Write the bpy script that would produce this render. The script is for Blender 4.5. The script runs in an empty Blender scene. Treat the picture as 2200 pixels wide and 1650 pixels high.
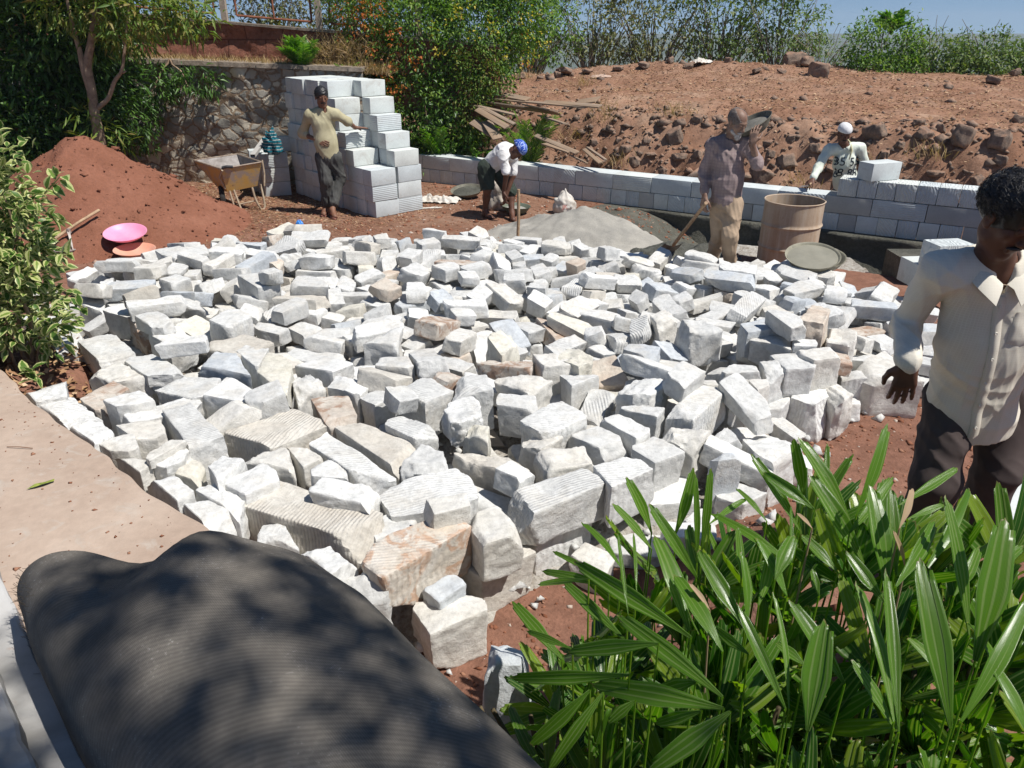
import bpy, bmesh, math, random
import numpy as np
from mathutils import Vector, Matrix, Quaternion, noise
random.seed(7)
sc = bpy.context.scene
# ------------------------------------------------------------------ camera
CAM_H, F = 2.4, 1650.0                      # metres above the yard, focal length in photo pixels (2200 wide)
PITCH = math.atan(775 / F)
cs, cc = math.sin(PITCH), math.cos(PITCH)
cam_d = bpy.data.cameras.new('camera')
cam_d.sensor_width = 36.0
cam_d.lens = 36.0 * F / 2200
cam_d.clip_start, cam_d.clip_end = 0.05, 3000
cam = bpy.data.objects.new('camera', cam_d)
cam.location = (0, 0, CAM_H)
cam.rotation_euler = (math.pi / 2 - PITCH, 0, 0)
sc.collection.objects.link(cam)
sc.camera = cam
# ------------------------------------------------------------------ sky and sun
SUN_EL, SUN_DIR = math.radians(59), Vector((0.92, -0.39))
SUN_DIR.normalize()
to_sun = Vector((SUN_DIR.x * math.cos(SUN_EL), SUN_DIR.y * math.cos(SUN_EL), math.sin(SUN_EL)))
w = bpy.data.worlds.new('World')
sc.world = w
w.use_nodes = True
nt = w.node_tree
sky = nt.nodes.new('ShaderNodeTexSky')
sky.sky_type = 'NISHITA'
sky.sun_disc = False
sky.sun_elevation = SUN_EL
sky.sun_rotation = math.atan2(to_sun.x, to_sun.y)
sky.altitude = 900
sky.air_density, sky.dust_density, sky.ozone_density = 1.0, 0.1, 3.5
tc_ = nt.nodes.new('ShaderNodeTexCoord')
ad_ = nt.nodes.new('ShaderNodeVectorMath')
ad_.operation = 'ADD'
ad_.inputs[1].default_value = (0, 0, 0.12)
nm_ = nt.nodes.new('ShaderNodeVectorMath')
nm_.operation = 'NORMALIZE'
nt.links.new(tc_.outputs['Generated'], ad_.inputs[0])
nt.links.new(ad_.outputs[0], nm_.inputs[0])
nt.links.new(nm_.outputs[0], sky.inputs[0])
nt.links.new(sky.outputs[0], nt.nodes['Background'].inputs[0])
nt.nodes['Background'].inputs[1].default_value = 0.078
sun_d = bpy.data.lights.new('sun', 'SUN')
sun_d.energy, sun_d.angle, sun_d.color = 5.0, math.radians(0.53), (1.0, 0.96, 0.90)
sun = bpy.data.objects.new('sun', sun_d)
sun.rotation_euler = to_sun.to_track_quat('Z', 'Y').to_euler()
sc.collection.objects.link(sun)
sc.view_settings.view_transform = 'Standard'
sc.view_settings.look = 'None'
sc.view_settings.exposure = 0.24
sc.view_settings.gamma = 1.0
sc.view_settings.use_curve_mapping = False
sc.render.engine = 'CYCLES'
sc.cycles.max_bounces = 6
sc.cycles.transparent_max_bounces = 8
sc.cycles.use_denoising = True

# ------------------------------------------------------------------ photo pixel -> real point on a known plane
def PZ(px, py, z=0.0):
 u, v = (px - 1100) / F, (py - 825) / F
 zc = (CAM_H - z) / (cs + cc * v)
 return Vector((u * zc, zc * (cc - cs * v), z))

def PY(px, py, Y):
 u, v = (px - 1100) / F, (py - 825) / F
 zc = Y / (cc - cs * v)
 return Vector((u * zc, Y, CAM_H - zc * (cs + cc * v)))

def PX(p):
 zc = p[1] * cc + (CAM_H - p[2]) * cs
 return 1100 + F * p[0] / zc, 825 + F * ((CAM_H - p[2]) * cc - p[1] * cs) / zc

# ------------------------------------------------------------------ object helpers
def link(o, parent=None):
 sc.collection.objects.link(o)
 if parent is not None:
  o.parent = parent
 return o

def tag(o, label=None, cat=None, group=None, kind=None):
 for k, v in (('label', label), ('category', cat), ('group', group), ('kind', kind)):
  if v:
   o[k] = v
 return o

def empty(name, loc=(0, 0, 0), label=None, cat=None, group=None, rz=0):
 o = bpy.data.objects.new(name, None)
 o.empty_display_size = 0.1
 o.location = loc
 o.rotation_euler = (0, 0, rz)
 link(o)
 return tag(o, label, cat, group)

def mesh_np(name, verts, faces, mat=None, smooth=False, sharp=None):
 """verts (n,3), faces: array (m,k) or list of lists"""
 me = bpy.data.meshes.new(name)
 v = np.asarray(verts, dtype=np.float32)
 if isinstance(faces, np.ndarray):
  m, k = faces.shape
  me.vertices.add(len(v))
  me.vertices.foreach_set('co', v.ravel())
  me.loops.add(m * k)
  me.loops.foreach_set('vertex_index', faces.astype(np.int32).ravel())
  me.polygons.add(m)
  me.polygons.foreach_set('loop_start', np.arange(0, m * k, k, dtype=np.int32))
  me.update(calc_edges=True)
  me.validate()
 else:
  me.from_pydata([tuple(map(float, p)) for p in v], [], faces)
  me.update()
 if mat:
  me.materials.append(mat)
 if smooth or sharp:
  me.polygons.foreach_set('use_smooth', [True] * len(me.polygons))
  if sharp:
   me.set_sharp_from_angle(angle=math.radians(sharp))
 return me

def obj(name, me, parent=None, loc=None, rot=None):
 o = bpy.data.objects.new(name, me)
 link(o, parent)
 if loc is not None:
  o.location = loc
 if rot is not None:
  o.rotation_euler = rot
 return o

class MB:
 """collects simple solids into one mesh"""
 def __init__(s):
  s.v, s.f = [], []

 def add(s, vs, fs):
  n = len(s.v)
  s.v += [tuple(p) for p in vs]
  s.f += [[i + n for i in f] for f in fs]
  return s

 def hexa(s, c):
  """8 corners: bottom 0-3 counter-clockwise, top 4-7"""
  return s.add(c, [[3, 2, 1, 0], [4, 5, 6, 7], [0, 1, 5, 4], [1, 2, 6, 5], [2, 3, 7, 6], [3, 0, 4, 7]])

 def box(s, lo, hi, M=None):
  x0, y0, z0 = lo
  x1, y1, z1 = hi
  c = [Vector(p) for p in ((x0, y0, z0), (x1, y0, z0), (x1, y1, z0), (x0, y1, z0), (x0, y0, z1), (x1, y0, z1), (x1, y1, z1), (x0, y1, z1))]
  if M is not None:
   c = [M @ p for p in c]
  return s.hexa(c)

 def tube(s, pts, rad, n=8, cap=True, flat=1.0):
  pts = [Vector(p) for p in pts]
  rr = rad if isinstance(rad, (list, tuple)) else [rad] * len(pts)
  t0 = (pts[1] - pts[0]).normalized()
  up = Vector((0, 0, 1)) if abs(t0.z) < 0.9 else Vector((1, 0, 0))
  a = t0.cross(up).normalized()
  base = len(s.v)
  for i, p in enumerate(pts):
   t = (pts[min(i + 1, len(pts) - 1)] - pts[max(i - 1, 0)]).normalized()
   a = (a - t * a.dot(t)).normalized()
   b = t.cross(a)
   for k in range(n):
    an = 2 * math.pi * k / n
    s.v.append(tuple(p + a * (math.cos(an) * rr[i]) + b * (math.sin(an) * rr[i] * flat)))
  for i in range(len(pts) - 1):
   for k in range(n):
    k2 = (k + 1) % n
    s.f.append([base + i * n + k, base + i * n + k2, base + (i + 1) * n + k2, base + (i + 1) * n + k])
  if cap:
   s.f.append([base + k for k in range(n)][::-1])
   s.f.append([base + (len(pts) - 1) * n + k for k in range(n)])
  return s

 def lathe(s, prof, n=32, c=(0, 0, 0), M=None, wob=None):
  """prof: (r,z) list, closed with poles where r==0"""
  base = len(s.v)
  for i, (r, z) in enumerate(prof):
   for k in range(n):
    a = 2 * math.pi * k / n
    q = r * (1 + (wob(a, z) if wob else 0))
    p = Vector((q * math.cos(a), q * math.sin(a), z))
    if M is not None:
     p = M @ p
    s.v.append((p.x + c[0], p.y + c[1], p.z + c[2]))
  for i in range(len(prof) - 1):
   for k in range(n):
    k2 = (k + 1) % n
    s.f.append([base + i * n + k, base + i * n + k2, base + (i + 1) * n + k2, base + (i + 1) * n + k])
  return s

 def mesh(s, name, mat=None, smooth=False, sharp=None, bevel=0, weld=False):
  me = mesh_np(name, s.v, s.f, mat, False)
  if bevel or weld:
   bm = bmesh.new()
   bm.from_mesh(me)
   if weld:
    bmesh.ops.remove_doubles(bm, verts=bm.verts, dist=1e-5)
   if bevel:
    bmesh.ops.bevel(bm, geom=bm.edges[:], offset=bevel, segments=2, affect='EDGES', profile=0.6)
   bm.to_mesh(me)
   bm.free()
  if smooth or sharp:
   me.polygons.foreach_set('use_smooth', [True] * len(me.polygons))
   if sharp:
    me.set_sharp_from_angle(angle=math.radians(sharp))
  return me

 def build(s, name, mat=None, parent=None, **k):
  return obj(name, s.mesh(name, mat, **k), parent)

# ------------------------------------------------------------------ material helper
def C4(c):
 return (c[0], c[1], c[2], 1.0)

class Mat:
 def __init__(s, name, rough=0.8, spec=0.3):
  s.m = bpy.data.materials.new(name)
  s.m.use_nodes = True
  s.nt = s.m.node_tree
  s.n = s.nt.nodes
  s.b = s.n['Principled BSDF']
  s.b.inputs['Roughness'].default_value = rough
  s.b.inputs['Specular IOR Level'].default_value = spec
  s.tc = s.n.new('ShaderNodeTexCoord')
  s.co = s.tc.outputs['Object']
  s.bumps = []

 def L(s, a, b):
  s.nt.links.new(a, b)

 def mapped(s, scale=(1, 1, 1), rot=(0, 0, 0), loc=(0, 0, 0), src=None):
  m = s.n.new('ShaderNodeMapping')
  m.inputs['Scale'].default_value = scale
  m.inputs['Rotation'].default_value = rot
  m.inputs['Location'].default_value = loc
  s.L(src or s.co, m.inputs['Vector'])
  return m.outputs[0]

 def rand_offset(s):
  """object coordinates shifted per object, so shared meshes differ"""
  oi = s.n.new('ShaderNodeObjectInfo')
  mul = s.n.new('ShaderNodeVectorMath')
  mul.operation = 'MULTIPLY_ADD'
  s.L(oi.outputs['Random'], mul.inputs[0])
  mul.inputs[1].default_value = (37.0, 71.0, 113.0)
  s.L(s.tc.outputs['Object'], mul.inputs[2])
  s.co = mul.outputs[0]
  s.rand = oi.outputs['Random']
  return s.co

 def noise(s, scale=5, detail=4, rough=0.55, src=None, dist=0.0):
  t = s.n.new('ShaderNodeTexNoise')
  t.inputs['Scale'].default_value = scale
  t.inputs['Detail'].default_value = detail
  t.inputs['Roughness'].default_value = rough
  t.inputs['Distortion'].default_value = dist
  s.L(src or s.co, t.inputs['Vector'])
  return t.outputs['Fac']

 def voro(s, scale=5, feature='F1', src=None, out='Distance', rnd=1.0):
  t = s.n.new('ShaderNodeTexVoronoi')
  t.feature = feature
  t.inputs['Scale'].default_value = scale
  t.inputs['Randomness'].default_value = rnd
  s.L(src or s.co, t.inputs['Vector'])
  return t.outputs[out]

 def wave(s, scale=5, dist=0.0, direction='X', src=None, detail=2.0, kind='BANDS', dscale=1.0):
  t = s.n.new('ShaderNodeTexWave')
  t.wave_type = kind
  t.bands_direction = direction
  t.inputs['Scale'].default_value = scale
  t.inputs['Distortion'].default_value = dist
  t.inputs['Detail'].default_value = detail
  t.inputs['Detail Scale'].default_value = dscale
  s.L(src or s.co, t.inputs['Vector'])
  return t.outputs['Fac']

 def ramp(s, fac, stops, interp='LINEAR'):
  r = s.n.new('ShaderNodeValToRGB')
  r.color_ramp.interpolation = interp
  e = r.color_ramp.elements
  while len(e) < len(stops):
   e.new(0.5)
  for i, (p, c) in enumerate(stops):
   e[i].position = p
   e[i].color = C4(c) if hasattr(c, '__len__') else (c, c, c, 1)
  s.L(fac, r.inputs[0])
  return r.outputs[0]

 def mix(s, fac, a, b, mode='MIX'):
  m = s.n.new('ShaderNodeMix')
  m.data_type = 'RGBA'
  m.blend_type = mode
  for sock, v in ((m.inputs[0], fac), (m.inputs[6], a), (m.inputs[7], b)):
   if hasattr(v, 'is_linked'):
    s.L(v, sock)
   elif hasattr(v, '__len__'):
    sock.default_value = C4(v)
   else:
    sock.default_value = v
  return m.outputs[2]

 def math(s, op, a, b=0.0, clamp=False):
  m = s.n.new('ShaderNodeMath')
  m.operation = op
  m.use_clamp = clamp
  for sock, v in ((m.inputs[0], a), (m.inputs[1], b)):
   if hasattr(v, 'is_linked'):
    s.L(v, sock)
   else:
    sock.default_value = v
  return m.outputs[0]

 def sep(s, src, axis):
  t = s.n.new('ShaderNodeSeparateXYZ')
  s.L(src, t.inputs[0])
  return t.outputs['XYZ'.index(axis)]

 def color(s, c):
  if hasattr(c, 'is_linked'):
   s.L(c, s.b.inputs['Base Color'])
  else:
   s.b.inputs['Base Color'].default_value = C4(c)
  return s

 def bump(s, h, strength=0.5, dist=0.01):
  b = s.n.new('ShaderNodeBump')
  b.inputs['Strength'].default_value = strength
  b.inputs['Distance'].default_value = dist
  s.L(h, b.inputs['Height'])
  if s.bumps:
   s.L(s.bumps[-1], b.inputs['Normal'])
  s.bumps.append(b.outputs[0])
  s.L(b.outputs[0], s.b.inputs['Normal'])
  return s

def leaf_material(name, cols, rough=0.45, trans=0.35, spec=0.4, var=1.0, stripes=False):
 """cols: list of leaf colours picked per loose leaf (random per island)"""
 M = Mat(name, rough, spec)
 g = M.n.new('ShaderNodeNewGeometry')
 st = [(i / max(1, len(cols) - 1), c) for i, c in enumerate(cols)]
 c = M.ramp(g.outputs['Random Per Island'], st)
 M.color(c)
 tr = M.n.new('ShaderNodeBsdfTranslucent')
 tcol = M.mix(1.0, c, (1.0, 1.15, 0.35), 'MULTIPLY')
 M.L(tcol, tr.inputs['Color'])
 mx = M.n.new('ShaderNodeMixShader')
 mx.inputs[0].default_value = trans
 M.L(M.b.outputs[0], mx.inputs[1])
 M.L(tr.outputs[0], mx.inputs[2])
 M.L(mx.outputs[0], M.n['Material Output'].inputs['Surface'])
 return M.m

rng = np.random.default_rng(11)

def leaves_mesh(name, P, D, N, L, W, mat, shape='leaf', droop=0.25, fold=0.25):
 """P base points, D directions, N up normals (n,3); L,W lengths/widths (n,)"""
 P, D, N = (np.asarray(a, dtype=np.float64) for a in (P, D, N))
 n = len(P)
 L = np.broadcast_to(L, (n,))[:, None]
 W = np.broadcast_to(W, (n,))[:, None]
 D = D / (np.linalg.norm(D, axis=1, keepdims=True) + 1e-9)
 S = np.cross(D, N)
 S = S / (np.linalg.norm(S, axis=1, keepdims=True) + 1e-9)
 U = np.cross(S, D)
 if shape == 'leaf':      # two folded halves, pointed: 6 verts, 4 tris -> 2 quads
  a = P
  m1 = P + D * L * 0.45 - U * L * droop * 0.15
  t = P + D * L - U * L * droop
  l = P + D * L * 0.42 + S * W * 0.5 + U * W * fold
  r = P + D * L * 0.42 - S * W * 0.5 + U * W * fold
  V = np.stack([a, l, m1, r, t], axis=1).reshape(-1, 3)
  i = np.arange(n)[:, None] * 5
  Fq = np.concatenate([i + np.array([[0, 2, 1]]), i + np.array([[1, 2, 4]]), i + np.array([[0, 3, 2]]), i + np.array([[3, 4, 2]])], axis=0)
  return mesh_np(name, V, Fq, mat)
 if shape == 'diamond':   # flat 4-point leaf
  l = P + D * L * 0.5 + S * W * 0.5
  r = P + D * L * 0.5 - S * W * 0.5
  t = P + D * L - U * L * droop
  V = np.stack([P, r, t, l], axis=1).reshape(-1, 3)
  Fq = np.arange(n)[:, None] * 4 + np.array([[0, 1, 2, 3]])
  return mesh_np(name, V, Fq, mat)
 if shape == 'blade':     # long narrow leaf, 3 segments
  m1 = P + D * L * 0.4 - U * L * droop * 0.16
  m2 = P + D * L * 0.75 - U * L * droop * 0.55
  t = P + D * L - U * L * droop
  V = np.stack([P - S * W * 0.2, P + S * W * 0.2, m1 - S * W * 0.5, m1 + S * W * 0.5, m2 - S * W * 0.4, m2 + S * W * 0.4, t], axis=1).reshape(-1, 3)
  i = np.arange(n)[:, None] * 7
  Fq = np.concatenate([i + np.array([[0, 1, 3]]), i + np.array([[0, 3, 2]]), i + np.array([[2, 3, 5]]), i + np.array([[2, 5, 4]]), i + np.array([[4, 5, 6]])], axis=0)
  return mesh_np(name, V, Fq, mat)

def unit(n):
 v = rng.normal(size=(n, 3))
 return v / np.linalg.norm(v, axis=1, keepdims=True)

def join_mesh(meshes, name):
 """concatenate mesh datas (materials kept per part)"""
 V, Fc, mi, mats = [], [], [], []
 off = 0
 for m in meshes:
  n = len(m.vertices)
  co = np.empty(n * 3, np.float32)
  m.vertices.foreach_get('co', co)
  V.append(co.reshape(-1, 3))
  for mt in m.materials:
   if mt not in mats:
    mats.append(mt)
  for p in m.polygons:
   Fc.append([i + off for i in p.vertices])
   mi.append(mats.index(m.materials[p.material_index]) if len(m.materials) else 0)
  off += n
 me = bpy.data.meshes.new(name)
 me.from_pydata(np.concatenate(V).tolist(), [], Fc)
 for mt in mats:
  me.materials.append(mt)
 me.polygons.foreach_set('material_index', mi)
 me.update()
 return me

def fbm(P, s=1.0, o=4, seed=0.0):
 """vector list -> noise values"""
 return np.array([noise.fractal(Vector((p[0] * s + seed, p[1] * s - seed, p[2] * s + 2 * seed)), 1.0, 2.0, o) for p in P])

# ------------------------------------------------------------------ the loose stones one can recognise in the photo
# region code, four corners of the upper face (far-left, far-right, near-right, near-left), height of that face, thickness, colour code, grooves
REG = {'1': (0, 480, 2.538), '2': (700, 480, 2.538), '3': (1340, 560, 2.579), '5': (560, 1000, 2.538)}
# colour codes: g pale grey, w nearly white, c cream, b brown-stained, t tan, u bluish grey
STONES = [
 ('2', (930,1490,1400,1330,1555,1400,1085,1595), .44, .20, 'g', 1, 'longest pale grey block lying across the front of the pile with a dark left end'),
 ('5', (60,70,655,255,590,420,-95,215), .43, .2, 't', 1, 'long tan grooved block beside the far end of the dark roll'),
 ('5', (0,300,130,300,205,440,-20,400), .40, .2, 'w', 0, 'small white lumpy stone against the top edge of the dark roll'),
 ('5', (280,62,660,95,640,215,290,145), .49, .18, 'w', 0, 'white wedge-shaped stone behind the long tan grooved block'),
 ('5', (655,105,1130,0,1185,230,710,235), .43, .22, 'w', 1, 'broad white grooved block carrying a small cream stone'),
 ('5', (890,190,1120,145,1140,215,905,275), .53, .10, 'c', 0, 'small cream stone resting on the broad white grooved block'),
 ('5', (640,240,850,230,858,320,600,410), .37, .2, 'g', 0, 'rough grey stone wedged between the tan block and the white grooved block'),
 ('5', (500,470,1040,245,1130,335,685,595), .45, .24, 'r', 1, 'long cream block with rusty brown stains on its front face'),
 ('5', (1110,270,1290,215,1425,355,1215,425), .45, .21, 'c', 0, 'cream cube-shaped stone right of the rust-stained block'),
 ('5', (1060,530,1400,400,1500,470,1210,600), .23, .23, 't', 0, 'tan block in the bottom layer under the cream cube-shaped stone'),
 ('5', (880,665,1070,590,1115,640,975,740), .30, .12, 'u', 0, 'small bluish stone wedged under the rust-stained block'),
 ('5', (815,745,1190,695,1222,785,930,915), .24, .24, 'c', 0, 'nearest cream block of the pile, at its front corner beside the roll'),
 ('5', (225,455,390,400,510,490,390,600), .45, .22, 'w', 0, 'rounded white stone left of the rust-stained block, next to the roll'),
 ('5', (400,620,590,565,725,650,510,715), .40, .36, 'g', 0, 'tall rough grey stone by the roll, in front of the rounded white stone'),
 ('5', (1380,360,1680,235,1812,285,1508,430), .22, .22, 'w', 1, 'white grooved block in the bottom layer under the longest pale block'),
 ('2', (1440,1480,1580,1420,1680,1470,1500,1560), .22, .22, 'w', 0, 'white block in the bottom layer right of the longest pale block'),
 ('2', (1465,1320,1690,1255,1792,1330,1560,1430), .46, .24, 'w', 1, 'white grooved block at the right end of the longest pale block'),
 ('3', (100,1210,330,1195,425,1290,130,1345), .25, .25, 'w', 0, 'white block low at the front edge, half behind the palm leaves'),
 ('3', (478,1078,590,1050,652,1090,500,1112), .45, .28, 'u', 0, 'upright bluish block in the shade just above the palm leaves'),  # bluish code puts the blue shadow lying on this block into its colour
 ('3', (475,1290,640,1235,788,1285,660,1350), .25, .25, 'g', 0, 'grey block on the soil under the upright bluish block, behind the palm'),
 ('3', (665,960,830,932,965,1035,800,1140), .36, .34, 'w', 0, 'big white broken rock standing on the soil above the palm leaves'),
 ('3', (40,1035,172,975,335,1058,175,1115), .43, .2, 'g', 0, 'pale block with a half-shaded top at the right end of the front rows'),
 ('3', (197,955,300,905,480,928,395,1015), .47, .3, 'c', 0, 'cream rock with a shaded front beside the block with a half-shaded top'),
 ('3', (482,970,590,890,662,955,505,1005), .42, .38, 'g', 0, 'grey wedge-shaped rock behind the upright bluish block'),
 ('3', (975,685,1192,706,1105,795,918,772), .27, .27, 'w', 1, 'white cube-shaped block alone at the right edge of the pile on red soil'),
 ('3', (820,690,990,680,880,812,697,832), .25, .25, 'g', 0, 'long grey block in the bottom layer left of the lone white cube-shaped block'),
 ('3', (225,840,440,690,585,700,392,872), .49, .22, 'w', 1, 'large white grooved block tilted up near the right front of the pile'),
 ('3', (545,668,645,635,715,662,600,705), .5, .3, 'g', 1, 'grey upright block with deep saw grooves, right of the large tilted block'),
 ('3', (650,642,790,640,803,690,725,720), .48, .25, 'c', 0, 'cream block leaning against the upright block with deep saw grooves'),
 ('3', (755,560,850,557,912,600,810,635), .45, .23, 'g', 0, 'grey round-cornered block behind the leaning cream block'),
 ('3', (815,522,1048,510,1056,590,905,598), .46, .24, 'g', 0, 'pale grey block in the second row from the right edge of the pile'),
 ('3', (940,492,1180,480,1207,530,1060,550), .49, .26, 'c', 0, 'cream block behind the pale grey block of the second row'),
 ('3', (530,625,595,572,750,582,755,612), .45, .18, 'g', 0, 'flat grey stone between the tilted block and the second row'),
 ('3', (650,345,850,300,950,362,692,392), .52, .3, 'u', 0, 'big bluish block standing high on the right half of the pile'),
 ('3', (705,440,742,402,920,430,925,475), .47, .18, 'g', 0, 'grey stone leaning in front of the big bluish block'),
 ('3', (955,332,1045,245,1155,252,1108,350), .58, .34, 'p', 0, 'tall pinkish rock standing up near the right side of the pile'),
 ('3', (1122,432,1165,347,1282,400,1290,452), .46, .3, 'c', 0, 'cream rock just in front of the tall pinkish rock'),
 ('3', (1250,602,1445,500,1680,668,1400,652), .28, .28, 'c', 0, 'large cream block under the hand of the nearest man'),
 ('3', (1208,612,1345,606,1403,655,1212,652), .25, .25, 'g', 1, 'small grooved grey block left of the large cream block by the hand'),
 ('3', (1070,662,1150,645,1272,735,1195,775), .30, .3, 'c', 0, 'rounded cream rock behind the lone white cube-shaped block'),
 ('3', (140,300,230,272,298,322,200,352), .5, .22, 'c', 0, 'round brownish cream boulder in the middle right of the pile'),
 ('3', (398,372,530,367,556,410,386,395), .49, .26, 'u', 0, 'bluish square block in front of the round-cornered grey rock'),
 ('3', (290,335,440,322,540,382,388,392), .53, .26, 'g', 0, 'round-cornered grey rock just right of the round cream boulder'),
 ('2', (62,1115,170,1078,515,1215,385,1330), .44, .2, 't', 0, 'long tan block pointing down the middle of the pile'),
 ('2', (-110,1190,0,1140,378,1385,235,1412), .42, .22, 'w', 1, 'long white grooved block left of the long tan middle block'),
 ('2', (290,1078,420,1045,603,1115,478,1168), .47, .18, 'g', 1, 'short grey grooved block behind the long tan middle block'),
 ('2', (390,1325,520,1205,640,1235,660,1332), .46, .22, 'g', 0, 'grey wedge rock right of the foot of the long tan middle block'),
 ('2', (700,1262,900,1242,1200,1385,805,1315), .42, .36, 't', 0, 'large tan-grey broken block behind the longest pale block'),
 ('2', (1150,1258,1400,1215,1490,1290,1205,1345), .46, .22, 'c', 0, 'cream block with rough edges behind the longest pale block'),
 ('2', (1035,1185,1090,1140,1280,1165,1185,1232), .47, .22, 'c', 0, 'small cream block behind the rough-edged cream block'),
 ('2', (740,1112,790,1080,890,1097,882,1188), .50, .24, 'y', 0, 'round yellowish cream stone in the centre front of the pile'),
 ('2', (625,987,820,924,862,1030,692,1095), .52, .16, 'w', 1, 'white grooved slab tilted up behind the round yellowish stone'),
 ('2', (715,832,870,826,908,900,690,918), .54, .3, 'g', 1, 'tall grooved grey block behind the tilted white slab'),
 ('2', (1070,1075,1262,957,1440,1040,1210,1152), .50, .2, 'w', 1, 'large white grooved block in the centre right of the pile'),
 ('2', (1330,1152,1482,1106,1660,1180,1522,1232), .45, .22, 'g', 0, 'grey block in front of the large white grooved block'),
 ('2', (1502,1062,1602,1042,1790,1112,1690,1165), .47, .2, 'w', 0, 'oblong white block right of the large white grooved block'),
 ('2', (1590,1002,1662,987,1842,1002,1802,1052), .48, .25, 'g', 0, 'grey block behind the oblong white block'),
 ('2', (910,965,950,924,1140,936,1152,998), .48, .22, 'g', 0, 'grey block left of the large white grooved block'),
 ('2', (940,862,1010,802,1225,862,1112,922), .49, .26, 'c', 0, 'long cream rock behind the grey block in the centre'),
 ('2', (1133,712,1240,708,1372,762,1195,792), .50, .26, 'c', 0, 'cream block with a dark square end in the centre of the pile'),
 ('2', (838,762,900,732,1125,722,1112,790), .50, .2, 'b', 0, 'brown-tinged stone left of the block with a dark square end'),
 ('2', (190,942,260,902,430,932,262,990), .46, .2, 'g', 0, 'grey block left of the tall grooved grey block'),
 ('2', (400,908,550,836,692,910,540,972), .50, .25, 'g', 1, 'grey block with grooved side left of the tilted white slab'),
 ('2', (0,872,60,822,252,882,168,932), .47, .2, 'w', 0, 'white flat stone behind the large tan-faced block'),
 ('2', (-80,952,120,946,165,1050,0,1082), .47, .22, 'b', 0, 'large tan-faced block left of the centre front'),
 ('2', (275,772,300,727,440,722,482,792), .50, .25, 'g', 0, 'grey cube-shaped stone in the left centre of the pile'),
 ('2', (200,650,272,592,410,567,388,662), .50, .24, 'g', 0, 'grey angular stone behind the cube-shaped stone of the left centre'),
 ('2', (882,602,970,572,1050,612,962,692), .56, .3, 'y', 0, 'yellowish cube-shaped rock standing up in the middle of the pile'),
 ('2', (1265,722,1342,657,1476,740,1402,788), .52, .24, 'y', 0, 'yellowish rough rock right of the centre of the pile'),
 ('2', (1622,682,1652,656,1822,670,1792,732), .52, .18, 'u', 0, 'bluish flat stone at the right of the centre of the pile'),
 ('2', (1280,812,1352,790,1482,822,1342,882), .48, .26, 'g', 0, 'grey block with a dark left face right of the centre'),
 ('2', (1600,892,1732,802,1880,872,1742,942), .52, .3, 'w', 0, 'white pyramid-like rock right of the block with a dark left face'),
 ('1', (885,1012,1042,985,1235,1175,1060,1250), .50, .25, 'g', 1, 'long grey block with deeply grooved left side, left part of the pile'),
 ('1', (1235,1135,1600,1015,1790,1080,1485,1202), .46, .16, 't', 1, 'broad flat tan block in the left part of the pile'),
 ('1', (1115,930,1240,842,1430,872,1335,972), .50, .27, 'w', 0, 'thick white block behind the broad flat tan block'),
 ('1', (570,962,802,906,838,962,650,1002), .52, .24, 'w', 0, 'white oblong block third from the concrete slab'),
 ('1', (675,1032,1060,936,1110,1010,722,1080), .47, .2, 'w', 0, 'long flat white block right of the white oblong block'),
 ('1', (830,902,950,836,1200,838,1110,962), .48, .22, 'g', 1, 'grooved pale block left of the thick white block'),
 ('1', (446,956,620,856,702,892,530,1020), .46, .2, 'b', 0, 'blue-grey stone with brown side near the concrete slab'),
 ('1', (130,890,345,834,362,935,192,965), .53, .22, 'w', 1, 'white squared slab lying at the corner of the concrete slab below the shrub'),
 ('1', (215,982,400,936,540,1040,372,1092), .50, .28, 'w', 1, 'white block wedged along the concrete slab edge, second from the shrub'),
 ('1', (372,1097,540,1042,632,1152,540,1212), .50, .28, 'w', 0, 'white broken block along the concrete slab edge, third from the shrub'),
 ('1', (542,1202,720,1142,757,1252,602,1236), .49, .28, 'c', 0, 'cream block along the concrete slab edge, fourth from the shrub'),
 ('1', (642,1102,870,1067,906,1160,742,1172), .48, .25, 'c', 0, 'cream block touching the long grey block with the grooved left side'),
 ('1', (772,1262,982,1157,1000,1190,812,1292), .52, .07, 'c', 0, 'thin cream shard leaning beside the block with grooved left side'),
 ('1', (825,1305,985,1202,1040,1262,925,1332), .48, .12, 'w', 0, 'small white stone below the thin cream shard'),
 ('1', (960,1362,1032,1282,1112,1312,1082,1400), .44, .2, 'y', 0, 'yellowish stone right of the small white stone'),
 ('1', (1130,1302,1215,1212,1326,1272,1192,1402), .52, .34, 'w', 1, 'upright white grooved block behind the long tan grooved block'),
 ('1', (1200,1402,1460,1302,1512,1392,1342,1475), .48, .22, 'w', 0, 'tilted white block between the upright block and the long tan one'),
 ('1', (782,1352,900,1322,1052,1452,960,1502), .48, .28, 'w', 0, 'white block along the concrete slab edge, fifth from the shrub'),
 ('1', (632,1262,800,1285,820,1312,762,1352), .48, .2, 'c', 0, 'small cream piece at the concrete edge below the cream block'),
 ('1', (1000,1522,1140,1492,1292,1592,1142,1652), .46, .3, 'w', 0, 'white block along the concrete slab edge, nearest the dark roll'),
 ('1', (1050,1440,1200,1415,1330,1490,1290,1580), .46, .25, 'w', 0, 'white lumpy stone just inside the slab edge near the dark roll'),
 ('1', (1160,1032,1330,1002,1340,1072,1162,1078), .42, .2, 'g', 0, 'small grey stone in front of the thick white block'),
 ('1', (1320,1285,1402,1207,1560,1222,1602,1342), .44, .25, 'c', 0, 'cream rough stone right of the upright white grooved block'),
 ('1', (1700,1292,1880,1290,1890,1385,1702,1372), .48, .2, 'w', 0, 'white block in the centre front between cream stone and grooved block'),
 ('1', (1562,1212,1642,1202,1762,1272,1652,1322), .42, .2, 'c', 0, 'cream stone in front of the broad flat tan block'),
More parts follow.
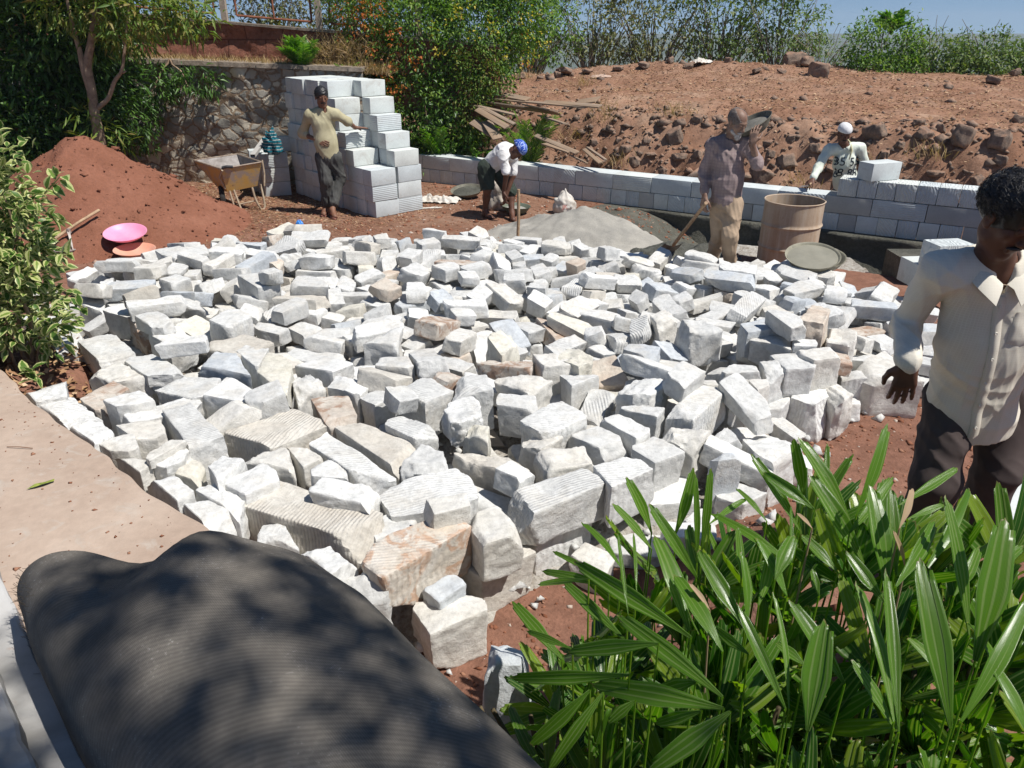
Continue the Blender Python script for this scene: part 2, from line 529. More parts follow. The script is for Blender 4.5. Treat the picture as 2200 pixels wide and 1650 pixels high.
 ('1', (432,642,620,592,730,702,552,752), .47, .34, 'g', 1, 'grey grooved block with dark left face below the variegated shrub'),
 ('1', (240,612,400,562,462,642,322,692), .47, .36, 'g', 0, 'grey block half under the variegated shrub'),
 ('1', (790,592,880,547,1062,592,952,672), .50, .24, 'w', 0, 'white angular block in the left part, right of the shrub'),
 ('1', (670,738,830,712,1000,800,832,850), .47, .08, 'g', 0, 'thin grey plate of stone in the left part of the pile'),
 ('1', (472,802,650,747,800,822,602,862), .46, .25, 'c', 0, 'cream rounded block near the corner of the slab and the shrub'),
 ('1', (1150,690,1282,712,1360,822,1070,766), .50, .3, 'u', 0, 'smooth bluish block with a flat grey front, left part'),
 ('1', (1402,802,1470,702,1597,742,1562,932), .52, .14, 'y', 0, 'yellowish slab tilted towards the viewer in the left centre'),
 ('1', (1580,822,1662,782,1757,862,1622,932), .48, .28, 'g', 0, 'dark grey rough stone right of the yellowish tilted slab'),
 ('1', (1300,702,1342,662,1462,682,1402,782), .50, .26, 'g', 0, 'grey stone behind the yellowish tilted slab'),
 ('1', (1095,662,1330,602,1482,652,1292,722), .50, .16, 't', 0, 'flat tan stone behind the smooth bluish block'),
 ('1', (1140,522,1270,452,1366,500,1242,562), .56, .16, 'w', 1, 'white grooved slab tilted up in the left back of the pile'),
 ('1', (1300,282,1422,272,1532,330,1404,346), .50, .34, 'g', 0, 'big grey smooth block near the back left of the pile'),
 ('1', (1582,332,1622,282,1752,292,1792,346), .50, .34, 'g', 0, 'wide grey smooth block right of the big grey smooth block'),
 ('1', (565,472,640,432,736,450,702,512), .46, .2, 'w', 0, 'white block near the left edge right of the shrub tips'),
 ('1', (735,442,762,397,890,396,906,452), .50, .24, 'c', 0, 'cream lumpy rock near the left edge of the pile'),
 ('1', (935,442,962,412,1082,406,1116,472), .50, .28, 'g', 0, 'grey round-topped stone behind the white angular block'),
 ('1', (690,502,782,486,862,532,762,576), .48, .22, 'b', 0, 'brownish stone in front of the cream lumpy rock'),
 ('1', (845,137,1110,115,1132,160,910,192), .40, .25, 'g', 0, 'long grey block with dark end at the far left corner of the pile'),
 ('1', (1330,185,1400,175,1540,195,1520,225), .46, .14, 'p', 0, 'flat pinkish slab near the far left of the pile'),
 ('1', (1285,100,1310,92,1450,95,1450,125), .36, .2, 'u', 0, 'bluish block at the back edge of the pile left of the sack scrap'),
 ('1', (540,285,610,265,620,330,545,330), .40, .3, 'w', 0, 'pale rock at the left outer edge below the orange basin'),
 ('1', (660,240,720,222,828,262,762,292), .36, .26, 'c', 0, 'cream rounded rock next to the orange basin'),
 ('1', (410,370,545,352,560,440,440,420), .40, .34, 'w', 0, 'white block at the left outer edge of the pile'),
]

def hand_stone(s):
 """eight corners (world) of a recognisable stone"""
 r, q, zt, th = s[:4]
 ox, oy, sc_ = REG[r]
 top = [PZ(ox + q[2 * i] / sc_, oy + q[2 * i + 1] / sc_, zt) for i in range(4)]
 cen = sum(top, Vector()) / 4
 top = [cen + (p - cen) * 1.07 for p in top]
 bot = [Vector((p.x + (cen.x - p.x) * 0.03, p.y + (cen.y - p.y) * 0.03, max(-0.03, zt - th))) for p in top]
 # order near-left, near-right, far-right, far-left (ccw seen from above)
 return [bot[3], bot[2], bot[1], bot[0], top[3], top[2], top[1], top[0]], cen

_lat = {}

def lattice(n):
 """unit cube surface with n segments per edge: (pts in [-1,1]^3, quads)"""
 if n in _lat:
  return _lat[n]
 idx, pts, faces = {}, [], []

 def vid(i, j, k):
  if (i, j, k) not in idx:
   idx[(i, j, k)] = len(pts)
   pts.append((2 * i / n - 1, 2 * j / n - 1, 2 * k / n - 1))
  return idx[(i, j, k)]
 for a in range(n):
  for b in range(n):
   faces.append([vid(a, b, 0), vid(a, b + 1, 0), vid(a + 1, b + 1, 0), vid(a + 1, b, 0)])
   faces.append([vid(a, b, n), vid(a + 1, b, n), vid(a + 1, b + 1, n), vid(a, b + 1, n)])
   faces.append([vid(a, 0, b), vid(a + 1, 0, b), vid(a + 1, 0, b + 1), vid(a, 0, b + 1)])
   faces.append([vid(a, n, b), vid(a, n, b + 1), vid(a + 1, n, b + 1), vid(a + 1, n, b)])
   faces.append([vid(0, a, b), vid(0, a, b + 1), vid(0, a + 1, b + 1), vid(0, a + 1, b)])
   faces.append([vid(n, a, b), vid(n, a + 1, b), vid(n, a + 1, b + 1), vid(n, a, b + 1)])
 _lat[n] = (np.array(pts), np.array(faces))
 return _lat[n]

def stone_verts(corners, seed, n=10, rough=1.0, chops=3, bev=0.10):
 """hexahedron with chipped corners, broken faces and worn edges; returns verts relative to its centre"""
 r = np.random.default_rng(seed)
 P, Fq = lattice(n)
 P = P.copy()
 # bunch the lattice towards the edges so bevels stay crisp
 P = np.sign(P) * np.abs(P) ** 0.72
 lim = 1 - bev
 core = np.clip(P, -lim, lim)
 d = P - core
 ln = np.linalg.norm(d, axis=1, keepdims=True)
 mx = np.abs(d).max(axis=1, keepdims=True)
 P = core + np.where(ln > 1e-9, d / np.maximum(ln, 1e-9) * mx, 0)
 c = np.array([tuple(v) for v in corners])
 cen = c.mean(axis=0)
 c = c - cen
 X, Y, Z = [(P[:, i:i + 1] + 1) / 2 for i in range(3)]
 V = ((1 - X) * (1 - Y) * (1 - Z) * c[0] + X * (1 - Y) * (1 - Z) * c[1] + X * Y * (1 - Z) * c[2] + (1 - X) * Y * (1 - Z) * c[3]
         + (1 - X) * (1 - Y) * Z * c[4] + X * (1 - Y) * Z * c[5] + X * Y * Z * c[6] + (1 - X) * Y * Z * c[7])
 ext = np.abs(c).max(axis=0)
 size = float(np.linalg.norm(ext))
 for _ in range(chops):
  k = r.integers(0, 8)
  nrm = c[k] / ext.max() + r.normal(size=3) * 0.45
  if r.random() < 0.45:
   nrm[r.integers(0, 3)] *= 0.15
  nrm /= np.linalg.norm(nrm)
  h = (V @ nrm).max()
  cut = h * r.uniform(0.72, 0.93)
  over = (V @ nrm) - cut
  V = V - np.where(over > 0, over, 0)[:, None] * nrm
 if rough > 0:
  o = r.uniform(0, 100)
  nn = V / (np.linalg.norm(V, axis=1, keepdims=True) + 1e-9)
  big = np.array([noise.noise(Vector((p[0] * 5 + o, p[1] * 5, p[2] * 5 - o))) for p in V])
  sm = np.array([noise.fractal(Vector((p[0] * 22 - o, p[1] * 22 + o, p[2] * 22)), 0.8, 2.0, 3) for p in V])
  V = V + nn * ((big * 0.030 + sm * 0.010) * rough * min(1.0, size / 0.3))[:, None]
 return V, Fq, Vector(cen)

NVAR = 34

def variant_corners(i):
 r = np.random.default_rng(100 + i)
 L = r.choice([0.17, 0.22, 0.27, 0.34, 0.44], p=[.2, .26, .24, .18, .12]) * r.uniform(.9, 1.1)
 W = r.uniform(0.13, 0.22)
 Hh = r.uniform(0.09, 0.145)
 c = []
 for z in (-1, 1):
  for x, y in ((-1, -1), (1, -1), (1, 1), (-1, 1)):
   c.append(Vector((x * L / 2 * r.uniform(.78, 1), y * W / 2 * r.uniform(.78, 1), z * Hh / 2 * r.uniform(.85, 1))))
 m = sum(c, Vector()) / 8
 return [p - m for p in c]

# outline of the pile on the ground, from the photo
PILE = [PZ(a, b, .15) for a, b in ((335, 560), (520, 527), (650, 520), (760, 520), (860, 535), (960, 530), (1060, 525), (1230, 540), (1500, 578), (1700, 592), (1930, 640), (2040, 715), (1985, 800), (1880, 840), (1780, 900),
                                   (1700, 960), (1690, 1090), (1590, 1160), (1400, 1180), (1270, 1200), (1150, 1250), (1040, 1330), (950, 1420), (870, 1370), (640, 1230), (430, 1130), (250, 980), (50, 850), (150, 800), (90, 720), (150, 640), (190, 590))]

def inside(p, poly):
 c = False
 n = len(poly)
 for i in range(n):
  a, b = poly[i], poly[(i + 1) % n]
  if (a[1] > p[1]) != (b[1] > p[1]) and p[0] < (b[0] - a[0]) * (p[1] - a[1]) / (b[1] - a[1]) + a[0]:
   c = not c
 return c

def poly_dist(p, poly):
 d = 1e9
 for i in range(len(poly)):
  a, b = Vector(poly[i][:2]), Vector(poly[(i + 1) % len(poly)][:2])
  q = Vector(p[:2])
  t = max(0, min(1, (q - a).dot(b - a) / max(1e-9, (b - a).length_squared)))
  d = min(d, (a + (b - a) * t - q).length)
 return d

# the other stones of the pile, largest in view first: shape, position (cm), orientation (quaternion x99)
SETTLED = '''19,133,390,45,6,-81,55,9 33,119,345,31,18,-15,-96,-2 15,98,399,55,44,-7,10,-88 10,-155,363,44,6,-90,-38,-18 10,-255,525,54,96,0,2,24 29,-135,381,50,3,51,84,14 13,1,312,43,29,7,5,94 16,38,291,7,46,0,0,-88 17,50,407,31,83,8,-17,50 24,63,451,31,2,65,73,18 18,186,630,41,20,-4,-14,96 20,184,483,57,3,-58,-80,-6 10,85,429,47,41,8,17,88 24,-53,514,43,50,-12,-4,-85 1,-53,441,47,57,-9,4,81
19,67,306,5,99,0,0,-7 1,-94,499,44,96,6,0,25 14,-166,544,44,49,5,-1,-86 18,182,567,38,87,16,1,44 33,289,588,30,98,2,-1,-16 14,-36,490,41,57,-4,-2,-81 19,47,537,33,29,10,-6,94 1,-6,595,38,88,2,13,-43 4,-208,453,54,7,3,1,-99 20,-178,528,32,18,1,-3,97 24,-78,416,46,95,-18,5,-20 10,-2,524,31,55,7,-11,81 19,241,610,39,28,-3,8,-94 1,-35,563,40,17,-4,1,-97 9,-105,606,41,39,1,-9,91
23,169,418,11,37,16,-8,90 1,51,579,32,8,44,-87,-16 6,75,639,38,96,4,11,21 16,22,586,35,85,17,-3,48 1,127,588,29,60,-3,-13,78 15,-180,689,41,99,-2,0,-7 20,92,513,41,63,15,-10,-74 18,-54,770,38,99,2,2,-6 24,-84,644,42,78,11,13,59 2,-62,379,52,90,-6,13,-39 15,-10,311,25,18,-5,-97,3 21,-317,653,42,99,-3,-1,-4 24,70,564,29,33,1,2,93 33,-230,663,44,87,6,-9,46 10,-212,800,33,97,17,0,3
24,-218,505,40,13,-22,-95,-9 10,-315,604,41,7,0,3,-99 19,253,662,35,4,42,88,15 19,155,664,36,14,54,81,4 21,-56,650,43,90,3,5,40 24,-142,704,40,5,19,-96,10 19,-167,580,39,11,-2,5,98 29,-286,627,38,95,-1,3,-28 22,101,651,32,4,4,-97,-19 28,-154,534,30,94,7,3,-31 31,109,489,32,50,17,0,84 6,-273,697,36,82,9,-2,55 10,319,629,28,19,-86,-46,2 1,-19,504,27,61,11,-14,76 9,-348,668,44,99,-6,1,7
7,-273,540,58,25,10,-12,-94 10,-253,568,46,24,-2,17,95 28,-79,604,40,74,0,1,-66 24,132,638,27,17,-15,3,-96 27,60,514,35,5,-97,9,-16 25,44,745,39,99,5,3,-7 9,267,605,37,55,-5,-1,-82 6,-298,699,39,16,8,-3,97 14,242,561,35,55,-7,-9,81 31,-37,539,42,11,79,-58,-4 17,12,538,30,2,50,85,-2 2,-56,577,42,39,16,-8,89 7,76,511,33,58,-5,8,80 20,-37,458,34,32,-7,-6,93 29,2,623,41,70,2,1,-70
7,-127,660,33,29,7,9,-94 5,84,302,16,7,-1,0,99 24,196,646,43,98,4,-2,-16 13,-193,593,56,93,0,1,-34 3,106,612,29,16,-82,52,-9 15,-274,721,38,7,-10,3,-98 0,164,611,28,14,9,-8,-97 4,-8,565,31,20,-8,-11,96 16,-94,696,41,97,11,4,-14 18,-23,598,40,55,-5,15,-81 9,-211,585,37,16,30,-92,9 14,-32,654,42,92,1,-1,36 9,125,692,29,3,-12,1,-98 8,-244,650,41,4,11,98,-10 11,222,578,38,52,4,9,84
12,272,523,26,10,-2,-1,-99 11,-39,413,46,35,7,16,91 5,-256,626,37,85,-13,-7,49 14,147,743,27,86,15,-8,46 4,-146,606,32,79,8,6,-58 22,-37,629,43,62,-1,2,77 2,-66,504,33,16,-91,35,-3 21,-129,585,28,11,71,68,0 33,91,714,42,73,-9,-4,-66 1,-233,766,29,13,2,97,14 1,2,653,39,23,-2,-10,-96 14,-238,631,34,9,67,71,15 9,56,638,31,50,3,0,-85 18,231,670,31,73,0,1,-67 24,-118,441,41,3,96,-25,2
15,181,717,34,21,9,-6,96 0,160,569,30,5,-93,-33,-5 6,-134,620,28,2,-1,-2,-99 10,-228,831,36,3,42,-89,12 2,-72,553,35,98,10,9,11 2,63,497,28,89,5,11,42 18,-11,681,40,16,-63,-74,11 33,-178,682,29,6,1,4,99 11,142,606,30,5,18,1,-97 9,-83,598,29,93,0,0,34 15,212,628,31,41,-6,3,90 21,-154,565,32,79,-4,2,59 27,-138,555,30,98,1,13,-5 14,26,679,32,0,-63,-76,-10 5,-129,520,32,98,13,-2,7
7,-141,737,41,93,-11,0,-32 27,60,688,35,89,10,1,-42 25,-242,489,55,92,0,0,-35 1,-84,713,33,86,8,-7,49 26,-118,700,35,91,-19,-2,34 31,-84,757,38,94,2,-1,30 25,120,709,33,2,-16,9,-97 0,154,546,31,6,6,0,99 2,252,513,31,16,29,-93,5 32,-200,556,35,15,-1,-98,-6 14,-131,499,35,8,-10,-97,14 31,215,472,34,98,3,10,-2 33,-103,561,35,70,1,-13,-69 4,90,542,34,4,-13,-7,-98 15,-164,697,28,99,2,0,-10
5,162,644,27,2,46,87,-1 1,273,561,17,97,-4,1,19 21,138,388,19,52,1,-1,84 25,-144,641,32,67,14,5,71 18,254,566,28,36,14,-4,-91 0,52,663,31,6,-10,11,98 1,197,599,32,50,1,3,85 33,31,536,26,13,-55,-81,8 25,-305,675,35,73,-9,6,-65 19,180,698,33,97,-12,5,-18 6,-174,728,37,1,-20,97,4 28,-27,700,41,47,1,1,-87 12,299,510,15,86,2,-1,49 30,149,639,30,47,11,8,86 32,90,690,32,60,-11,-16,76
22,-130,758,42,79,0,-3,-59 27,37,714,32,91,14,0,-35 22,144,511,18,77,-3,2,-62 8,-80,797,39,95,-7,1,-27 1,271,667,33,92,7,-4,-34 22,-125,542,32,30,4,-16,-93 2,21,606,40,98,0,-2,-11 10,-135,480,30,97,1,-1,-18 29,84,610,22,60,10,-4,-78 15,-179,555,35,50,-9,16,-83 23,68,625,30,8,92,36,-7 3,223,457,6,98,-6,1,10 29,-36,834,27,0,49,-84,-18 23,2,715,36,80,14,-4,-57 15,-60,638,29,50,8,6,85
15,17,724,30,97,5,-1,17 5,322,552,19,2,-13,-96,19 14,1,763,31,98,-10,3,-5 1,-228,778,31,6,37,90,18 33,13,839,19,96,-3,-2,-23 20,19,748,32,86,5,-1,49 29,315,644,23,90,-6,-18,-36 32,-252,795,32,31,-12,7,93 5,-291,677,29,63,-1,0,76 7,-30,541,29,24,1,-4,-96 22,155,526,29,1,-69,-70,13 24,-37,612,31,97,3,0,-18 8,82,758,30,90,-14,-5,38 15,9,534,18,3,-1,3,99 28,138,454,31,91,-17,-5,34
23,-202,693,36,97,-10,-15,7 30,148,513,28,49,1,4,86 12,246,501,21,94,-12,-7,27 5,-334,586,47,9,2,19,97 15,158,382,7,12,-1,-1,98 24,-251,834,31,87,8,-5,47 32,-38,485,29,95,-3,3,-28 21,206,569,31,31,-3,3,-94 26,94,588,22,24,-14,-8,-95 15,-95,526,38,10,-10,-8,98 8,-211,702,38,9,-21,95,-15 19,-48,676,40,19,-1,0,97 10,60,698,26,93,11,0,-32 23,184,629,28,89,-2,-1,-44 7,-290,756,35,3,-89,-39,-19
3,-113,788,30,92,-7,-9,35 10,-374,709,30,5,-2,-13,-98 16,72,773,26,91,10,6,38 3,-148,462,35,96,4,19,-16 2,96,319,9,89,17,5,40 19,-329,758,36,34,-7,8,92 18,-83,530,30,34,-7,-9,92 20,39,503,31,37,-3,12,-91 33,304,660,15,13,-74,-64,2 26,33,603,30,92,-7,-5,35 4,299,587,17,92,-5,3,35 24,169,517,16,25,0,-2,-96 2,-240,570,30,69,11,3,70 6,-242,724,35,11,3,-13,97 9,67,610,26,53,1,10,83
2,196,474,43,77,-3,1,62 27,-112,509,31,91,0,6,38 1,-121,731,30,68,7,1,-71 10,299,689,19,50,5,2,-85 21,-240,617,18,43,-1,2,89 25,-115,679,28,49,-2,-2,-86 12,-116,606,27,38,3,0,91 33,-372,801,17,8,-33,92,-13 24,123,770,19,97,-1,1,-21 24,-381,727,17,93,-2,-3,33 25,100,419,28,87,14,0,45 23,-30,792,29,3,33,93,8 25,-169,664,26,98,11,1,3 14,313,531,13,41,-14,-5,89 6,355,633,11,18,-96,14,5
17,-16,421,38,5,-98,3,11 4,337,564,19,19,-97,8,-3 25,-2,498,28,40,-9,8,-90 23,-326,695,35,22,11,11,-95 21,234,583,31,96,1,-9,21 6,-262,629,26,53,-5,7,-83 5,-105,495,23,69,-13,8,69 10,213,677,32,74,2,-1,-66 33,-220,694,21,96,-12,5,-22 3,-106,590,29,4,31,94,4 22,174,588,28,95,12,-4,-25 4,246,703,29,7,43,-87,-18 5,7,696,32,71,-1,-9,-69 29,73,675,29,52,-6,-17,82 16,285,599,17,12,1,-2,98
28,-159,805,28,78,-15,-11,58 14,100,445,38,78,-4,8,60 7,-189,843,17,1,0,-1,99 21,-61,795,28,29,-4,-4,95 26,117,415,39,11,64,-74,10 9,-52,753,25,97,-17,-2,-9 27,-136,691,29,58,0,4,80 29,-196,822,17,29,3,-1,-95 11,84,631,23,98,9,-8,4 6,50,732,28,28,-3,-7,-95 25,171,726,27,53,10,-1,83 3,32,690,27,13,-5,-9,98 31,-90,616,29,36,-1,2,-92 23,1,828,19,95,2,5,-27 33,87,738,26,0,3,-15,-98
2,101,709,28,97,9,-16,-9 9,233,613,31,93,8,2,32 25,-44,504,28,92,2,2,36 33,9,618,29,90,0,0,-42 5,93,641,20,31,-3,13,93 24,-189,547,18,89,-5,-1,-43 19,-360,720,30,13,98,9,-3 4,-119,638,27,30,-1,-6,94 28,32,623,28,93,-4,-2,34 18,262,606,26,71,-4,0,-68 9,-99,461,26,75,11,-15,62 10,20,419,20,17,-43,87,10 23,152,689,20,3,0,98,17 6,40,586,28,48,3,2,-87 4,234,726,23,94,-6,-10,28 1,113,561,27,98,10,10,-4
32,-84,561,28,31,-4,4,94 8,61,783,30,82,-14,-6,53 20,-272,754,30,89,8,7,-42 30,83,720,28,72,-6,7,67 30,22,655,28,96,1,-12,-22 30,243,640,30,30,4,5,94 9,5,576,21,52,5,-18,-82 17,264,518,17,93,0,2,35 5,-211,471,20,98,-1,-3,14 22,-231,460,18,84,-2,4,-52 14,178,672,31,6,-23,96,-1 32,290,617,21,82,3,1,55 19,106,607,17,54,2,0,83 27,-237,515,42,64,-11,15,73 1,88,545,21,29,-14,-3,-93
20,-153,530,15,29,-8,3,-94 7,-131,773,30,97,-4,-3,19 7,-44,774,26,62,4,4,-77 22,158,703,25,17,15,-4,96 10,256,692,30,41,7,-4,-90 27,261,635,33,6,-98,8,11 9,-57,661,28,97,-2,-2,-17 6,-317,593,28,17,-1,1,97 21,-303,810,24,72,12,-14,66 16,302,562,20,3,-99,4,2 16,-167,831,21,6,-57,80,-5 9,123,662,23,42,9,-10,89 11,-41,714,33,93,-3,15,30 2,-280,645,31,24,3,-16,-95 4,-200,665,20,12,-10,98,6
0,153,601,15,65,-6,3,75 21,83,430,32,36,1,0,92 2,6,373,18,16,-60,-76,-11 17,-175,711,33,1,-1,-16,-98 22,84,659,33,19,-8,3,-97 18,170,559,18,58,0,1,-80 6,-25,745,31,80,-14,13,-54 9,-65,381,24,5,-84,50,13 0,-17,407,12,53,5,-7,83 33,52,828,19,2,-71,69,1 26,-101,768,29,97,-19,5,-5 3,-209,782,20,24,8,8,95 30,-72,741,31,66,9,6,73 6,86,660,21,30,-9,6,-94 31,-54,524,28,45,6,-5,88 24,-15,689,28,97,6,-4,16
18,111,686,25,60,-1,-10,-78 30,20,607,17,86,0,-2,49 0,-323,841,18,2,98,-12,1 2,-52,596,34,51,-6,-8,-84 21,118,625,18,84,-4,4,-53 21,-65,483,28,72,3,3,-67 17,-146,721,30,24,3,-17,-95 22,163,730,18,93,-1,4,-34 30,-110,650,30,28,-1,-2,95 1,188,656,31,25,2,4,-96 26,-18,829,16,97,1,9,17 12,-305,640,33,40,5,-9,-90 8,-80,646,26,7,-17,1,-97 27,-64,610,30,41,-9,-16,88 20,354,672,6,12,0,0,98
5,59,430,25,1,93,-32,15 4,203,710,24,73,17,-7,64 3,-121,569,22,15,2,-11,97 22,196,572,21,15,16,-3,96 24,-159,552,20,99,-1,-1,10 25,-243,516,17,7,-2,2,-99 14,-143,448,24,18,-87,-44,-6 14,-47,851,19,85,3,2,-50 14,-202,800,18,41,-1,3,90 3,-101,726,33,4,6,7,-98 24,-85,678,27,1,9,-10,98 22,-149,652,25,84,11,9,51 12,32,647,20,33,-13,-12,92 8,-232,595,23,94,-15,5,28 17,12,595,16,19,67,-70,4
21,77,481,23,89,10,2,-41 4,-1,779,27,98,-8,-10,11 25,-14,636,18,98,2,6,14 22,-58,559,27,60,6,-4,79 9,-211,716,17,38,-2,-1,-91 8,-293,698,17,64,-1,0,76 3,-73,626,29,85,-3,7,-50 18,-409,659,5,91,-1,0,40 10,-70,602,18,77,0,1,63 29,-299,771,28,96,-3,13,20 12,-175,793,21,95,14,-9,24 8,-199,706,28,95,3,1,-28 27,288,646,21,28,-5,5,-95 28,-394,641,9,22,-3,-15,95 3,126,536,31,24,-18,3,94
19,-364,575,15,4,24,-96,2 31,291,498,5,83,0,0,54 17,50,389,23,9,-98,-8,-7 8,-31,363,13,12,60,76,-15 10,-36,869,10,2,9,-97,-15 14,-135,801,25,22,-9,-15,95 1,-11,802,18,61,0,-1,-78 20,-409,708,19,61,-1,15,-77 25,-26,640,31,59,-4,1,-80 3,-7,605,19,4,1,7,-99 28,-2,622,17,99,1,1,6 5,-47,576,28,35,-1,3,92 21,186,552,25,10,-14,96,-16 24,-231,519,28,13,-3,2,-98 26,63,412,20,18,30,92,-6
17,41,749,30,88,6,0,44 28,220,709,23,8,-93,-29,-16 8,-417,723,17,91,1,-2,39 0,-100,697,24,14,-22,-95,13 15,113,721,24,78,-11,-13,58 1,-191,633,20,74,1,0,66 0,330,631,16,14,-71,67,-9 22,159,625,18,98,-15,-2,-5 8,-176,522,15,92,-13,-8,-33 28,62,472,29,17,90,-36,-9 0,-211,499,17,77,9,4,61 25,-96,800,28,65,-4,4,74 25,-10,741,27,96,5,-10,-21 26,-139,745,25,96,-16,-4,-18 18,163,765,13,84,6,12,50
16,-276,691,19,11,1,-1,-98 23,140,678,18,99,-2,0,-3 25,-209,640,21,62,-8,7,-76 3,109,542,25,7,-69,-69,16 23,-218,717,32,79,1,-12,59 32,-310,699,27,89,0,-4,-44 33,140,708,14,7,-2,-14,98 21,107,651,17,91,0,0,-39 8,-431,671,13,27,15,7,-94 21,-89,612,18,94,0,1,31 6,196,528,37,1,-16,-98,0 16,-88,502,28,82,10,13,-52 7,245,533,16,95,9,-1,-28 2,14,459,33,75,7,6,-64 5,127,799,12,36,-14,12,90
26,-15,624,30,65,0,5,-74 29,269,540,12,97,16,8,3 12,172,757,20,97,2,17,1 1,-391,806,6,1,94,30,0 7,222,759,16,4,83,-54,-1 32,-270,672,23,14,-89,39,-13 7,236,668,20,8,-3,-1,-99 8,-28,667,17,13,-2,19,-96 22,-177,813,14,86,10,-16,45 23,82,793,20,9,-96,23,3 9,-198,730,30,41,6,1,-90 19,71,782,13,16,11,2,97 19,-100,754,17,47,-5,4,-87 20,-139,732,16,5,-1,0,-99 7,-162,716,17,89,3,3,42
12,-393,708,12,48,9,11,-86 11,-335,635,31,80,-16,10,-55 10,-111,677,17,66,-1,3,74 20,46,678,21,98,2,-10,7 5,-332,632,18,78,0,-1,-61 17,-271,648,17,97,2,2,-21 8,326,609,20,96,14,-2,-18 12,-146,613,18,75,0,-1,-65 9,-76,577,23,68,10,-15,69 27,209,600,19,91,-1,-2,38 31,-36,555,28,97,-2,2,21 31,-206,537,29,98,3,-5,-14 33,339,592,8,2,-11,97,-18 5,79,503,21,89,-13,-3,-41 29,133,506,7,98,0,2,-10
32,-61,462,30,66,4,16,72 20,89,388,20,39,-15,-11,-89 32,-150,767,31,13,-85,49,-10 9,18,812,16,7,-15,-97,-7 25,96,781,21,53,11,-2,-83 17,-81,771,29,67,0,0,-73 1,-319,779,19,81,-1,1,57 2,109,793,18,85,1,3,-51 25,-255,736,26,95,-6,-9,25 28,-255,698,27,95,7,-3,-27 13,-295,711,32,19,9,17,-95 11,-281,707,25,41,6,17,-88 33,-42,674,29,98,-1,-1,-16 2,285,678,26,68,8,1,-72 26,275,634,24,25,-7,-12,-95
26,-261,629,9,19,6,97,-1 31,-324,567,25,15,-36,90,12 4,341,616,5,81,-1,0,-57 10,-380,588,6,44,0,0,-89 33,-362,540,12,77,2,-9,62 33,66,522,18,91,0,5,38 1,-25,529,18,49,-3,2,86 9,-24,462,25,57,-2,0,81 29,-259,813,20,45,-1,11,88 14,-341,807,19,90,4,-2,-42 18,-229,787,17,88,2,1,-45 5,-421,775,6,1,-98,-10,0 4,-129,705,25,21,3,6,97 5,-69,693,27,39,-2,-1,91 4,-228,721,18,16,93,28,8
4,31,704,21,5,41,89,15 33,-142,697,16,95,-1,1,-29 12,-266,655,27,2,21,-97,-1 10,17,677,20,97,4,18,6 29,18,637,27,38,-6,7,91 22,325,685,5,50,-1,0,-85 12,-318,672,15,98,0,0,-12 23,40,650,14,12,-6,-6,98 10,314,597,24,96,-9,6,-24 2,-278,574,22,19,0,-97,-1 32,-279,593,30,98,7,-15,-1 5,221,538,31,67,9,6,-72 4,-15,583,18,94,-1,14,-29 19,68,554,18,38,-1,0,-91 1,-404,617,6,1,99,-9,0
11,88,523,26,94,-19,-3,25 28,-139,505,24,98,13,10,-2 8,46,538,18,50,0,0,85 27,29,465,39,83,-8,14,-51 7,293,546,6,0,-93,-33,2 8,158,397,5,12,0,-1,98 10,-17,377,11,59,-12,-5,78 2,103,300,6,99,0,1,9 12,-28,347,10,16,2,19,96 2,-154,377,6,96,1,1,-22 28,21,395,24,42,-18,-7,-87 11,-49,414,6,72,1,1,-68 0,-269,423,18,96,0,-2,-23 20,-237,435,6,1,78,-62,1 19,132,440,5,92,0,0,-37 0,-37,453,5,9,0,-1,-99
1,-81,457,6,6,0,0,-99 22,-22,463,14,93,-2,-1,-35 3,-241,469,6,78,-3,-2,61 27,-205,473,7,99,-1,-1,2 3,-174,480,6,42,-4,-5,89 31,-20,489,5,70,0,0,70 22,-51,492,5,68,-1,0,-72 24,-141,503,6,87,1,0,48 27,-322,504,7,1,-7,-99,-1 32,-277,511,19,92,-1,0,36 3,129,517,26,82,-14,-9,54 31,-62,524,5,15,1,-1,98 22,-292,527,18,95,0,0,-28 32,-198,534,7,88,-1,0,45 25,-82,539,5,42,-1,1,-89 13,-105,543,6,57,1,0,-81
7,-126,548,19,50,-2,6,-85 20,150,551,16,75,-3,0,-64 19,370,557,5,58,0,0,-80 13,338,563,6,2,1,0,-99 3,28,565,20,24,6,10,95 27,40,569,7,81,0,2,57 5,-159,574,6,89,0,0,43 32,-278,577,7,87,0,-2,46 5,-298,581,6,42,0,0,-90 27,-140,583,7,59,1,-2,79 24,241,589,22,81,13,-13,-54 0,151,594,5,26,0,-1,-95 1,-94,599,6,27,0,1,95 7,-265,604,23,98,-7,-10,9 16,190,611,7,15,0,0,98 3,-31,616,18,88,1,-1,-45
32,-310,619,17,99,-3,-2,3 4,133,624,5,30,-1,1,-94 8,-279,626,25,55,-3,-1,-82 28,-177,632,28,67,-7,9,-72 16,-93,634,19,98,0,1,11 13,130,640,13,96,3,15,19 30,150,642,6,39,0,0,-91 7,263,647,13,72,-8,7,67 13,65,651,6,19,0,0,97 4,176,654,5,99,-1,0,-10 33,-267,660,6,4,0,0,-99 3,45,664,6,65,-6,-4,75 27,193,668,7,37,-1,2,92 26,138,673,7,0,46,88,0 13,-359,677,8,39,-18,-7,-89 31,-158,680,17,15,0,-2,-98
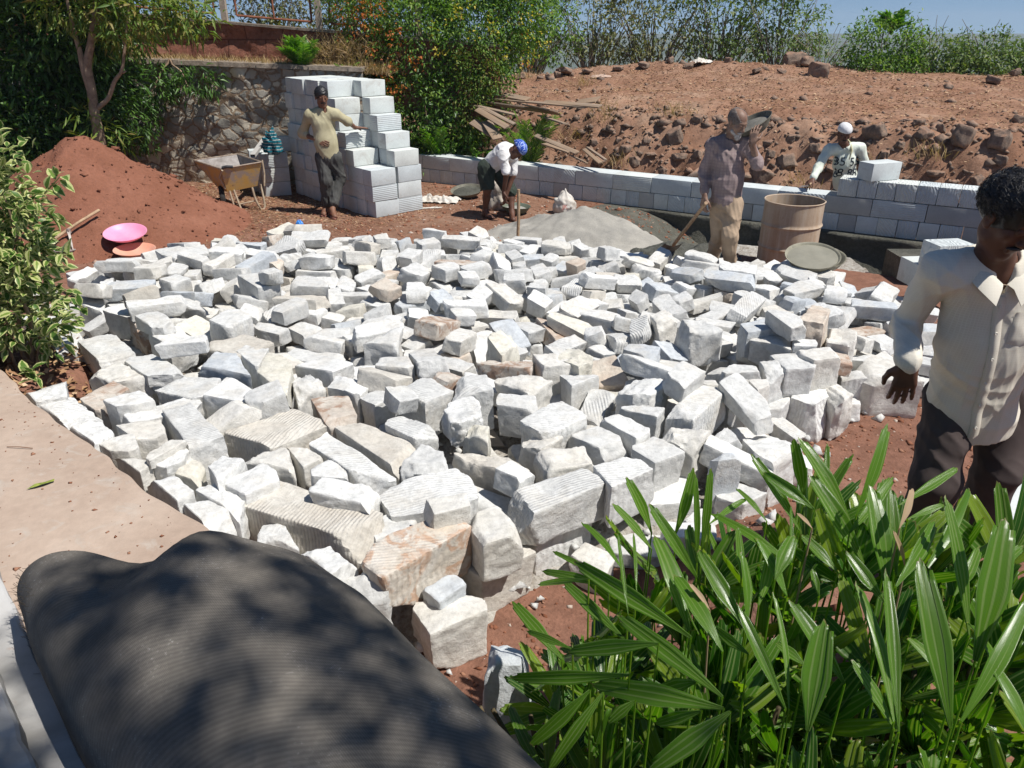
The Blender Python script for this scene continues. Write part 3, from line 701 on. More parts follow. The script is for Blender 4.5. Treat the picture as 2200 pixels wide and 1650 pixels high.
21,-153,683,6,96,1,0,-23 7,46,687,7,11,1,1,-98 3,138,693,10,98,0,12,9 11,-335,696,6,68,1,1,-72 7,190,700,7,24,0,0,-96 31,-153,705,5,29,0,0,95 8,-57,710,5,96,0,0,-23 6,-71,715,19,88,5,5,-45 16,60,718,19,31,-1,0,-94 13,-58,722,21,15,8,98,0 6,-279,727,16,54,6,-9,-82 31,91,729,15,43,-11,-3,88 22,-169,735,16,87,1,-1,47 24,236,740,10,3,-19,95,-19 27,-257,746,15,82,7,6,-55 7,112,748,18,95,13,-3,-26
29,-9,753,7,30,0,1,-94 26,-160,757,7,21,1,1,-97 27,-54,761,9,69,7,-14,69 28,-195,766,14,85,-3,14,-49 8,-142,771,5,19,0,-1,97 23,-360,778,4,41,1,-1,-90 19,-85,784,5,79,0,0,60 33,55,790,6,67,0,0,73 13,-178,797,8,14,49,-84,11 20,141,802,6,1,-53,-84,-1 22,-53,809,5,50,0,-1,85 13,-312,819,6,39,-1,0,91 27,-106,825,11,4,-83,51,-17 11,-30,836,6,99,0,1,4 5,-228,845,7,79,-6,5,-59 6,-168,853,6,59,1,-1,-80
10,-270,879,6,50,0,0,85'''

# ------------------------------------------------------------------ materials of the setting
def soil_material(name, base, dark, light, scale=1.0, litter=0.0):
 M = Mat(name, 0.95, 0.1)
 n1 = M.noise(1.3 * scale, 5, 0.6)
 n2 = M.noise(9 * scale, 6, 0.7)
 n3 = M.noise(55 * scale, 4, 0.7)
 c = M.ramp(n1, [(0.3, dark), (0.55, base), (0.75, light)])
 c2 = M.ramp(n2, [(0.25, (0.45, 0.45, 0.45)), (0.6, (1, 1, 1)), (0.8, (1.25, 1.2, 1.15))])
 c = M.mix(0.75, c, c2, 'MULTIPLY')
 c3 = M.ramp(n3, [(0.3, (0.7, 0.7, 0.7)), (0.7, (1.15, 1.15, 1.15))])
 c = M.mix(0.6, c, c3, 'MULTIPLY')
 if litter:
  st = M.mapped((28, 9, 12), (0, 0, 0.6))
  v = M.voro(1.0, 'F1', st)
  f = M.ramp(v, [(0.0, 1.0), (0.16, 1.0), (0.2, 0.0)])
  pn = M.ramp(M.noise(2.2, 3), [(0.42, 0.0), (0.62, litter)])
  f2 = M.math('MULTIPLY', f, pn)
  c = M.mix(f2, c, (0.34, 0.22, 0.13))
 M.color(c)
 M.bump(n2, 0.6, 0.03)
 M.bump(n3, 0.6, 0.012)
 return M.m

red_soil = soil_material('red_soil', (0.265, 0.135, 0.092), (0.20, 0.098, 0.066), (0.32, 0.18, 0.13), 1.0)
yard_soil = soil_material('yard_soil', (0.265, 0.15, 0.10), (0.20, 0.095, 0.06), (0.33, 0.21, 0.15), 1.0, 0.8)
hill_soil = soil_material('hill_soil', (0.33, 0.19, 0.125), (0.25, 0.13, 0.08), (0.40, 0.27, 0.19), 1.0, 0.9)

# ------------------------------------------------------------------ ground: one sheet from the camera's feet to the horizon
W0, W1 = Vector((-1.95, 13.35)), Vector((5.8, 8.73))          # front line of the new block wall
WD = (W1 - W0).normalized()
WN = Vector((-WD.y, WD.x))                                    # away from the camera
if WN.y < 0:
 WN = -WN

def wall_dist(x, y):
 return (x - W0.x) * WN.x + (y - W0.y) * WN.y

def wall_along(x, y):
 return (x - W0.x) * WD.x + (y - W0.y) * WD.y

def sstep(a, b, x):
 t = max(0.0, min(1.0, (x - a) / (b - a)))
 return t * t * (3 - 2 * t)

def bank_profile(s):
 """height of the hill at distance s behind the wall"""
 return 0.02 + 1.05 * sstep(0.75, 1.95, s) + 0.14 * sstep(1.9, 3.2, s) + max(0.0, min(s - 3.2, 7.0)) * 0.03

def ground_z(x, y):
 s, t = wall_dist(x, y), wall_along(x, y)
 n = noise.fractal(Vector((x * 0.9, y * 0.9, 3.1)), 1.0, 2.0, 3)
 z = 0.015 * n
 if s > 0.2 and x > -2.2:
  hs = s + 0.30 * noise.noise(Vector((x * 0.8, y * 0.8, 9))) + 0.10 * noise.noise(Vector((x * 3.3, y * 3.3, 4)))
  h = bank_profile(hs)
  k = sstep(-2.2, 0.2, x)
  h = h * k + 0.02 * (1 - k)
  rough = 0.10 * sstep(0.7, 1.2, s) * (1 - 0.6 * sstep(2.2, 3.5, s))
  h += rough * noise.fractal(Vector((x * 3, y * 3, 1.3)), 0.9, 2.0, 4) + 0.05 * n * sstep(1.5, 4, s)
  z = h
  z += (0.50 * math.exp(-((x - 3.2) / 3.8) ** 2) + .06) * sstep(3.5, 9, s)
  # crest, then the ground falls away
  cr = 18.5 - 0.2 * max(0.0, x) + 0.5 * noise.noise(Vector((x * 0.5, 0, 2)))
  if y > cr:
   z -= min(9.0, (y - cr) ** 1.3 * 0.35)
 elif x <= -2.2 and y > 12.9:
  z = 0.02 + 0.01 * n + (min(1.75, (y - 12.9) * 1.5) * sstep(13.0, 13.5, y))
  if y > 16.5:
   z -= min(9.0, (y - 16.5) * 0.4)
 # foundation trench in front of the right part of the wall
 if s < 0.35:
  z -= 0.52 * sstep(4.3, 6.0, t) * sstep(-1.75, -1.1, s) * (1 - 0.0)
 # red soil lifts a little towards the palm bed
 if y < 3.9:
  z += 0.32 * sstep(3.7, 2.7, y) * sstep(0.55, 1.25, x)
 return z

def ground():
 xs, ys = [], []

 def axis(segs):
  out = []
  for a, b, st in segs:
   n = max(1, int(round((b - a) / st)))
   out += [a + (b - a) * i / n for i in range(n)]
  out.append(segs[-1][1])
  return out
 xs = axis([(-600, -60, 120), (-60, -12, 6), (-12, -6, 0.4), (-6, 8, 0.07), (8, 14, 0.25), (14, 60, 5), (60, 600, 120)])
 ys = axis([(-40, -2, 6), (-2, 1.5, 0.5), (1.5, 14, 0.07), (14, 21, 0.15), (21, 32, 0.7), (32, 100, 10), (100, 900, 130)])
 V = [(x, y, ground_z(x, y)) for y in ys for x in xs]
 nx, ny = len(xs), len(ys)
 i = np.arange((nx - 1) * (ny - 1))
 r, c = i // (nx - 1), i % (nx - 1)
 a = r * nx + c
 me = mesh_np('ground', V, np.stack([a, a + 1, a + nx + 1, a + nx], axis=1), None, True)
 for m in (yard_soil, red_soil, hill_soil, footing_mat, plain_mat):
  me.materials.append(m)
 mi = []
 for k in range(len(i)):
  x = (xs[c[k]] + xs[c[k] + 1]) / 2
  y = (ys[r[k]] + ys[r[k] + 1]) / 2
  s = wall_dist(x, y)
  j = 0.25 * noise.noise(Vector((x * 2.5, y * 2.5, 0))) + 0.12 * noise.noise(Vector((x * 9, y * 9, 5)))
  if y > 32 or abs(x) > 20:
   mi.append(4)
  elif s > 0.3 and x > -2.4:
   mi.append(2)
  elif y + j < 8.6 or (x + j < -2.6 and y + j < 10.2):
   mi.append(1)
  elif s > -1.6 and wall_along(x, y) + j > 3.9:
   mi.append(3)
  else:
   mi.append(0)
 me.polygons.foreach_set('material_index', mi)
 o = obj('ground', me)
 return tag(o, kind='structure')

# dark wet mortar / lean concrete of the footing
M = Mat('wet_footing', 0.85, 0.25)
n1 = M.noise(2.5, 5, 0.7)
n2 = M.noise(26, 5, 0.75)
M.color(M.mix(0.7, M.ramp(n1, [(0.3, (0.075, 0.075, 0.06)), (0.55, (0.13, 0.125, 0.10)), (0.75, (0.21, 0.19, 0.15))]), M.ramp(n2, [(0.3, 0.5), (0.7, 1.2)]), 'MULTIPLY'))
M.bump(n2, 0.8, 0.04)
footing_mat = M.m

M = Mat('distant_plain', 0.95, 0.1)
M.color(M.ramp(M.noise(0.02, 5, 0.7), [(0.35, (0.09, 0.115, 0.10)), (0.65, (0.15, 0.165, 0.14))]))
plain_mat = M.m

# pale sawn blocks: colour varies a little per block
def block_material(name, grooves=0.0, axis='Z', swirl=False, base=(0.60, 0.635, 0.625)):
 M = Mat(name, 0.85, 0.2)
 M.rand_offset()
 n1 = M.noise(3.0, 4, 0.6)
 n2 = M.noise(40, 4, 0.65)
 c = M.ramp(n1, [(0.3, tuple(v * 0.86 for v in base)), (0.6, base), (0.8, tuple(min(1, v * 1.1) for v in base))])
 rc = M.ramp(M.rand, [(0, (0.88, 0.9, 0.93)), (0.5, (1, 1, 1)), (1, (1.05, 1.03, 0.98))])
 c = M.mix(1.0, c, rc, 'MULTIPLY')
 c = M.mix(0.4, c, M.ramp(n2, [(0.3, 0.8), (0.7, 1.1)]), 'MULTIPLY')
 sm_ = M.ramp(M.noise(5.5, 5, 0.7, dist=0.8), [(0.56, 0.0), (0.68, 0.45)])
 c = M.mix(sm_, c, (0.40, 0.37, 0.33))
 M.color(c)
 M.bump(n2, 0.25, 0.004)
 M.bump(M.noise(9, 3, 0.5), 0.2, 0.006)
 if grooves:
  wv = M.wave(13.0, 0.25, axis, src=M.tc.outputs['Object'])
  M.bump(wv, grooves, 0.012)
 if swirl:
  a = M.wave(9.0, 14.0, 'X', dscale=0.7)
  M.bump(a, 0.55, 0.012)
 return M.m

blk_plain = block_material('sawn_block')
blk_groove = block_material('sawn_block_grooved', 0.32, 'Z')
blk_diag = block_material('sawn_block_diagonal', 0.35, 'DIAGONAL')
blk_swirl = block_material('sawn_block_scratched', swirl=True)
blk_dirty = block_material('sawn_block_mortar_smeared', base=(0.44, 0.44, 0.42))

def block_mesh(L, W, H, mat, seed, bev=0.006):
 """sawn block, origin in the middle of its base, long axis X, slightly uneven"""
 r = random.Random(seed)
 c = []
 for z in (0, H):
  for x, y in ((-L / 2, -W / 2), (L / 2, -W / 2), (L / 2, W / 2), (-L / 2, W / 2)):
   c.append((x + r.uniform(-.003, .003), y + r.uniform(-.003, .003), z))
 return MB().hexa(c).mesh('block', mat, bevel=bev, sharp=40)

def ordinal(n):
 w_ = ['first', 'second', 'third', 'fourth', 'fifth', 'sixth', 'seventh', 'eighth', 'ninth', 'tenth', 'eleventh', 'twelfth', 'thirteenth', 'fourteenth', 'fifteenth', 'sixteenth']
 return w_[n - 1] if n <= 16 else '%dth' % n

ground()

# ------------------------------------------------------------------ the new block wall on its footing
def block_wall():
 root = empty('block_wall', (W0.x, W0.y, 0), 'long low wall of pale grey sawn blocks under construction behind the workers', 'wall', rz=math.atan2(WD.y, WD.x))
 total = (W1 - W0).length
 r = random.Random(3)
 mats = [blk_plain, blk_groove, blk_plain, blk_groove, blk_plain, blk_diag]
 # local x runs along the wall, local -y faces the camera
 def row(z, H, L, jit, x0, x1, depth, choose, y0=0.0):
  x = x0
  k = 0
  while x < x1 - 0.08:
   l = min(L * r.uniform(1 - jit, 1 + jit), x1 - x)
   me = block_mesh(l - 0.006, depth, H - 0.006, choose(k), int(x * 1000) + int(z * 77))
   o = obj('block', me, root, (x + l / 2, y0 + depth / 2 + r.uniform(-.006, .006), z + 0.003))
   x += l
   k += 1
 swirls = [blk_swirl, blk_plain, blk_swirl, blk_diag, blk_plain, blk_dirty]
 row(0.22, 0.215, 0.57, 0.10, 0, total, 0.34, lambda k: mats[k % 6] if k < 12 else [blk_dirty, blk_groove][k % 2])
 row(0.0, 0.22, 0.225, 0.12, 0, total, 0.36, lambda k: swirls[(k * 5) % 6])
 row(0.438, 0.215, 0.225, 0.06, total - 2.0, total, 0.33, lambda k: blk_swirl)
 # footing: rough strip of wet concrete below the blocks
 n = 110
 V, Fc = [], []
 rows = [(-0.10, 0.0), (-0.115, -0.03), (-0.10, -0.10), (-0.09, -0.2), (-0.12, -0.3), (-0.2, -0.42), (-0.32, -0.54), (-0.34, -0.7)]

 rows = [(0.05, 0.0)] + rows
 for i in range(n + 1):
  x = total * i / n
  dep = 0.10 + 0.90 * sstep(2.2, 6.2, x)
  for j, (y, z) in enumerate(rows):
   f = noise.fractal(Vector((x * 4, z * 7, 2)), 0.9, 2.0, 4)
   V.append((x, y * (0.4 + 0.6 * dep) - 0.045 * f * (j > 0), z * max(dep, .25) - 0.002 + (0.012 * f if j > 1 else 0)))
 m = len(rows)
 for i in range(n):
  for j in range(m - 1):
   a = i * m + j
   Fc.append([a, a + 1, a + m + 1, a + m])
 obj('footing', mesh_np('footing', V, Fc, footing_mat, True), root)
 return root

block_wall()

def wall_point(t, s=0.0, z=0.0):
 p = W0 + WD * t + WN * s
 return Vector((p.x, p.y, z))

WALL_A = math.atan2(WD.y, WD.x)
tp = PY(1890, 395, 9.75)
t_ = wall_along(tp.x, tp.y)
lb = obj('loose_block', block_mesh(0.44, 0.24, 0.21, blk_plain, 5), None, wall_point(wall_along(*PZ(1892, 377, .655)[:2]), 0.17, 0.6555), (0, 0, WALL_A + 0.9))
tag(lb, 'single pale block standing loose on the wall beside the mason', 'block')

# ------------------------------------------------------------------ stacked new blocks
SO = Vector((-1.86, 10.42))
SW = Vector((0.74, 0.67)).normalized()       # long axis of the blocks
SU = Vector((-SW.y, SW.x))                   # along the row of block ends
SA = math.atan2(SW.y, SW.x)
BL, BW, BH = 0.40, 0.205, 0.211
h0 = [3, 3, 4, 5, 7, 8, 8, 8, 8, 8, 8]
h1 = [4, 5, 6, 7, 8, 8, 8, 8, 8, 8, 8]
_bm = {}
for k_, mt in (('p', blk_plain), ('g', blk_groove), ('d', blk_diag), ('s', blk_swirl)):
 _bm[k_] = [block_mesh(BL - .004, BW - .005, BH - .004, mt, 40 + q) for q in range(3)]

def stack_block(i, j, k):
 r = random.Random(i * 100 + j * 10 + k * 7)
 kind = 'pppgpppgp'[(i * 5 + k * 7 + j * 3) % 9]
 p = SO + SU * (BW * (i + 0.5)) + SW * (BL * (j + 0.5) + r.uniform(-.025, .025) + (0.0 if k < 5 else 0.02))
 o = obj('stacked_block', random.Random(i + k * 3).choice(_bm[kind]), None, (p.x, p.y, BH * k), (0, 0, SA + r.uniform(-.02, .02)))
 face = {'p': 'smooth', 'g': 'grooved', 'd': 'diagonally scored', 's': 'scratched'}[kind]
 tag(o, '%s %s block of tall stack, %s row from right end, %s course up' % (face, 'front' if j == 0 else 'rear', ordinal(i + 1), ordinal(k + 1)), 'block', 'blocks of the tall stack')

for i in range(11):
 for k in range(h0[i]):
  stack_block(i, 0, k)
 for k in range(h1[i]):
  if i == 0 or k >= h0[i] or k == h1[i] - 1 or k >= h1[i - 1] or (i == 10):
   stack_block(i, 1, k)
  elif k % 1 == 0 and i in (1, 2, 3):
   stack_block(i, 1, k)

# smaller stack by the rubble wall
q0 = Vector((-3.62, 12.0))
small = [(0, 0, 0, 'p'), (0, 0, 1, 'g'), (0, 0, 2, 'g'), (-.235, 0.02, 0, 's'), (-.235, .02, 1, 'p'), (-.235, .02, 2, 's'), (-.47, 0.04, 0, 'p'), (-.47, .04, 1, 'p'), (-.47, .04, 2, 'p'), (-.04, .3, 3, 'g')]
for n_, (a, b, k, kd) in enumerate(small):
 p = q0 - SU * a * -1 + SW * b
 p = q0 + SU * (-a) + SW * b
 o = obj('stacked_block', _bm[kd][n_ % 3], None, (p.x, p.y, BH * k), (0, 0, SA - 0.35 + 0.03 * math.sin(n_)))
 nm = ['front', 'middle', 'rear'][min(2, int(round(-a / .235)))]
 tag(o, ('pale grey block alone on top of the small stack, behind the striped cloth' if k == 3 else 'pale block of the small stack by the wheelbarrow, %s pile, %s course up' % (nm, ordinal(k + 1))), 'block', 'blocks of the small stack')

# ------------------------------------------------------------------ rubble retaining wall, upper laterite wall, fence
M = Mat('rubble_masonry', 0.9, 0.2)
mp = M.mapped((4.9, 4.9, 6.6))
dn = M.n.new('ShaderNodeTexNoise')
dn.inputs['Scale'].default_value = 2.2
dn.inputs['Detail'].default_value = 3
M.L(mp, dn.inputs['Vector'])
va = M.n.new('ShaderNodeVectorMath')
va.operation = 'MULTIPLY_ADD'
M.L(dn.outputs['Color'], va.inputs[0])
va.inputs[1].default_value = (0.45, 0.45, 0.45)
M.L(mp, va.inputs[2])
edge = M.voro(1.0, 'DISTANCE_TO_EDGE', va.outputs[0])
cell = M.voro(1.0, 'F1', va.outputs[0], 'Color')
cellf = M.sep(cell, 'X')
n1 = M.noise(7, 5, 0.65)
n2 = M.noise(35, 5, 0.7)
stone = M.ramp(cellf, [(0.0, (0.22, 0.21, 0.185)), (0.35, (0.30, 0.285, 0.245)), (0.6, (0.37, 0.335, 0.28)), (0.85, (0.45, 0.395, 0.31)), (0.93, (0.58, 0.51, 0.39))])
stone = M.mix(0.6, stone, M.ramp(n1, [(0.3, 0.75), (0.7, 1.2)]), 'MULTIPLY')
mort = M.ramp(n2, [(0.3, (0.17, 0.12, 0.08)), (0.7, (0.34, 0.245, 0.165))])
f = M.ramp(M.math('ADD', edge, M.math('MULTIPLY', M.math('SUBTRACT', n2, 0.5), 0.10)), [(0.045, 1.0), (0.10, 0.0)])
M.color(M.mix(f, stone, mort))
M.bump(M.ramp(edge, [(0.04, 0.0), (0.14, 0.9), (0.3, 1.0)]), 0.45, 0.03)
M.bump(n2, 0.6, 0.015)
rubble_mat = M.m

M = Mat('laterite_wall', 0.95, 0.1)
n1 = M.noise(1.6, 5, 0.65)
n2 = M.noise(14, 6, 0.7)
st = M.noise(6, 4, 0.6, M.mapped((1.0, 1.0, 0.12)))
c = M.ramp(n1, [(0.3, (0.19, 0.082, 0.056)), (0.55, (0.27, 0.12, 0.082)), (0.8, (0.34, 0.18, 0.13))])
c = M.mix(0.7, c, M.ramp(n2, [(0.3, 0.5), (0.7, 1.3)]), 'MULTIPLY')
c = M.mix(M.ramp(st, [(0.58, 0.0), (0.72, 0.5)]), c, (0.27, 0.15, 0.10))
br = M.n.new('ShaderNodeTexBrick')
br.inputs['Scale'].default_value = 1.0
br.inputs['Brick Width'].default_value = 0.62
br.inputs['Row Height'].default_value = 0.27
br.inputs['Mortar Size'].default_value = 0.012
M.L(M.mapped((1, 1, 1), (math.pi / 2, 0, 0)), br.inputs['Vector'])
M.color(M.mix(M.math('MULTIPLY', br.outputs['Fac'], 0.6), c, (0.06, 0.025, 0.018)))
M.bump(n2, 0.7, 0.03)
laterite_mat = M.m

M = Mat('weathered_coping', 0.9, 0.15)
n2 = M.noise(12, 5, 0.7)
M.color(M.ramp(n2, [(0.3, (0.14, 0.11, 0.085)), (0.7, (0.36, 0.30, 0.24))]))
M.bump(n2, 0.6, 0.02)
coping_mat = M.m

def relief_wall(name, a, b, z0, z1a, z1b, thick, mat, amp, step=0.06, seed=0):
 """wall from a to b (xy), uneven front face"""
 a, b = Vector(a), Vector(b)
 L = (b - a).length
 nx = int(L / step)
 nz = int((max(z1a, z1b) - z0) / step)
 V, Fq = [], []
 ang = math.atan2(b.y - a.y, b.x - a.x)
 for i in range(nx + 1):
  x = L * i / nx
  zt = z1a + (z1b - z1a) * i / nx
  col_ = []
  for j in range(nz + 1):
   z = z0 + (zt - z0) * j / nz
   d = amp * noise.fractal(Vector((x * 3 + seed, z * 3.5, seed)), 0.8, 2.0, 4)
   col_.append((x, d, z + (0.4 * amp * noise.noise(Vector((x * 5, 1, seed))) if j == nz else 0)))
  col_.append((x, thick, col_[-1][2]))
  col_.append((x, thick, z0))
  V += col_
 m = nz + 3
 for i in range(nx):
  for j in range(m - 1):
   p = i * m + j
   Fq.append([p, p + m, p + m + 1, p + 1])
 me = mesh_np(name, V, np.array(Fq), mat, True, 50)
 return me, (a.x, a.y, 0), (0, 0, ang)

me, l_, r_ = relief_wall('rubble', (-10.5, 13.3), (-2.3, 12.75), -0.1, 1.98, 1.72, 0.5, rubble_mat, 0.05, 0.055, 3)
rw_ = empty('rubble_wall', l_, 'mossy rubble stone retaining wall behind the wheelbarrow', 'wall', rz=r_[2])
obj('masonry', me, rw_)
cm = MB()
for i in range(40):
 x0 = 8.218 * i / 40
 zt = 1.98 - 0.26 * i / 40
 zt2 = 1.98 - 0.26 * (i + 1) / 40
 y0 = -0.055 + 0.03 * noise.noise(Vector((i * .7, 0, 0)))
 e = 0.015 * noise.noise(Vector((i * 1.3, 4, 0)))
 cm.hexa([(x0, y0, zt + .005), (x0 + .2055, y0, zt2 + .005), (x0 + .2055, 0.45, zt2 + .01), (x0, 0.45, zt + .01), (x0, y0 + .01, zt + .07 + e), (x0 + .2055, y0 + .01, zt2 + .07 + e), (x0 + .2055, 0.45, zt2 + .08 + e), (x0, 0.45, zt + .08 + e)])
cm.build('coping', coping_mat, rw_)

me, l_, r_ = relief_wall('laterite', (-10.5, 13.95), (-0.2, 13.45), 1.0, 2.85, 2.05, 0.3, laterite_mat, 0.05, 0.07, 8)
uw = empty('laterite_wall', l_, 'reddish brown stained wall above the rubble wall, under the wire fence', 'wall', rz=r_[2])
obj('wall_face', me, uw)
cm = MB()
LL = (Vector((-10.5, 13.95)) - Vector((-0.2, 13.45))).length
for i in range(50):
 x0, x1 = LL * i / 50, LL * (i + 1) / 50
 za, zb = 2.85 - .80 * i / 50, 2.85 - .80 * (i + 1) / 50
 cm.hexa([(x0, -.05, za), (x1, -.05, zb), (x1, .33, zb), (x0, .33, za), (x0, -.05, za + .035), (x1, -.05, zb + .035), (x1, .33, zb + .035), (x0, .33, za + .035)])
cm.build('coping', coping_mat, uw)

# soil shelf between the two walls (dry grass on it comes later)
sh = []
for i in range(90):
 x = -10.5 + 8.6 * i / 89
 for j in range(8):
  y = 13.66 - 0.067 * (x + 10.5) + j * 0.10
  sh.append((x, y, 1.93 - 0.032 * (x + 10.5) + 0.02 * j + 0.05 * noise.noise(Vector((x * 2, y * 3, 0)))))
i_ = np.arange(89 * 7)
a_ = (i_ // 7) * 8 + i_ % 7
tag(obj('soil_shelf', mesh_np('soil_shelf', sh, np.stack([a_, a_ + 8, a_ + 9, a_ + 1], 1), hill_soil, True)), kind='structure')

# fence on the upper wall
M = Mat('rusty_steel', 0.8, 0.3)
n1 = M.noise(9, 5, 0.7)
M.color(M.ramp(n1, [(0.3, (0.13, 0.045, 0.025)), (0.6, (0.25, 0.10, 0.055)), (0.8, (0.33, 0.2, 0.14))]))
M.bump(n1, 0.3, 0.005)
rust_mat = M.m
M = Mat('fence_post_concrete', 0.9, 0.2)
n1 = M.noise(14, 5, 0.7)
M.color(M.ramp(n1, [(0.3, (0.26, 0.21, 0.17)), (0.7, (0.45, 0.38, 0.31))]))
M.bump(n1, 0.4, 0.01)
post_mat = M.m
wire_mat = Mat('galvanised_wire', 0.5, 0.5).color((0.24, 0.235, 0.22)).m

def fence_at(x):
 """point on top of the laterite wall at world x"""
 k = (x + 10.5) / 10.3
 return Vector((x, 13.95 - 0.5 * k + 0.14, 2.885 - 0.80 * k))

def mesh_fence():
 root = empty('wire_fence', fence_at(-5), 'rusty framed chain-link fence standing on the reddish brown wall', 'fence')
 o0 = root.location.copy()

 def add(mb, name, mat, sharp=None):
  o = mb.build(name, mat, root, sharp=sharp)
  o.location = -o0
  return o
 for x in (-6.4, -4.66, -3.12, -1.5):
  p = fence_at(x)
  b = MB().box((p.x - .045, p.y - .045, p.z - .06), (p.x + .045, p.y + .045, p.z + 1.5))
  add(b, 'post', post_mat)
 spans = [(-6.3, -4.82), (-4.46, -3.24), (-2.93, -1.6), (-8.0, -6.5)]
 for a, b in spans:
  pa, pb = fence_at(a), fence_at(b)
  za, zb = Vector((0, 0, 0.10)), Vector((0, 0, 1.35))
  fr = MB()
  for p, q in ((pa + za, pb + za), (pa + zb, pb + zb), (pa + za, pa + zb), (pb + za, pb + zb), ((pa + pb) / 2 + za, (pa + pb) / 2 + zb)):
   d = (q - p).normalized()
   fr.tube([p, q], 0.018, 4)
  add(fr, 'frame', rust_mat)
  w_ = MB()
  L = (pb - pa).length
  dz = 1.25
  n = int((L + dz) / 0.075)
  for sgn in (1, -1):
   for i in range(n):
    s0 = -dz + i * 0.075 if sgn == 1 else i * 0.075
    # diagonal from (s0,0) rising
    t0, t1 = s0, s0 + sgn * dz
    u0, u1 = 0.0, 1.0
    if sgn == 1:
     if t0 < 0:
      u0 = (0 - t0) / (t1 - t0)
     if t1 > L:
      u1 = (L - t0) / (t1 - t0)
    else:
     if t1 < 0:
      u1 = t0 / (t0 - t1)
     if t0 > L:
      u0 = (t0 - L) / (t0 - t1)
    if u1 <= u0 or u0 < 0 or u1 > 1:
     continue
    A = pa + (pb - pa) * ((t0 + (t1 - t0) * u0) / L) + za + Vector((0, 0.003 * sgn, dz * u0))
    B = pa + (pb - pa) * ((t0 + (t1 - t0) * u1) / L) + za + Vector((0, 0.003 * sgn, dz * u1))
    if (B - A).length > .02:
     w_.tube([A, B], 0.0028, 3, cap=False)
  add(w_, 'wire_mesh', wire_mat)
 rl = MB()
 for a, b in ((-6.4, -6.3), (-4.82, -4.46), (-3.24, -2.93), (-1.6, -1.5)):
  rl.tube([fence_at(a) + Vector((0, 0, .55)), fence_at(b) + Vector((0, 0, .55))], .016, 4)
 add(rl, 'bracket', rust_mat)

mesh_fence()

# ------------------------------------------------------------------ foreground slab with its worn edge
M = Mat('dusty_concrete', 0.9, 0.15)
n1 = M.noise(1.8, 5, 0.6)
n2 = M.noise(22, 5, 0.65)
n3 = M.noise(5, 4, 0.7, dist=1.5)
c = M.ramp(n1, [(0.3, (0.36, 0.27, 0.21)), (0.6, (0.43, 0.335, 0.265)), (0.8, (0.50, 0.41, 0.335))])
c = M.mix(M.ramp(n3, [(0.55, 0.0), (0.75, 0.55)]), c, (0.47, 0.44, 0.39))
c = M.mix(0.5, c, M.ramp(n2, [(0.3, 0.82), (0.7, 1.12)]), 'MULTIPLY')
M.color(c)
M.bump(n2, 0.35, 0.008)
slab_mat = M.m

def smooth_curve(pts, n):
 out = []
 m = len(pts)
 for i in range(m - 1):
  p0, p1, p2, p3 = pts[max(i - 1, 0)], pts[i], pts[i + 1], pts[min(i + 2, m - 1)]
  for k in range(n):
   t = k / n
   out.append(0.5 * ((2 * p1) + (p2 - p0) * t + (2 * p0 - 5 * p1 + 4 * p2 - p3) * t * t + (3 * p1 - p0 - 3 * p2 + p3) * t ** 3))
 out.append(pts[-1])
 return out

SLAB_Z = 0.6
edge_pts = [PZ(a, b, SLAB_Z) for a, b in ((-330, 560), (-120, 690), (0, 793), (52, 848), (110, 895), (200, 958), (300, 1040), (420, 1118), (560, 1230), (760, 1420), (1010, 1680))]
edge_pts.append(Vector((0.05, 0.35, SLAB_Z)))
edge_pts.append(Vector((0.4, -1.5, SLAB_Z)))
ec = smooth_curve(edge_pts, 14)
V, Fq = [], []
rr_ = random.Random(4)
for i, p in enumerate(ec):
 j = 0.012 * noise.noise(Vector((p.x * 6, p.y * 6, 0)))
 q = Vector((p.x + j, p.y + j, SLAB_Z))
 V += [(-5.5, q.y + 0.3 * (q.x + 5.5) * 0, SLAB_Z), ((q.x - 5.5) / 2, q.y, SLAB_Z), (q.x - .012, q.y - .012, SLAB_Z), (q.x + .004, q.y + .003, SLAB_Z - 0.012), (q.x + 0.012, q.y + 0.01, -0.1)]
for i in range(len(ec) - 1):
 for j in range(4):
  a = i * 5 + j
  Fq.append([a, a + 5, a + 6, a + 1])
tag(obj('terrace_slab', mesh_np('terrace_slab', V, Fq, slab_mat)), kind='structure')

# ------------------------------------------------------------------ loose stones
STONE_COL = {
 'g': ((0.53, 0.53, 0.515), (0.63, 0.63, 0.61)), 'w': ((0.63, 0.63, 0.61), (0.71, 0.71, 0.69)), 'c': ((0.57, 0.55, 0.50), (0.67, 0.655, 0.615)),
 'y': ((0.59, 0.56, 0.47), (0.67, 0.65, 0.58)), 't': ((0.49, 0.45, 0.39), (0.60, 0.575, 0.52)), 'b': ((0.42, 0.33, 0.26), (0.60, 0.56, 0.50)),
 'r': ((0.55, 0.47, 0.38), (0.66, 0.62, 0.56)), 'p': ((0.50, 0.40, 0.32), (0.62, 0.56, 0.48)), 'u': ((0.44, 0.47, 0.50), (0.56, 0.585, 0.60))}

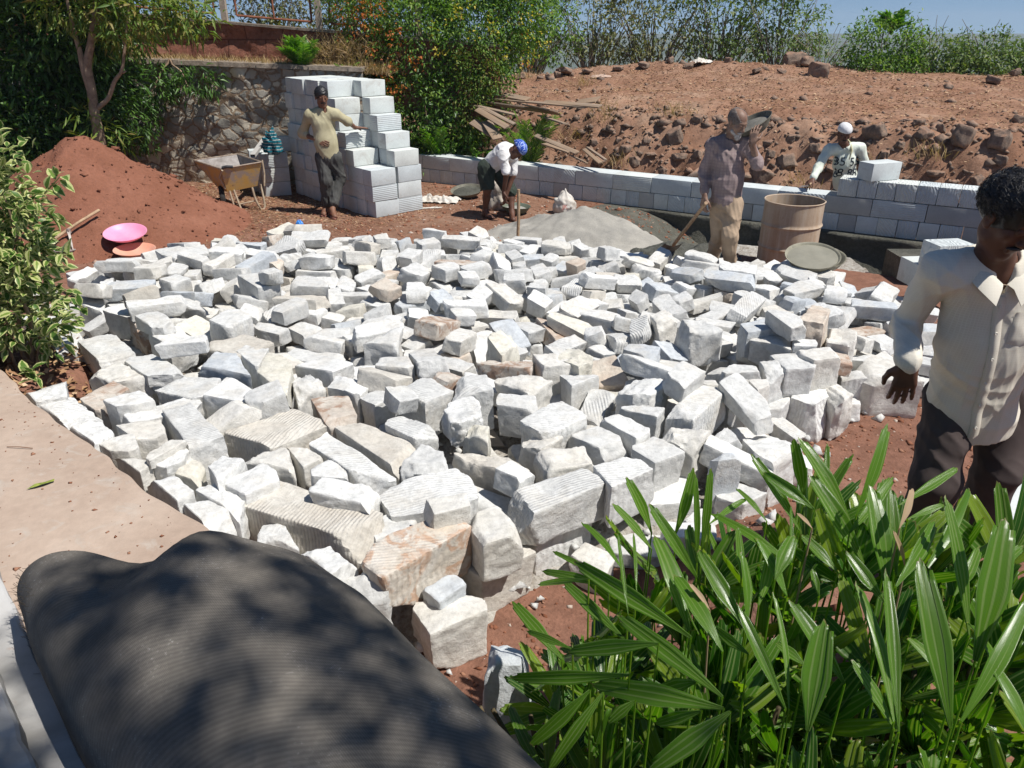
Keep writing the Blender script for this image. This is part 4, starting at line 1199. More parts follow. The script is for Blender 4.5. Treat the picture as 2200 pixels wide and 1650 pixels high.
def stone_material(code, groove, shift=False):
 lo, hi = STONE_COL[code]
 M = Mat('rough_stone_%s%s' % ({'g': 'grey', 'w': 'white', 'c': 'cream', 'y': 'yellowish', 't': 'tan', 'b': 'brown_stained', 'r': 'rust_stained', 'p': 'pinkish', 'u': 'bluish'}[code], '_grooved' if groove else ''), 0.92, 0.12)
 M.rand_offset()
 n1 = M.noise(5, 5, 0.65, dist=0.6)
 n2 = M.noise(28, 6, 0.72)
 n3 = M.noise(90, 4, 0.7)
 c = M.ramp(n1, [(0.32, lo), (0.62, hi)])
 dust = M.ramp(M.noise(4.2, 5, 0.65), [(0.48, 0.0), (0.66, 0.5)])
 c = M.mix(dust, c, (0.57, 0.53, 0.46) if code not in 'uw' else (0.57, 0.53, 0.46))
 c = M.mix(0.75, c, M.ramp(n2, [(0.28, 0.62), (0.55, 0.98), (0.8, 1.10)]), 'MULTIPLY')
 if code in 'rb':
  st = M.ramp(M.noise(6.5, 5, 0.7, dist=1.0), [(0.50, 0.0), (0.58, 0.75)])
  c = M.mix(st, c, (0.46, 0.28, 0.18) if code == 'r' else (0.30, 0.18, 0.12))
 spots = M.ramp(M.voro(34), [(0.0, 0.5), (0.09, 0.5), (0.13, 0.0)])
 c = M.mix(M.math('MULTIPLY', spots, M.ramp(n1, [(0.5, 0.0), (0.7, 0.6)])), c, (0.12, 0.10, 0.085))
 M.color(c)
 if groove:
  wv = M.wave(17.0, 0.35, 'X', src=M.mapped((1, 1, 1), (0, 0, 0.35 * (ord(code) % 5)), src=M.tc.outputs['Object']))
  g = M.n.new('ShaderNodeNewGeometry')
  msk = M.ramp(M.noise(3.5, 3), [(0.38, 0.0), (0.5, 1.0)])
  M.bump(M.math('MULTIPLY', wv, msk), 0.5, 0.007)
 M.bump(n2, 0.55, 0.014)
 M.bump(n3, 0.35, 0.005)
 return M.m

_sm = {}

def smat(code, groove=0):
 k = (code, bool(groove))
 if k not in _sm:
  _sm[k] = stone_material(code, groove)
 return _sm[k]

for i, s in enumerate(STONES):
 c, cen = hand_stone(s)
 near = cen.y < 4.6
 broken = any(w_ in s[6] for w_ in ('rough', 'broken', 'rock', 'lump', 'wedge', 'boulder', 'round', 'shard', 'angular'))
 V, Fq, ce = stone_verts(c, 900 + i, 18 if near else 12, 1.25 if broken else 0.7, 7 if broken else 4, 0.13 if broken else 0.075)
 kind = 'rock' if 'rock' in s[6] or 'boulder' in s[6] else 'stone_block' if 'block' in s[6] else 'loose_stone'
 o = obj(kind, mesh_np(kind, V, Fq, smat(s[4], s[5]), True, 34), None, ce)
 lb_ = s[6].split()
 tag(o, ' '.join(lb_[:16]), 'stone', 'stones of the loose pile')

var_mesh = {}

def variant(i, code, groove, n):
 k = (i, code, groove, n)
 if k not in var_mesh:
  V, Fq, _ = stone_verts(variant_corners(i), 500 + i, n, 0.95, 5, 0.10)
  var_mesh[k] = mesh_np('stone', V, Fq, smat(code, groove), True, 34)
 return var_mesh[k]

CNAME = {'g': 'pale grey', 'w': 'white', 'c': 'cream', 'y': 'yellowish', 't': 'tan', 'b': 'brown-stained', 'u': 'bluish grey', 'p': 'pinkish'}
rows = [tuple(map(int, r.split(','))) for r in SETTLED.split()]
# bed of grey stone dust and crushed bits under the pile
M = Mat('crushed_stone_bed', 0.95, 0.1)
n1 = M.noise(14, 6, 0.8)
n2 = M.voro(45)
M.color(M.mix(0.6, M.ramp(n1, [(0.35, (0.20, 0.165, 0.13)), (0.6, (0.42, 0.40, 0.36))]), M.ramp(n2, [(0.0, 0.6), (0.5, 1.2)]), 'MULTIPLY'))
M.bump(n1, 0.8, 0.03)
M.bump(n2, 0.5, 0.01)
bx, by = np.linspace(-4.4, 3.9, 130), np.linspace(1.9, 9.2, 120)
bv_ = []
for y_ in by:
 for x_ in bx:
  d_ = poly_dist((x_, y_), PILE) * (1 if inside((x_, y_), PILE) else -1)
  bv_.append((x_, y_, -.06 + .20 * sstep(-.02, .30, d_) + .035 * noise.fractal(Vector((x_ * 6, y_ * 6, 0)), .8, 2.0, 3)))
a_ = np.arange(129 * 119)
a_ = (a_ // 129) * 130 + a_ % 129
tag(obj('crushed_stone_bed', mesh_np('crushed_stone_bed', bv_, np.stack([a_, a_ + 1, a_ + 131, a_ + 130], 1), M.m, True)), kind='structure')
pick = random.Random(21)
info = []
marks = [('the standing drum', PZ(1708, 560, .2)), ('the mortar pan', PZ(1750, 585, .2)), ('the feet of the bearded man', PZ(1560, 590, .1)), ('the upright pole', PZ(1110, 530, .1)),
         ('the sand heap', PZ(1290, 540, .1)), ('the orange basin', PZ(330, 570, .2)), ('the shrub', PZ(170, 700, .2)), ('the blue wrapper', PZ(640, 510, .1))]
for s in STONES:
 if any(k in s[6] for k in ('tall pinkish rock', 'big bluish block', 'round cream boulder', 'big grey smooth block near', 'wide grey smooth', 'yellowish cube-shaped', 'yellowish rough rock', 'bluish flat stone', 'white angular block',
                               'smooth bluish block with', 'cream lumpy rock near', 'square block in front', 'long grey block with dark end', 'white pyramid', 'grey angular stone', 'grey cube-shaped', 'dark square end')):
  nm = s[6].split(',')[0]
  for cut in (' standing', ' near', ' in the', ' in front', ' at the', ' right of', ' behind', ' with ', ' high', ' left'):
   nm = nm.split(cut)[0]
  marks.append(('the ' + nm, hand_stone(s)[1]))
for n_, r in enumerate(rows):
 v, x, y, z = r[0], r[1] / 100, r[2] / 100, r[3] / 100
 code = pick.choices('gwctubyp', weights=(42, 26, 12, 4, 8, 3, 2, 2))[0]
 groove = 1 if pick.random() < 0.2 and code in 'gwc' else 0
 info.append((v, Vector((x, y, z)), Quaternion([q / 99 for q in r[4:8]]).normalized(), code, groove))
N_THINGS = 184
rest = []
seen_labels = {}
for n_, (v, p, q, code, groove) in enumerate(info):
 if n_ < N_THINGS:
  vc = variant_corners(v)
  ex = [max(c[a] for c in vc) - min(c[a] for c in vc) for a in range(3)]
  shp = 'long' if ex[0] > 1.75 * max(ex[1:]) else 'cube-like' if ex[0] < 1.3 * min(ex[1:]) else 'squat'
  nm, mp_ = min(marks, key=lambda m: (m[1] - p).length)
  d = p - mp_
  if abs(d.x) > abs(d.y):
   rel = 'right of' if d.x > 0 else 'left of'
  else:
   rel = 'behind' if d.y > 0 else 'in front of'
  dist = d.length
  far = 'just ' if dist < .45 else '' if dist < 0.9 else 'well '
  tilt = abs((q @ Vector((0, 0, 1))).z)
  pose = 'flat-lying ' if tilt > .97 else 'tilted ' if tilt > .75 else 'upended '
  lab = '%s%s%s %sstone %s%s %s' % (pose, CNAME[code] + ' ', shp, 'grooved ' if groove else '', far, rel, nm)
  if len(lab.split()) > 13:
   lab = lab.replace(' well ', ' ').replace(' just ', ' ').replace('flat-lying ', 'flat ').replace('grooved stone', 'stone')
  if len(lab.split()) > 13:
   lab = lab.split(' ', 1)[1]
  seen_labels.setdefault(lab, []).append(None)
  o = obj('loose_stone', variant(v, code, groove, 12 if p.y < 5 else 8), None, p)
  o.rotation_mode = 'QUATERNION'
  o.rotation_quaternion = q
  seen_labels[lab][-1] = o
  o['category'] = 'stone'
  o['group'] = 'stones of the loose pile'
 else:
  me = variant(v, code, groove, 12 if p.y < 4.5 else 8)
  m = me.copy()
  m.transform(Matrix.Translation(p) @ q.to_matrix().to_4x4())
  rest.append(m)
for lab, os_ in seen_labels.items():
 if len(os_) == 1:
  os_[0]['label'] = lab
 elif len(os_) == 2:
  a, b = sorted(os_, key=lambda o: PX(o.location)[0])
  a['label'] = lab + ', left one'
  b['label'] = lab + ', right one'
 elif len(os_) > 2:
  for k, o in enumerate(sorted(os_, key=lambda o: PX(o.location)[0])):
   o['label'] = lab + ', %s from left' % ordinal(k + 1)
rest = join_mesh(rest, 'lower_stones') if rest else join_mesh([variant(0, 'g', 0, 8)], 'lower_stones')
rest.polygons.foreach_set('use_smooth', [True] * len(rest.polygons))
rest.set_sharp_from_angle(angle=math.radians(34))
tag(obj('small_stones', rest), 'many more pale broken stones filling the gaps and back rows of the pile', 'stones', kind='stuff')

# ------------------------------------------------------------------ ray march a photo pixel onto the ground
def hit(px, py, start=2.0, end=40.0, lift=0.0):
 u, v = (px - 1100) / F, (py - 825) / F
 d = Vector((u, cc - cs * v, -(cs + cc * v)))
 t = start
 while t < end:
  p = Vector((0, 0, CAM_H)) + d * t
  if p.z < ground_z(p.x, p.y) + lift:
   return p
  t += 0.03
 return Vector((0, 0, CAM_H)) + d * end

M = Mat('dark_basalt', 0.85, 0.25)
M.rand_offset()
n1 = M.noise(4, 5, 0.65)
n2 = M.noise(30, 5, 0.7)
c = M.ramp(n1, [(0.35, (0.14, 0.11, 0.09)), (0.55, (0.25, 0.19, 0.145)), (0.72, (0.34, 0.22, 0.15))])
c = M.mix(0.6, c, M.ramp(n2, [(0.3, 0.65), (0.7, 1.2)]), 'MULTIPLY')
nz = M.n.new('ShaderNodeNewGeometry')
up = M.sep(nz.outputs['Normal'], 'Z')
M.color(M.mix(M.math('MULTIPLY', M.ramp(up, [(0.35, 0.15), (0.9, 0.9)]), M.ramp(n1, [(0.4, 0.3), (0.6, 1.0)])), c, (0.31, 0.175, 0.115)))
M.bump(n2, 0.6, 0.02)
basalt = M.m

_rk = []
for i in range(14):
 r = np.random.default_rng(i + 50)
 c_ = []
 for z in (-1, 1):
  for x, y in ((-1, -1), (1, -1), (1, 1), (-1, 1)):
   c_.append(Vector((x * r.uniform(.35, .5), y * r.uniform(.3, .5), z * r.uniform(.22, .38))))
 m_ = sum(c_, Vector()) / 8
 V, Fq, _ = stone_verts([p - m_ for p in c_], 70 + i, 9, 2.2, 9, 0.4)
 _rk.append(mesh_np('rock', V, Fq, basalt, True, 40))

# rocks one can pick out: photo x, y, width in photo pixels, words
ROCKS = [
 (1215, 105, 60, 'dark boulder at the left end of the crest under the orange-flowered shrub'), (1120, 142, 36, 'dark rounded boulder on the red slope left of the crest boulder'), (1178, 147, 24, 'small dark rock between two slope boulders'),
 (1200, 145, 34, 'oval dark rock right of the small slope rock'), (1228, 142, 20, 'smallest dark rock on the upper red slope'), (1160, 165, 30, 'low dark rock below the slope boulders'), (1265, 108, 40, 'dark flat rock on the crest next to the big crest boulder'),
 (1480, 140, 40, 'grey flat rock near the crest with a scrap of pale paper'), (1565, 128, 28, 'grey cube-like rock on the crest in the middle'), (1625, 150, 40, 'dark pointed rock below the crest'), (1680, 150, 36, 'flat brown rock right of the dark pointed rock'),
 (1710, 105, 80, 'large brown rock mound among dry twigs on the crest'), (1735, 130, 60, 'dark boulder in front of the rock mound'), (1760, 150, 80, 'dark squared stone slab edge in front of the boulder on the crest'), (2135, 170, 60, 'long dark flat stone at the foot of the green bushes'),
 (2180, 155, 40, 'dark rock at the right edge of the crest'), (1385, 120, 50, 'dark flat rock under the bare-twig hedge'), (1330, 118, 40, 'dark low rock under the hedge left of the flat one'), (1440, 125, 30, 'small dark rock under the hedge'),
 (1460, 262, 44, 'grey-brown rock high in the bank left of the bearded man'), (1498, 255, 36, 'rounded rock in the bank touching the bearded man'), (1535, 300, 40, 'rock behind the head of the bearded man'), (1450, 290, 60, 'wide dark rock in the bank'),
 (1420, 262, 30, 'small brown rock near the top of the bank'), (1390, 300, 34, 'round rock in the bank behind the planks'), (1345, 320, 40, 'rounded rock in the middle of the bank'), (1310, 275, 34, 'grey rock at the top of the bank by the planks'),
 (1365, 345, 46, 'round pale brown boulder at the foot of the bank'), (1290, 345, 46, 'angular brown boulder at the foot of the bank'), (1400, 330, 40, 'standing angular rock in the lower bank'), (1330, 300, 28, 'small rock under the grey rock of the bank'), (1275, 305, 26, 'small grey rock under the plank ends'),
 (1640, 375, 70, 'large round brown boulder behind the wall right of the bearded man'), (1690, 345, 60, 'angular reddish rock in the bank left of the mason'), (1650, 305, 44, 'dark angular rock in the bank with a flat top'), (1655, 330, 30, 'small grey rock under the dark angular rock'), (1700, 295, 30, 'dark small rock in the upper bank'),
 (1750, 315, 40, 'dark rock left of the shoulder of the mason'), (1790, 360, 50, 'low rock between the mason and the bank'), (1880, 280, 70, 'wide overhanging rock above the mason'), (1935, 310, 34, 'small rock under the overhanging rock'), (1985, 285, 56, 'pale standing rock leaning in the bank'),
 (1975, 260, 40, 'flat dark rock on top of the leaning rock'), (2020, 275, 36, 'rounded brown rock beside the leaning rock'), (2070, 290, 80, 'broad brown rock in the right part of the bank'), (2150, 300, 72, 'large grey boulder with a smooth face at the right of the bank'), (2150, 345, 50, 'brown rock under the smooth-faced boulder'),
 (2190, 255, 40, 'grey rock at the upper right edge'), (1950, 380, 36, 'low rock behind the loose block'), (2010, 370, 50, 'flat dark rock in the lower bank at the right'), (1900, 330, 40, 'dark rock right of the mason'), (1560, 380, 40, 'rock behind the wall left of the large round boulder'),
 (1500, 330, 40, 'dark rock right beside the sleeve of the bearded man'), (2100, 385, 40, 'rock just above the right part of the wall'), (1460, 335, 50, 'wide dark rock low in the bank'), (1425, 365, 36, 'small rock above the wall near the bank foot'),
]
r0 = random.Random(8)
for k, (px, py, wpx, lab) in enumerate(ROCKS):
 p = hit(px, py + wpx * 0.22, 6)
 if p.y > 18.0:
  p = PY(px, py + wpx * .2, 17.6)
  p.z = ground_z(p.x, p.y)
 d = p.y * cc + (CAM_H - p.z) * cs
 wm = wpx / F * d
 s_ = wm * (0.68 if py > 180 else 0.62)
 o = obj('rock', _rk[k % 14], None, p + Vector((0, 0.10 * wm, 0.16 * wm)), (r0.uniform(-.35, .35), r0.uniform(-.35, .35), r0.uniform(0, 6.28)))
 o.scale = (s_, s_ * r0.uniform(.8, 1.1), s_ * r0.uniform(.85, 1.25) * (0.6 if 'flat' in lab or 'low' in lab else 1.1))
 tag(o, lab, 'rock', 'dark rocks in the earth bank')

# small rocks and clods nobody would count
def scatter_chips(name, pts, sizes, mat, label, cat, seed=0, squash=0.7):
 r = np.random.default_rng(seed)
 n = len(pts)
 base = np.array([(1, 0, 0), (-1, 0, 0), (0, 1, 0), (0, -1, 0), (0, 0, 1), (0, 0, -1)], float)
 tri = np.array([(0, 2, 4), (2, 1, 4), (1, 3, 4), (3, 0, 4), (2, 0, 5), (1, 2, 5), (3, 1, 5), (0, 3, 5)])
 V = base[None] * r.uniform(.6, 1.25, (n, 6, 1)) + r.normal(0, .22, (n, 6, 3))
 V[:, :, 2] *= squash
 a = r.uniform(0, 6.28, n)
 c_, s_ = np.cos(a)[:, None], np.sin(a)[:, None]
 X, Y = V[:, :, 0] * c_ - V[:, :, 1] * s_, V[:, :, 0] * s_ + V[:, :, 1] * c_
 V = np.stack([X, Y, V[:, :, 2]], 2) * np.asarray(sizes)[:, None, None] + np.asarray(pts)[:, None, :]
 Fc = (np.arange(n)[:, None, None] * 6 + tri[None]).reshape(-1, 3)
 o = obj(name, mesh_np(name, V.reshape(-1, 3), Fc, mat))
 return tag(o, label, cat, kind='stuff')

def ground_pts(n, x0, x1, y0, y1, ok=None, seed=0, off=0.0):
 r = random.Random(seed)
 out = []
 while len(out) < n:
  x, y = r.uniform(x0, x1), r.uniform(y0, y1)
  if ok is None or ok(x, y, r):
   out.append((x, y, ground_z(x, y) + off))
 return np.array(out)

M = Mat('soil_clods', 0.95, 0.1)
g = M.n.new('ShaderNodeNewGeometry')
M.color(M.ramp(g.outputs['Random Per Island'], [(0.0, (0.17, 0.068, 0.038)), (0.5, (0.25, 0.11, 0.066)), (0.85, (0.32, 0.17, 0.11)), (0.97, (0.45, 0.38, 0.32))]))
clod_mat = M.m
pts = ground_pts(7000, -0.8, 3.6, 1.2, 5.5, None, 1)
scatter_chips('soil_clods', pts, np.random.default_rng(3).gamma(2.0, 0.0042, 7000) + .002, clod_mat, 'small red soil clods and pebbles strewn on the near ground', 'soil clods', 5)
pts = ground_pts(9000, -6.0, 3.2, 7.5, 13.0, lambda x, y, r: wall_dist(x, y) < -0.1, 2)
scatter_chips('yard_pebbles', pts, np.random.default_rng(4).gamma(1.8, 0.006, 9000) + .003, clod_mat, 'pebbles and crumbs of soil scattered over the work yard', 'pebbles', 6)
pts = ground_pts(3000, -1.5, 9.0, 9.5, 19.0, lambda x, y, r: 0.75 < wall_dist(x, y) and (wall_dist(x, y) < 2.3 or r.random() < .05), 3)
scatter_chips('bank_rubble', pts, np.random.default_rng(5).gamma(1.4, 0.019, 3000) + .008, basalt, 'small dark rubble and broken rock covering the earth bank', 'rubble', 7)
clod2 = pts

# dry leaves and straw
M = Mat('dry_litter', 0.9, 0.15)
g = M.n.new('ShaderNodeNewGeometry')
M.color(M.ramp(g.outputs['Random Per Island'], [(0.0, (0.16, 0.085, 0.045)), (0.4, (0.30, 0.17, 0.09)), (0.75, (0.42, 0.27, 0.15)), (1.0, (0.55, 0.40, 0.26))]))
litter_mat = M.m

def litter(name, pts, L, W, label, seed, lift=0.25):
 r = np.random.default_rng(seed)
 n = len(pts)
 a = r.uniform(0, 6.28, n)
 D = np.stack([np.cos(a), np.sin(a), np.abs(r.normal(0, lift, n))], 1)
 N = np.stack([r.normal(0, .35, n), r.normal(0, .35, n), np.ones(n)], 1)
 me = leaves_mesh(name, pts + np.array([0, 0, .006]), D, N, L * r.uniform(.5, 1.5, n), W * r.uniform(.5, 1.4, n), litter_mat, 'diamond', 0.1)
 return tag(obj(name, me), label, 'leaf litter', kind='stuff')

pts = ground_pts(30000, -2.0, 13.0, 9.5, 20.0, lambda x, y, r: wall_dist(x, y) > 0.5 and (wall_dist(x, y) > 2.0 or r.random() < .45) and noise.noise(Vector((x * .8, y * .8, 7))) > r.uniform(-.9, .2), 9, 0.0)
litter('dry_leaf_litter', pts, .055, .020, 'dry leaves and straw covering the red hillside', 1)
pts = ground_pts(11000, -6.5, 2.0, 8.8, 13.0, lambda x, y, r: wall_dist(x, y) < -0.1 and (x + 4.2) ** 2 / 6 + (y - 11.4) ** 2 / 3 < r.uniform(.3, 2.2), 10, 0.0)
litter('dry_straw', pts, .06, .010, 'dry straw and leaves littering the yard round the wheelbarrow', 2)

# ------------------------------------------------------------------ heap of red soil
M = Mat('loose_red_soil', 0.97, 0.08)
n1 = M.noise(2.2, 5, 0.6)
n2 = M.noise(26, 6, 0.75)
n3 = M.noise(90, 3, 0.7)
c = M.ramp(n1, [(0.3, (0.21, 0.088, 0.054)), (0.6, (0.27, 0.118, 0.076)), (0.8, (0.31, 0.145, 0.096))])
M.color(M.mix(0.55, c, M.ramp(n2, [(0.3, 0.65), (0.7, 1.2)]), 'MULTIPLY'))
M.bump(n2, 0.7, 0.03)
M.bump(n3, 0.5, 0.01)
heap_mat = M.m

def heap(name, c, prof, rad, mat, label, res=110, rough=0.03, stretch=(1, 1), rot=0.0, hole=None):
 V, Fq = [], []
 for i in range(res):
  for j in range(res):
   x, y = (i / (res - 1) * 2 - 1) * rad * 1.15, (j / (res - 1) * 2 - 1) * rad * 1.15
   X, Y = x * math.cos(rot) - y * math.sin(rot), x * math.sin(rot) + y * math.cos(rot)
   X *= stretch[0]
   Y *= stretch[1]
   d = math.hypot(x, y) / rad
   an = math.atan2(y, x)
   d *= 1 + 0.10 * noise.noise(Vector((math.cos(an) * 1.2, math.sin(an) * 1.2, 3.0 + c[0])))
   z = prof(d) + rough * noise.fractal(Vector((x * 4, y * 4, c[0])), 0.9, 2.0, 4) * min(1, prof(d) * 8 + .1)
   V.append((c[0] + X, c[1] + Y, ground_z(c[0] + X, c[1] + Y) - 0.03 + z))
 a = np.arange((res - 1) * (res - 1))
 a = (a // (res - 1)) * res + a % (res - 1)
 o = obj(name, mesh_np(name, V, np.stack([a, a + res, a + res + 1, a + 1], 1), mat, True))
 tag(o, label, 'heap')
 return o, V

_, hv = heap('soil_heap', (-5.45, 10.0), lambda d: 1.22 * max(0.0, 1 - d) ** 1.15 if d > .06 else 1.22 * .94 ** 1.15, 2.0, heap_mat, 'steep heap of loose red soil beside the variegated shrub', 130, 0.045)
heap_v = np.array(hv)
hv = np.array([v for v in hv if v[2] > ground_z(v[0], v[1]) + .02])
r = np.random.default_rng(8)
sel = hv[r.integers(0, len(hv), 1500)] + np.stack([r.normal(0, .02, 1500), r.normal(0, .02, 1500), np.zeros(1500)], 1)
scatter_chips('heap_crumbs', sel, r.gamma(1.6, 0.007, 1500) + .003, heap_mat, 'crumbs and lumps of soil lying on the red heap', 'soil crumbs', 12)

M = Mat('building_sand', 0.97, 0.1)
n1 = M.noise(2.4, 5, 0.6)
n2 = M.noise(60, 5, 0.75)
c = M.ramp(n1, [(0.3, (0.26, 0.25, 0.225)), (0.6, (0.36, 0.34, 0.30)), (0.8, (0.42, 0.40, 0.355))])
M.color(M.mix(0.5, c, M.ramp(n2, [(0.3, 0.7), (0.7, 1.2)]), 'MULTIPLY'))
M.bump(n2, 0.6, 0.012)
sand_mat = M.m
sp = PZ(1240, 520, 0.05)
heap('sand_heap', (sp.x + .15, sp.y + .55), lambda d: 0.40 * max(0.0, 1 - d) ** 1.25, 1.25, sand_mat, 'low heap of grey sand between the stone pile and the wall', 110, 0.05, (1.15, 0.85), -0.3)

M = Mat('wet_mortar', 0.6, 0.35)
n1 = M.noise(6, 5, 0.7)
n2 = M.noise(40, 5, 0.7)
c = M.ramp(n1, [(0.3, (0.055, 0.055, 0.045)), (0.6, (0.10, 0.10, 0.082)), (0.8, (0.16, 0.155, 0.125))])
M.color(c)
M.bump(n2, 0.9, 0.02)
M.bump(n1, 0.8, 0.05)
mortar_mat = M.m
mp_ = PZ(1455, 540, 0.1)
heap('mortar_heap', (mp_.x + .05, mp_.y + .1), lambda d: 0.19 * max(0.0, 1 - d) ** 0.9, .62, mortar_mat, 'dark wet mortar mixed on the ground at the blade of the shovel', 80, 0.10, (1.2, 0.8), -0.3)

# crumbs and specks on the slab
pts = []
r = random.Random(31)
while len(pts) < 420:
 x_, y_ = r.uniform(-4.0, -.6), r.uniform(1.9, 4.6)
 ex = np.interp(y_, [p.y for p in sorted(ec, key=lambda p: p.y)], [p.x for p in sorted(ec, key=lambda p: p.y)])
 if x_ < ex - .02 and (x_ > ex - .35 or r.random() < .35):
  pts.append((x_, y_, SLAB_Z + .002))
scatter_chips('slab_grit', np.array(pts), np.random.default_rng(9).gamma(1.5, 0.0022, 420) + .001, clod_mat, 'grit and specks of soil on the concrete slab', 'grit', 15, .6)

# chips of pale stone in the gaps of the pile
r = random.Random(44)
pts = []
while len(pts) < 2600:
 x_, y_ = r.uniform(-4.3, 3.8), r.uniform(2.0, 9.1)
 if inside((x_, y_), PILE) or poly_dist((x_, y_), PILE) < .18 * r.random() ** 2:
  e_ = poly_dist((x_, y_), PILE) if inside((x_, y_), PILE) else 0
  pts.append((x_, y_, (.10 + .08 * r.random()) * sstep(-.02, .30, e_) + .015 + ground_z(x_, y_) * (e_ == 0)))
scatter_chips('stone_chips', np.array(pts), np.random.default_rng(19).gamma(2.0, 0.011, 2600) + .006, smat('g', 0), 'small chips of pale stone lying in the gaps of the pile', 'stone chips', 16, .7)

# ------------------------------------------------------------------ small materials
def simple(name, col, rough=0.6, spec=0.3, metal=0.0, dirt=None, scale=8, bumpd=0.0):
 M = Mat(name, rough, spec)
 M.b.inputs['Metallic'].default_value = metal
 if dirt:
  n_ = M.noise(scale, 5, 0.7)
  M.color(M.ramp(n_, [(0.35, dirt), (0.62, col)]))
  if bumpd:
   M.bump(n_, 0.5, bumpd)
 else:
  M.color(col)
 return M.m

wood_grey = None
M = Mat('weathered_wood', 0.85, 0.2)
M.rand_offset()
g1 = M.noise(6, 5, 0.65, M.mapped((0.35, 9, 9), src=M.co))
n1 = M.noise(2.0, 3)
c = M.ramp(g1, [(0.3, (0.17, 0.12, 0.085)), (0.6, (0.30, 0.235, 0.18)), (0.8, (0.40, 0.33, 0.26))])
c = M.mix(M.ramp(n1, [(0.4, 0.0), (0.65, 0.5)]), c, (0.34, 0.22, 0.13))
M.color(c)
M.bump(g1, 0.5, 0.006)
wood_mat = M.m
handle_mat = simple('tool_handle_wood', (0.44, 0.31, 0.19), 0.7, 0.3, dirt=(0.28, 0.18, 0.11), scale=20)
iron_mat = simple('worn_iron', (0.30, 0.29, 0.28), 0.55, 0.5, 0.4, (0.14, 0.10, 0.08), 14)

# ------------------------------------------------------------------ drum
M = Mat('rusty_tan_drum', 0.75, 0.3)
n1 = M.noise(2.5, 5, 0.65)
st = M.noise(5, 5, 0.7, M.mapped((3, 3, 0.25)))
n3 = M.noise(30, 4, 0.7)
c = M.ramp(n1, [(0.3, (0.31, 0.21, 0.14)), (0.55, (0.42, 0.315, 0.22)), (0.75, (0.50, 0.41, 0.31))])
c = M.mix(M.ramp(st, [(0.42, 0.0), (0.68, 0.75)]), c, (0.50, 0.43, 0.345))
c = M.mix(M.ramp(n3, [(0.6, 0.0), (0.75, 0.5)]), c, (0.22, 0.11, 0.06))
M.color(c)
M.bump(n3, 0.2, 0.004)
drum_mat = M.m
dp = PZ(1706, 584, 0.0)
dc = Vector((dp.x, dp.y + .30, ground_z(dp.x, dp.y + .3) - .02))
dr = empty('steel_drum', dc, 'open rusty tan steel drum full of water behind the stone pile', 'drum')
R = 0.305
prof = [(R, 0)]
for k in range(1, 60):
 z = 0.71 * k / 60
 bulge = 0.014 * (math.exp(-((z - .235) / .012) ** 2) + math.exp(-((z - .475) / .012) ** 2))
 prof.append((R + bulge, z))
prof += [(R + .004, .712), (R + .010, .72), (R + .002, .726), (R - .006, .72), (R - .008, .3), (0.001, .3)]
wob = lambda a, z: 0.012 * math.sin(3 * a + 1) * (z > .4) * (z - .4) * 2.6 + 0.006 * math.sin(7 * a + z * 4)
MB().lathe(prof, 56, M=None, wob=wob).build('shell', drum_mat, dr, sharp=40)
MB().lathe([(R * .97, .60), (0.001, .60)], 40).build('water', simple('dirty_water', (0.10, 0.08, 0.06), 0.08, 0.5), dr)

def pan(name, pos, r, h, mat, label, tilt=(0, 0, 0), fill=None, fillm=None, cat='pan', fillz=0.6):
 root = empty(name, pos, label, cat)
 root.rotation_euler = tilt
 pr = [(0.001, 0.0), (r * .45, 0.0), (r * .62, h * .12), (r * .82, h * .48), (r * .97, h * .95), (r, h), (r * 1.03, h * 1.02), (r * 1.03, h * .97), (r * .985, h * .90)]
 outer = [(0.001, -.006), (r * .45, -.006), (r * .63, h * .12 - .006), (r * .83, h * .48 - .006), (r * .985, h * .90)]
 m = MB().lathe(pr[:7], 44).lathe([(a, b) for a, b in outer] + [(r * 1.03, h * .97), (r * 1.03, h * 1.02)], 44)
 m.build('bowl', mat, root, sharp=45, weld=True)
 if fill:
  zf = h * fillz
  rf = r * (.45 + .52 * min(1, fillz + .08))
  f = MB()
  n, k_ = 30, 8
  V, Fc = [], []
  for i in range(k_ + 1):
   for j in range(n):
    a = 6.2832 * j / n
    rr = rf * i / k_
    V.append((rr * math.cos(a), rr * math.sin(a), zf + fill * (1 - (i / k_) ** 2) + .01 * noise.noise(Vector((rr * 9 * math.cos(a), rr * 9 * math.sin(a), r)))))
  for i in range(k_):
   for j in range(n):
    Fc.append([i * n + j, (i + 1) * n + j, (i + 1) * n + (j + 1) % n, i * n + (j + 1) % n])
  obj('contents', mesh_np('contents', V, Fc, fillm, True), root)
 return root

pan_iron = simple('mortar_caked_iron', (0.20, 0.19, 0.15), 0.7, 0.3, 0.1, (0.10, 0.095, 0.07), 10)
pan_light = simple('mortar_crusted_pan', (0.30, 0.28, 0.21), 0.75, 0.3, 0.0, (0.19, 0.18, 0.14), 9)
slurry = simple('cement_slurry', (0.27, 0.255, 0.20), 0.45, 0.4, dirt=(0.22, 0.21, 0.165), scale=5)
bp = PZ(1742, 572, .38)
pan('mortar_pan', bp, .235, .115, pan_light, 'upper of two nested mortar pans on the pile, filled with wet cement', (math.radians(14), math.radians(-5), 0), .004, slurry, fillz=.86)
pan('mortar_pan', bp + Vector((.09, .07, -.035)), .235, .105, pan_light, 'lower of two nested mortar pans, its rim showing at the right', (math.radians(8), math.radians(-7), 0))
pink = simple('pink_plastic', (0.78, 0.26, 0.42), 0.4, 0.5, dirt=(0.80, 0.36, 0.50), scale=3)
orange = simple('faded_orange_plastic', (0.66, 0.30, 0.20), 0.55, 0.4, dirt=(0.60, 0.36, 0.27), scale=4)
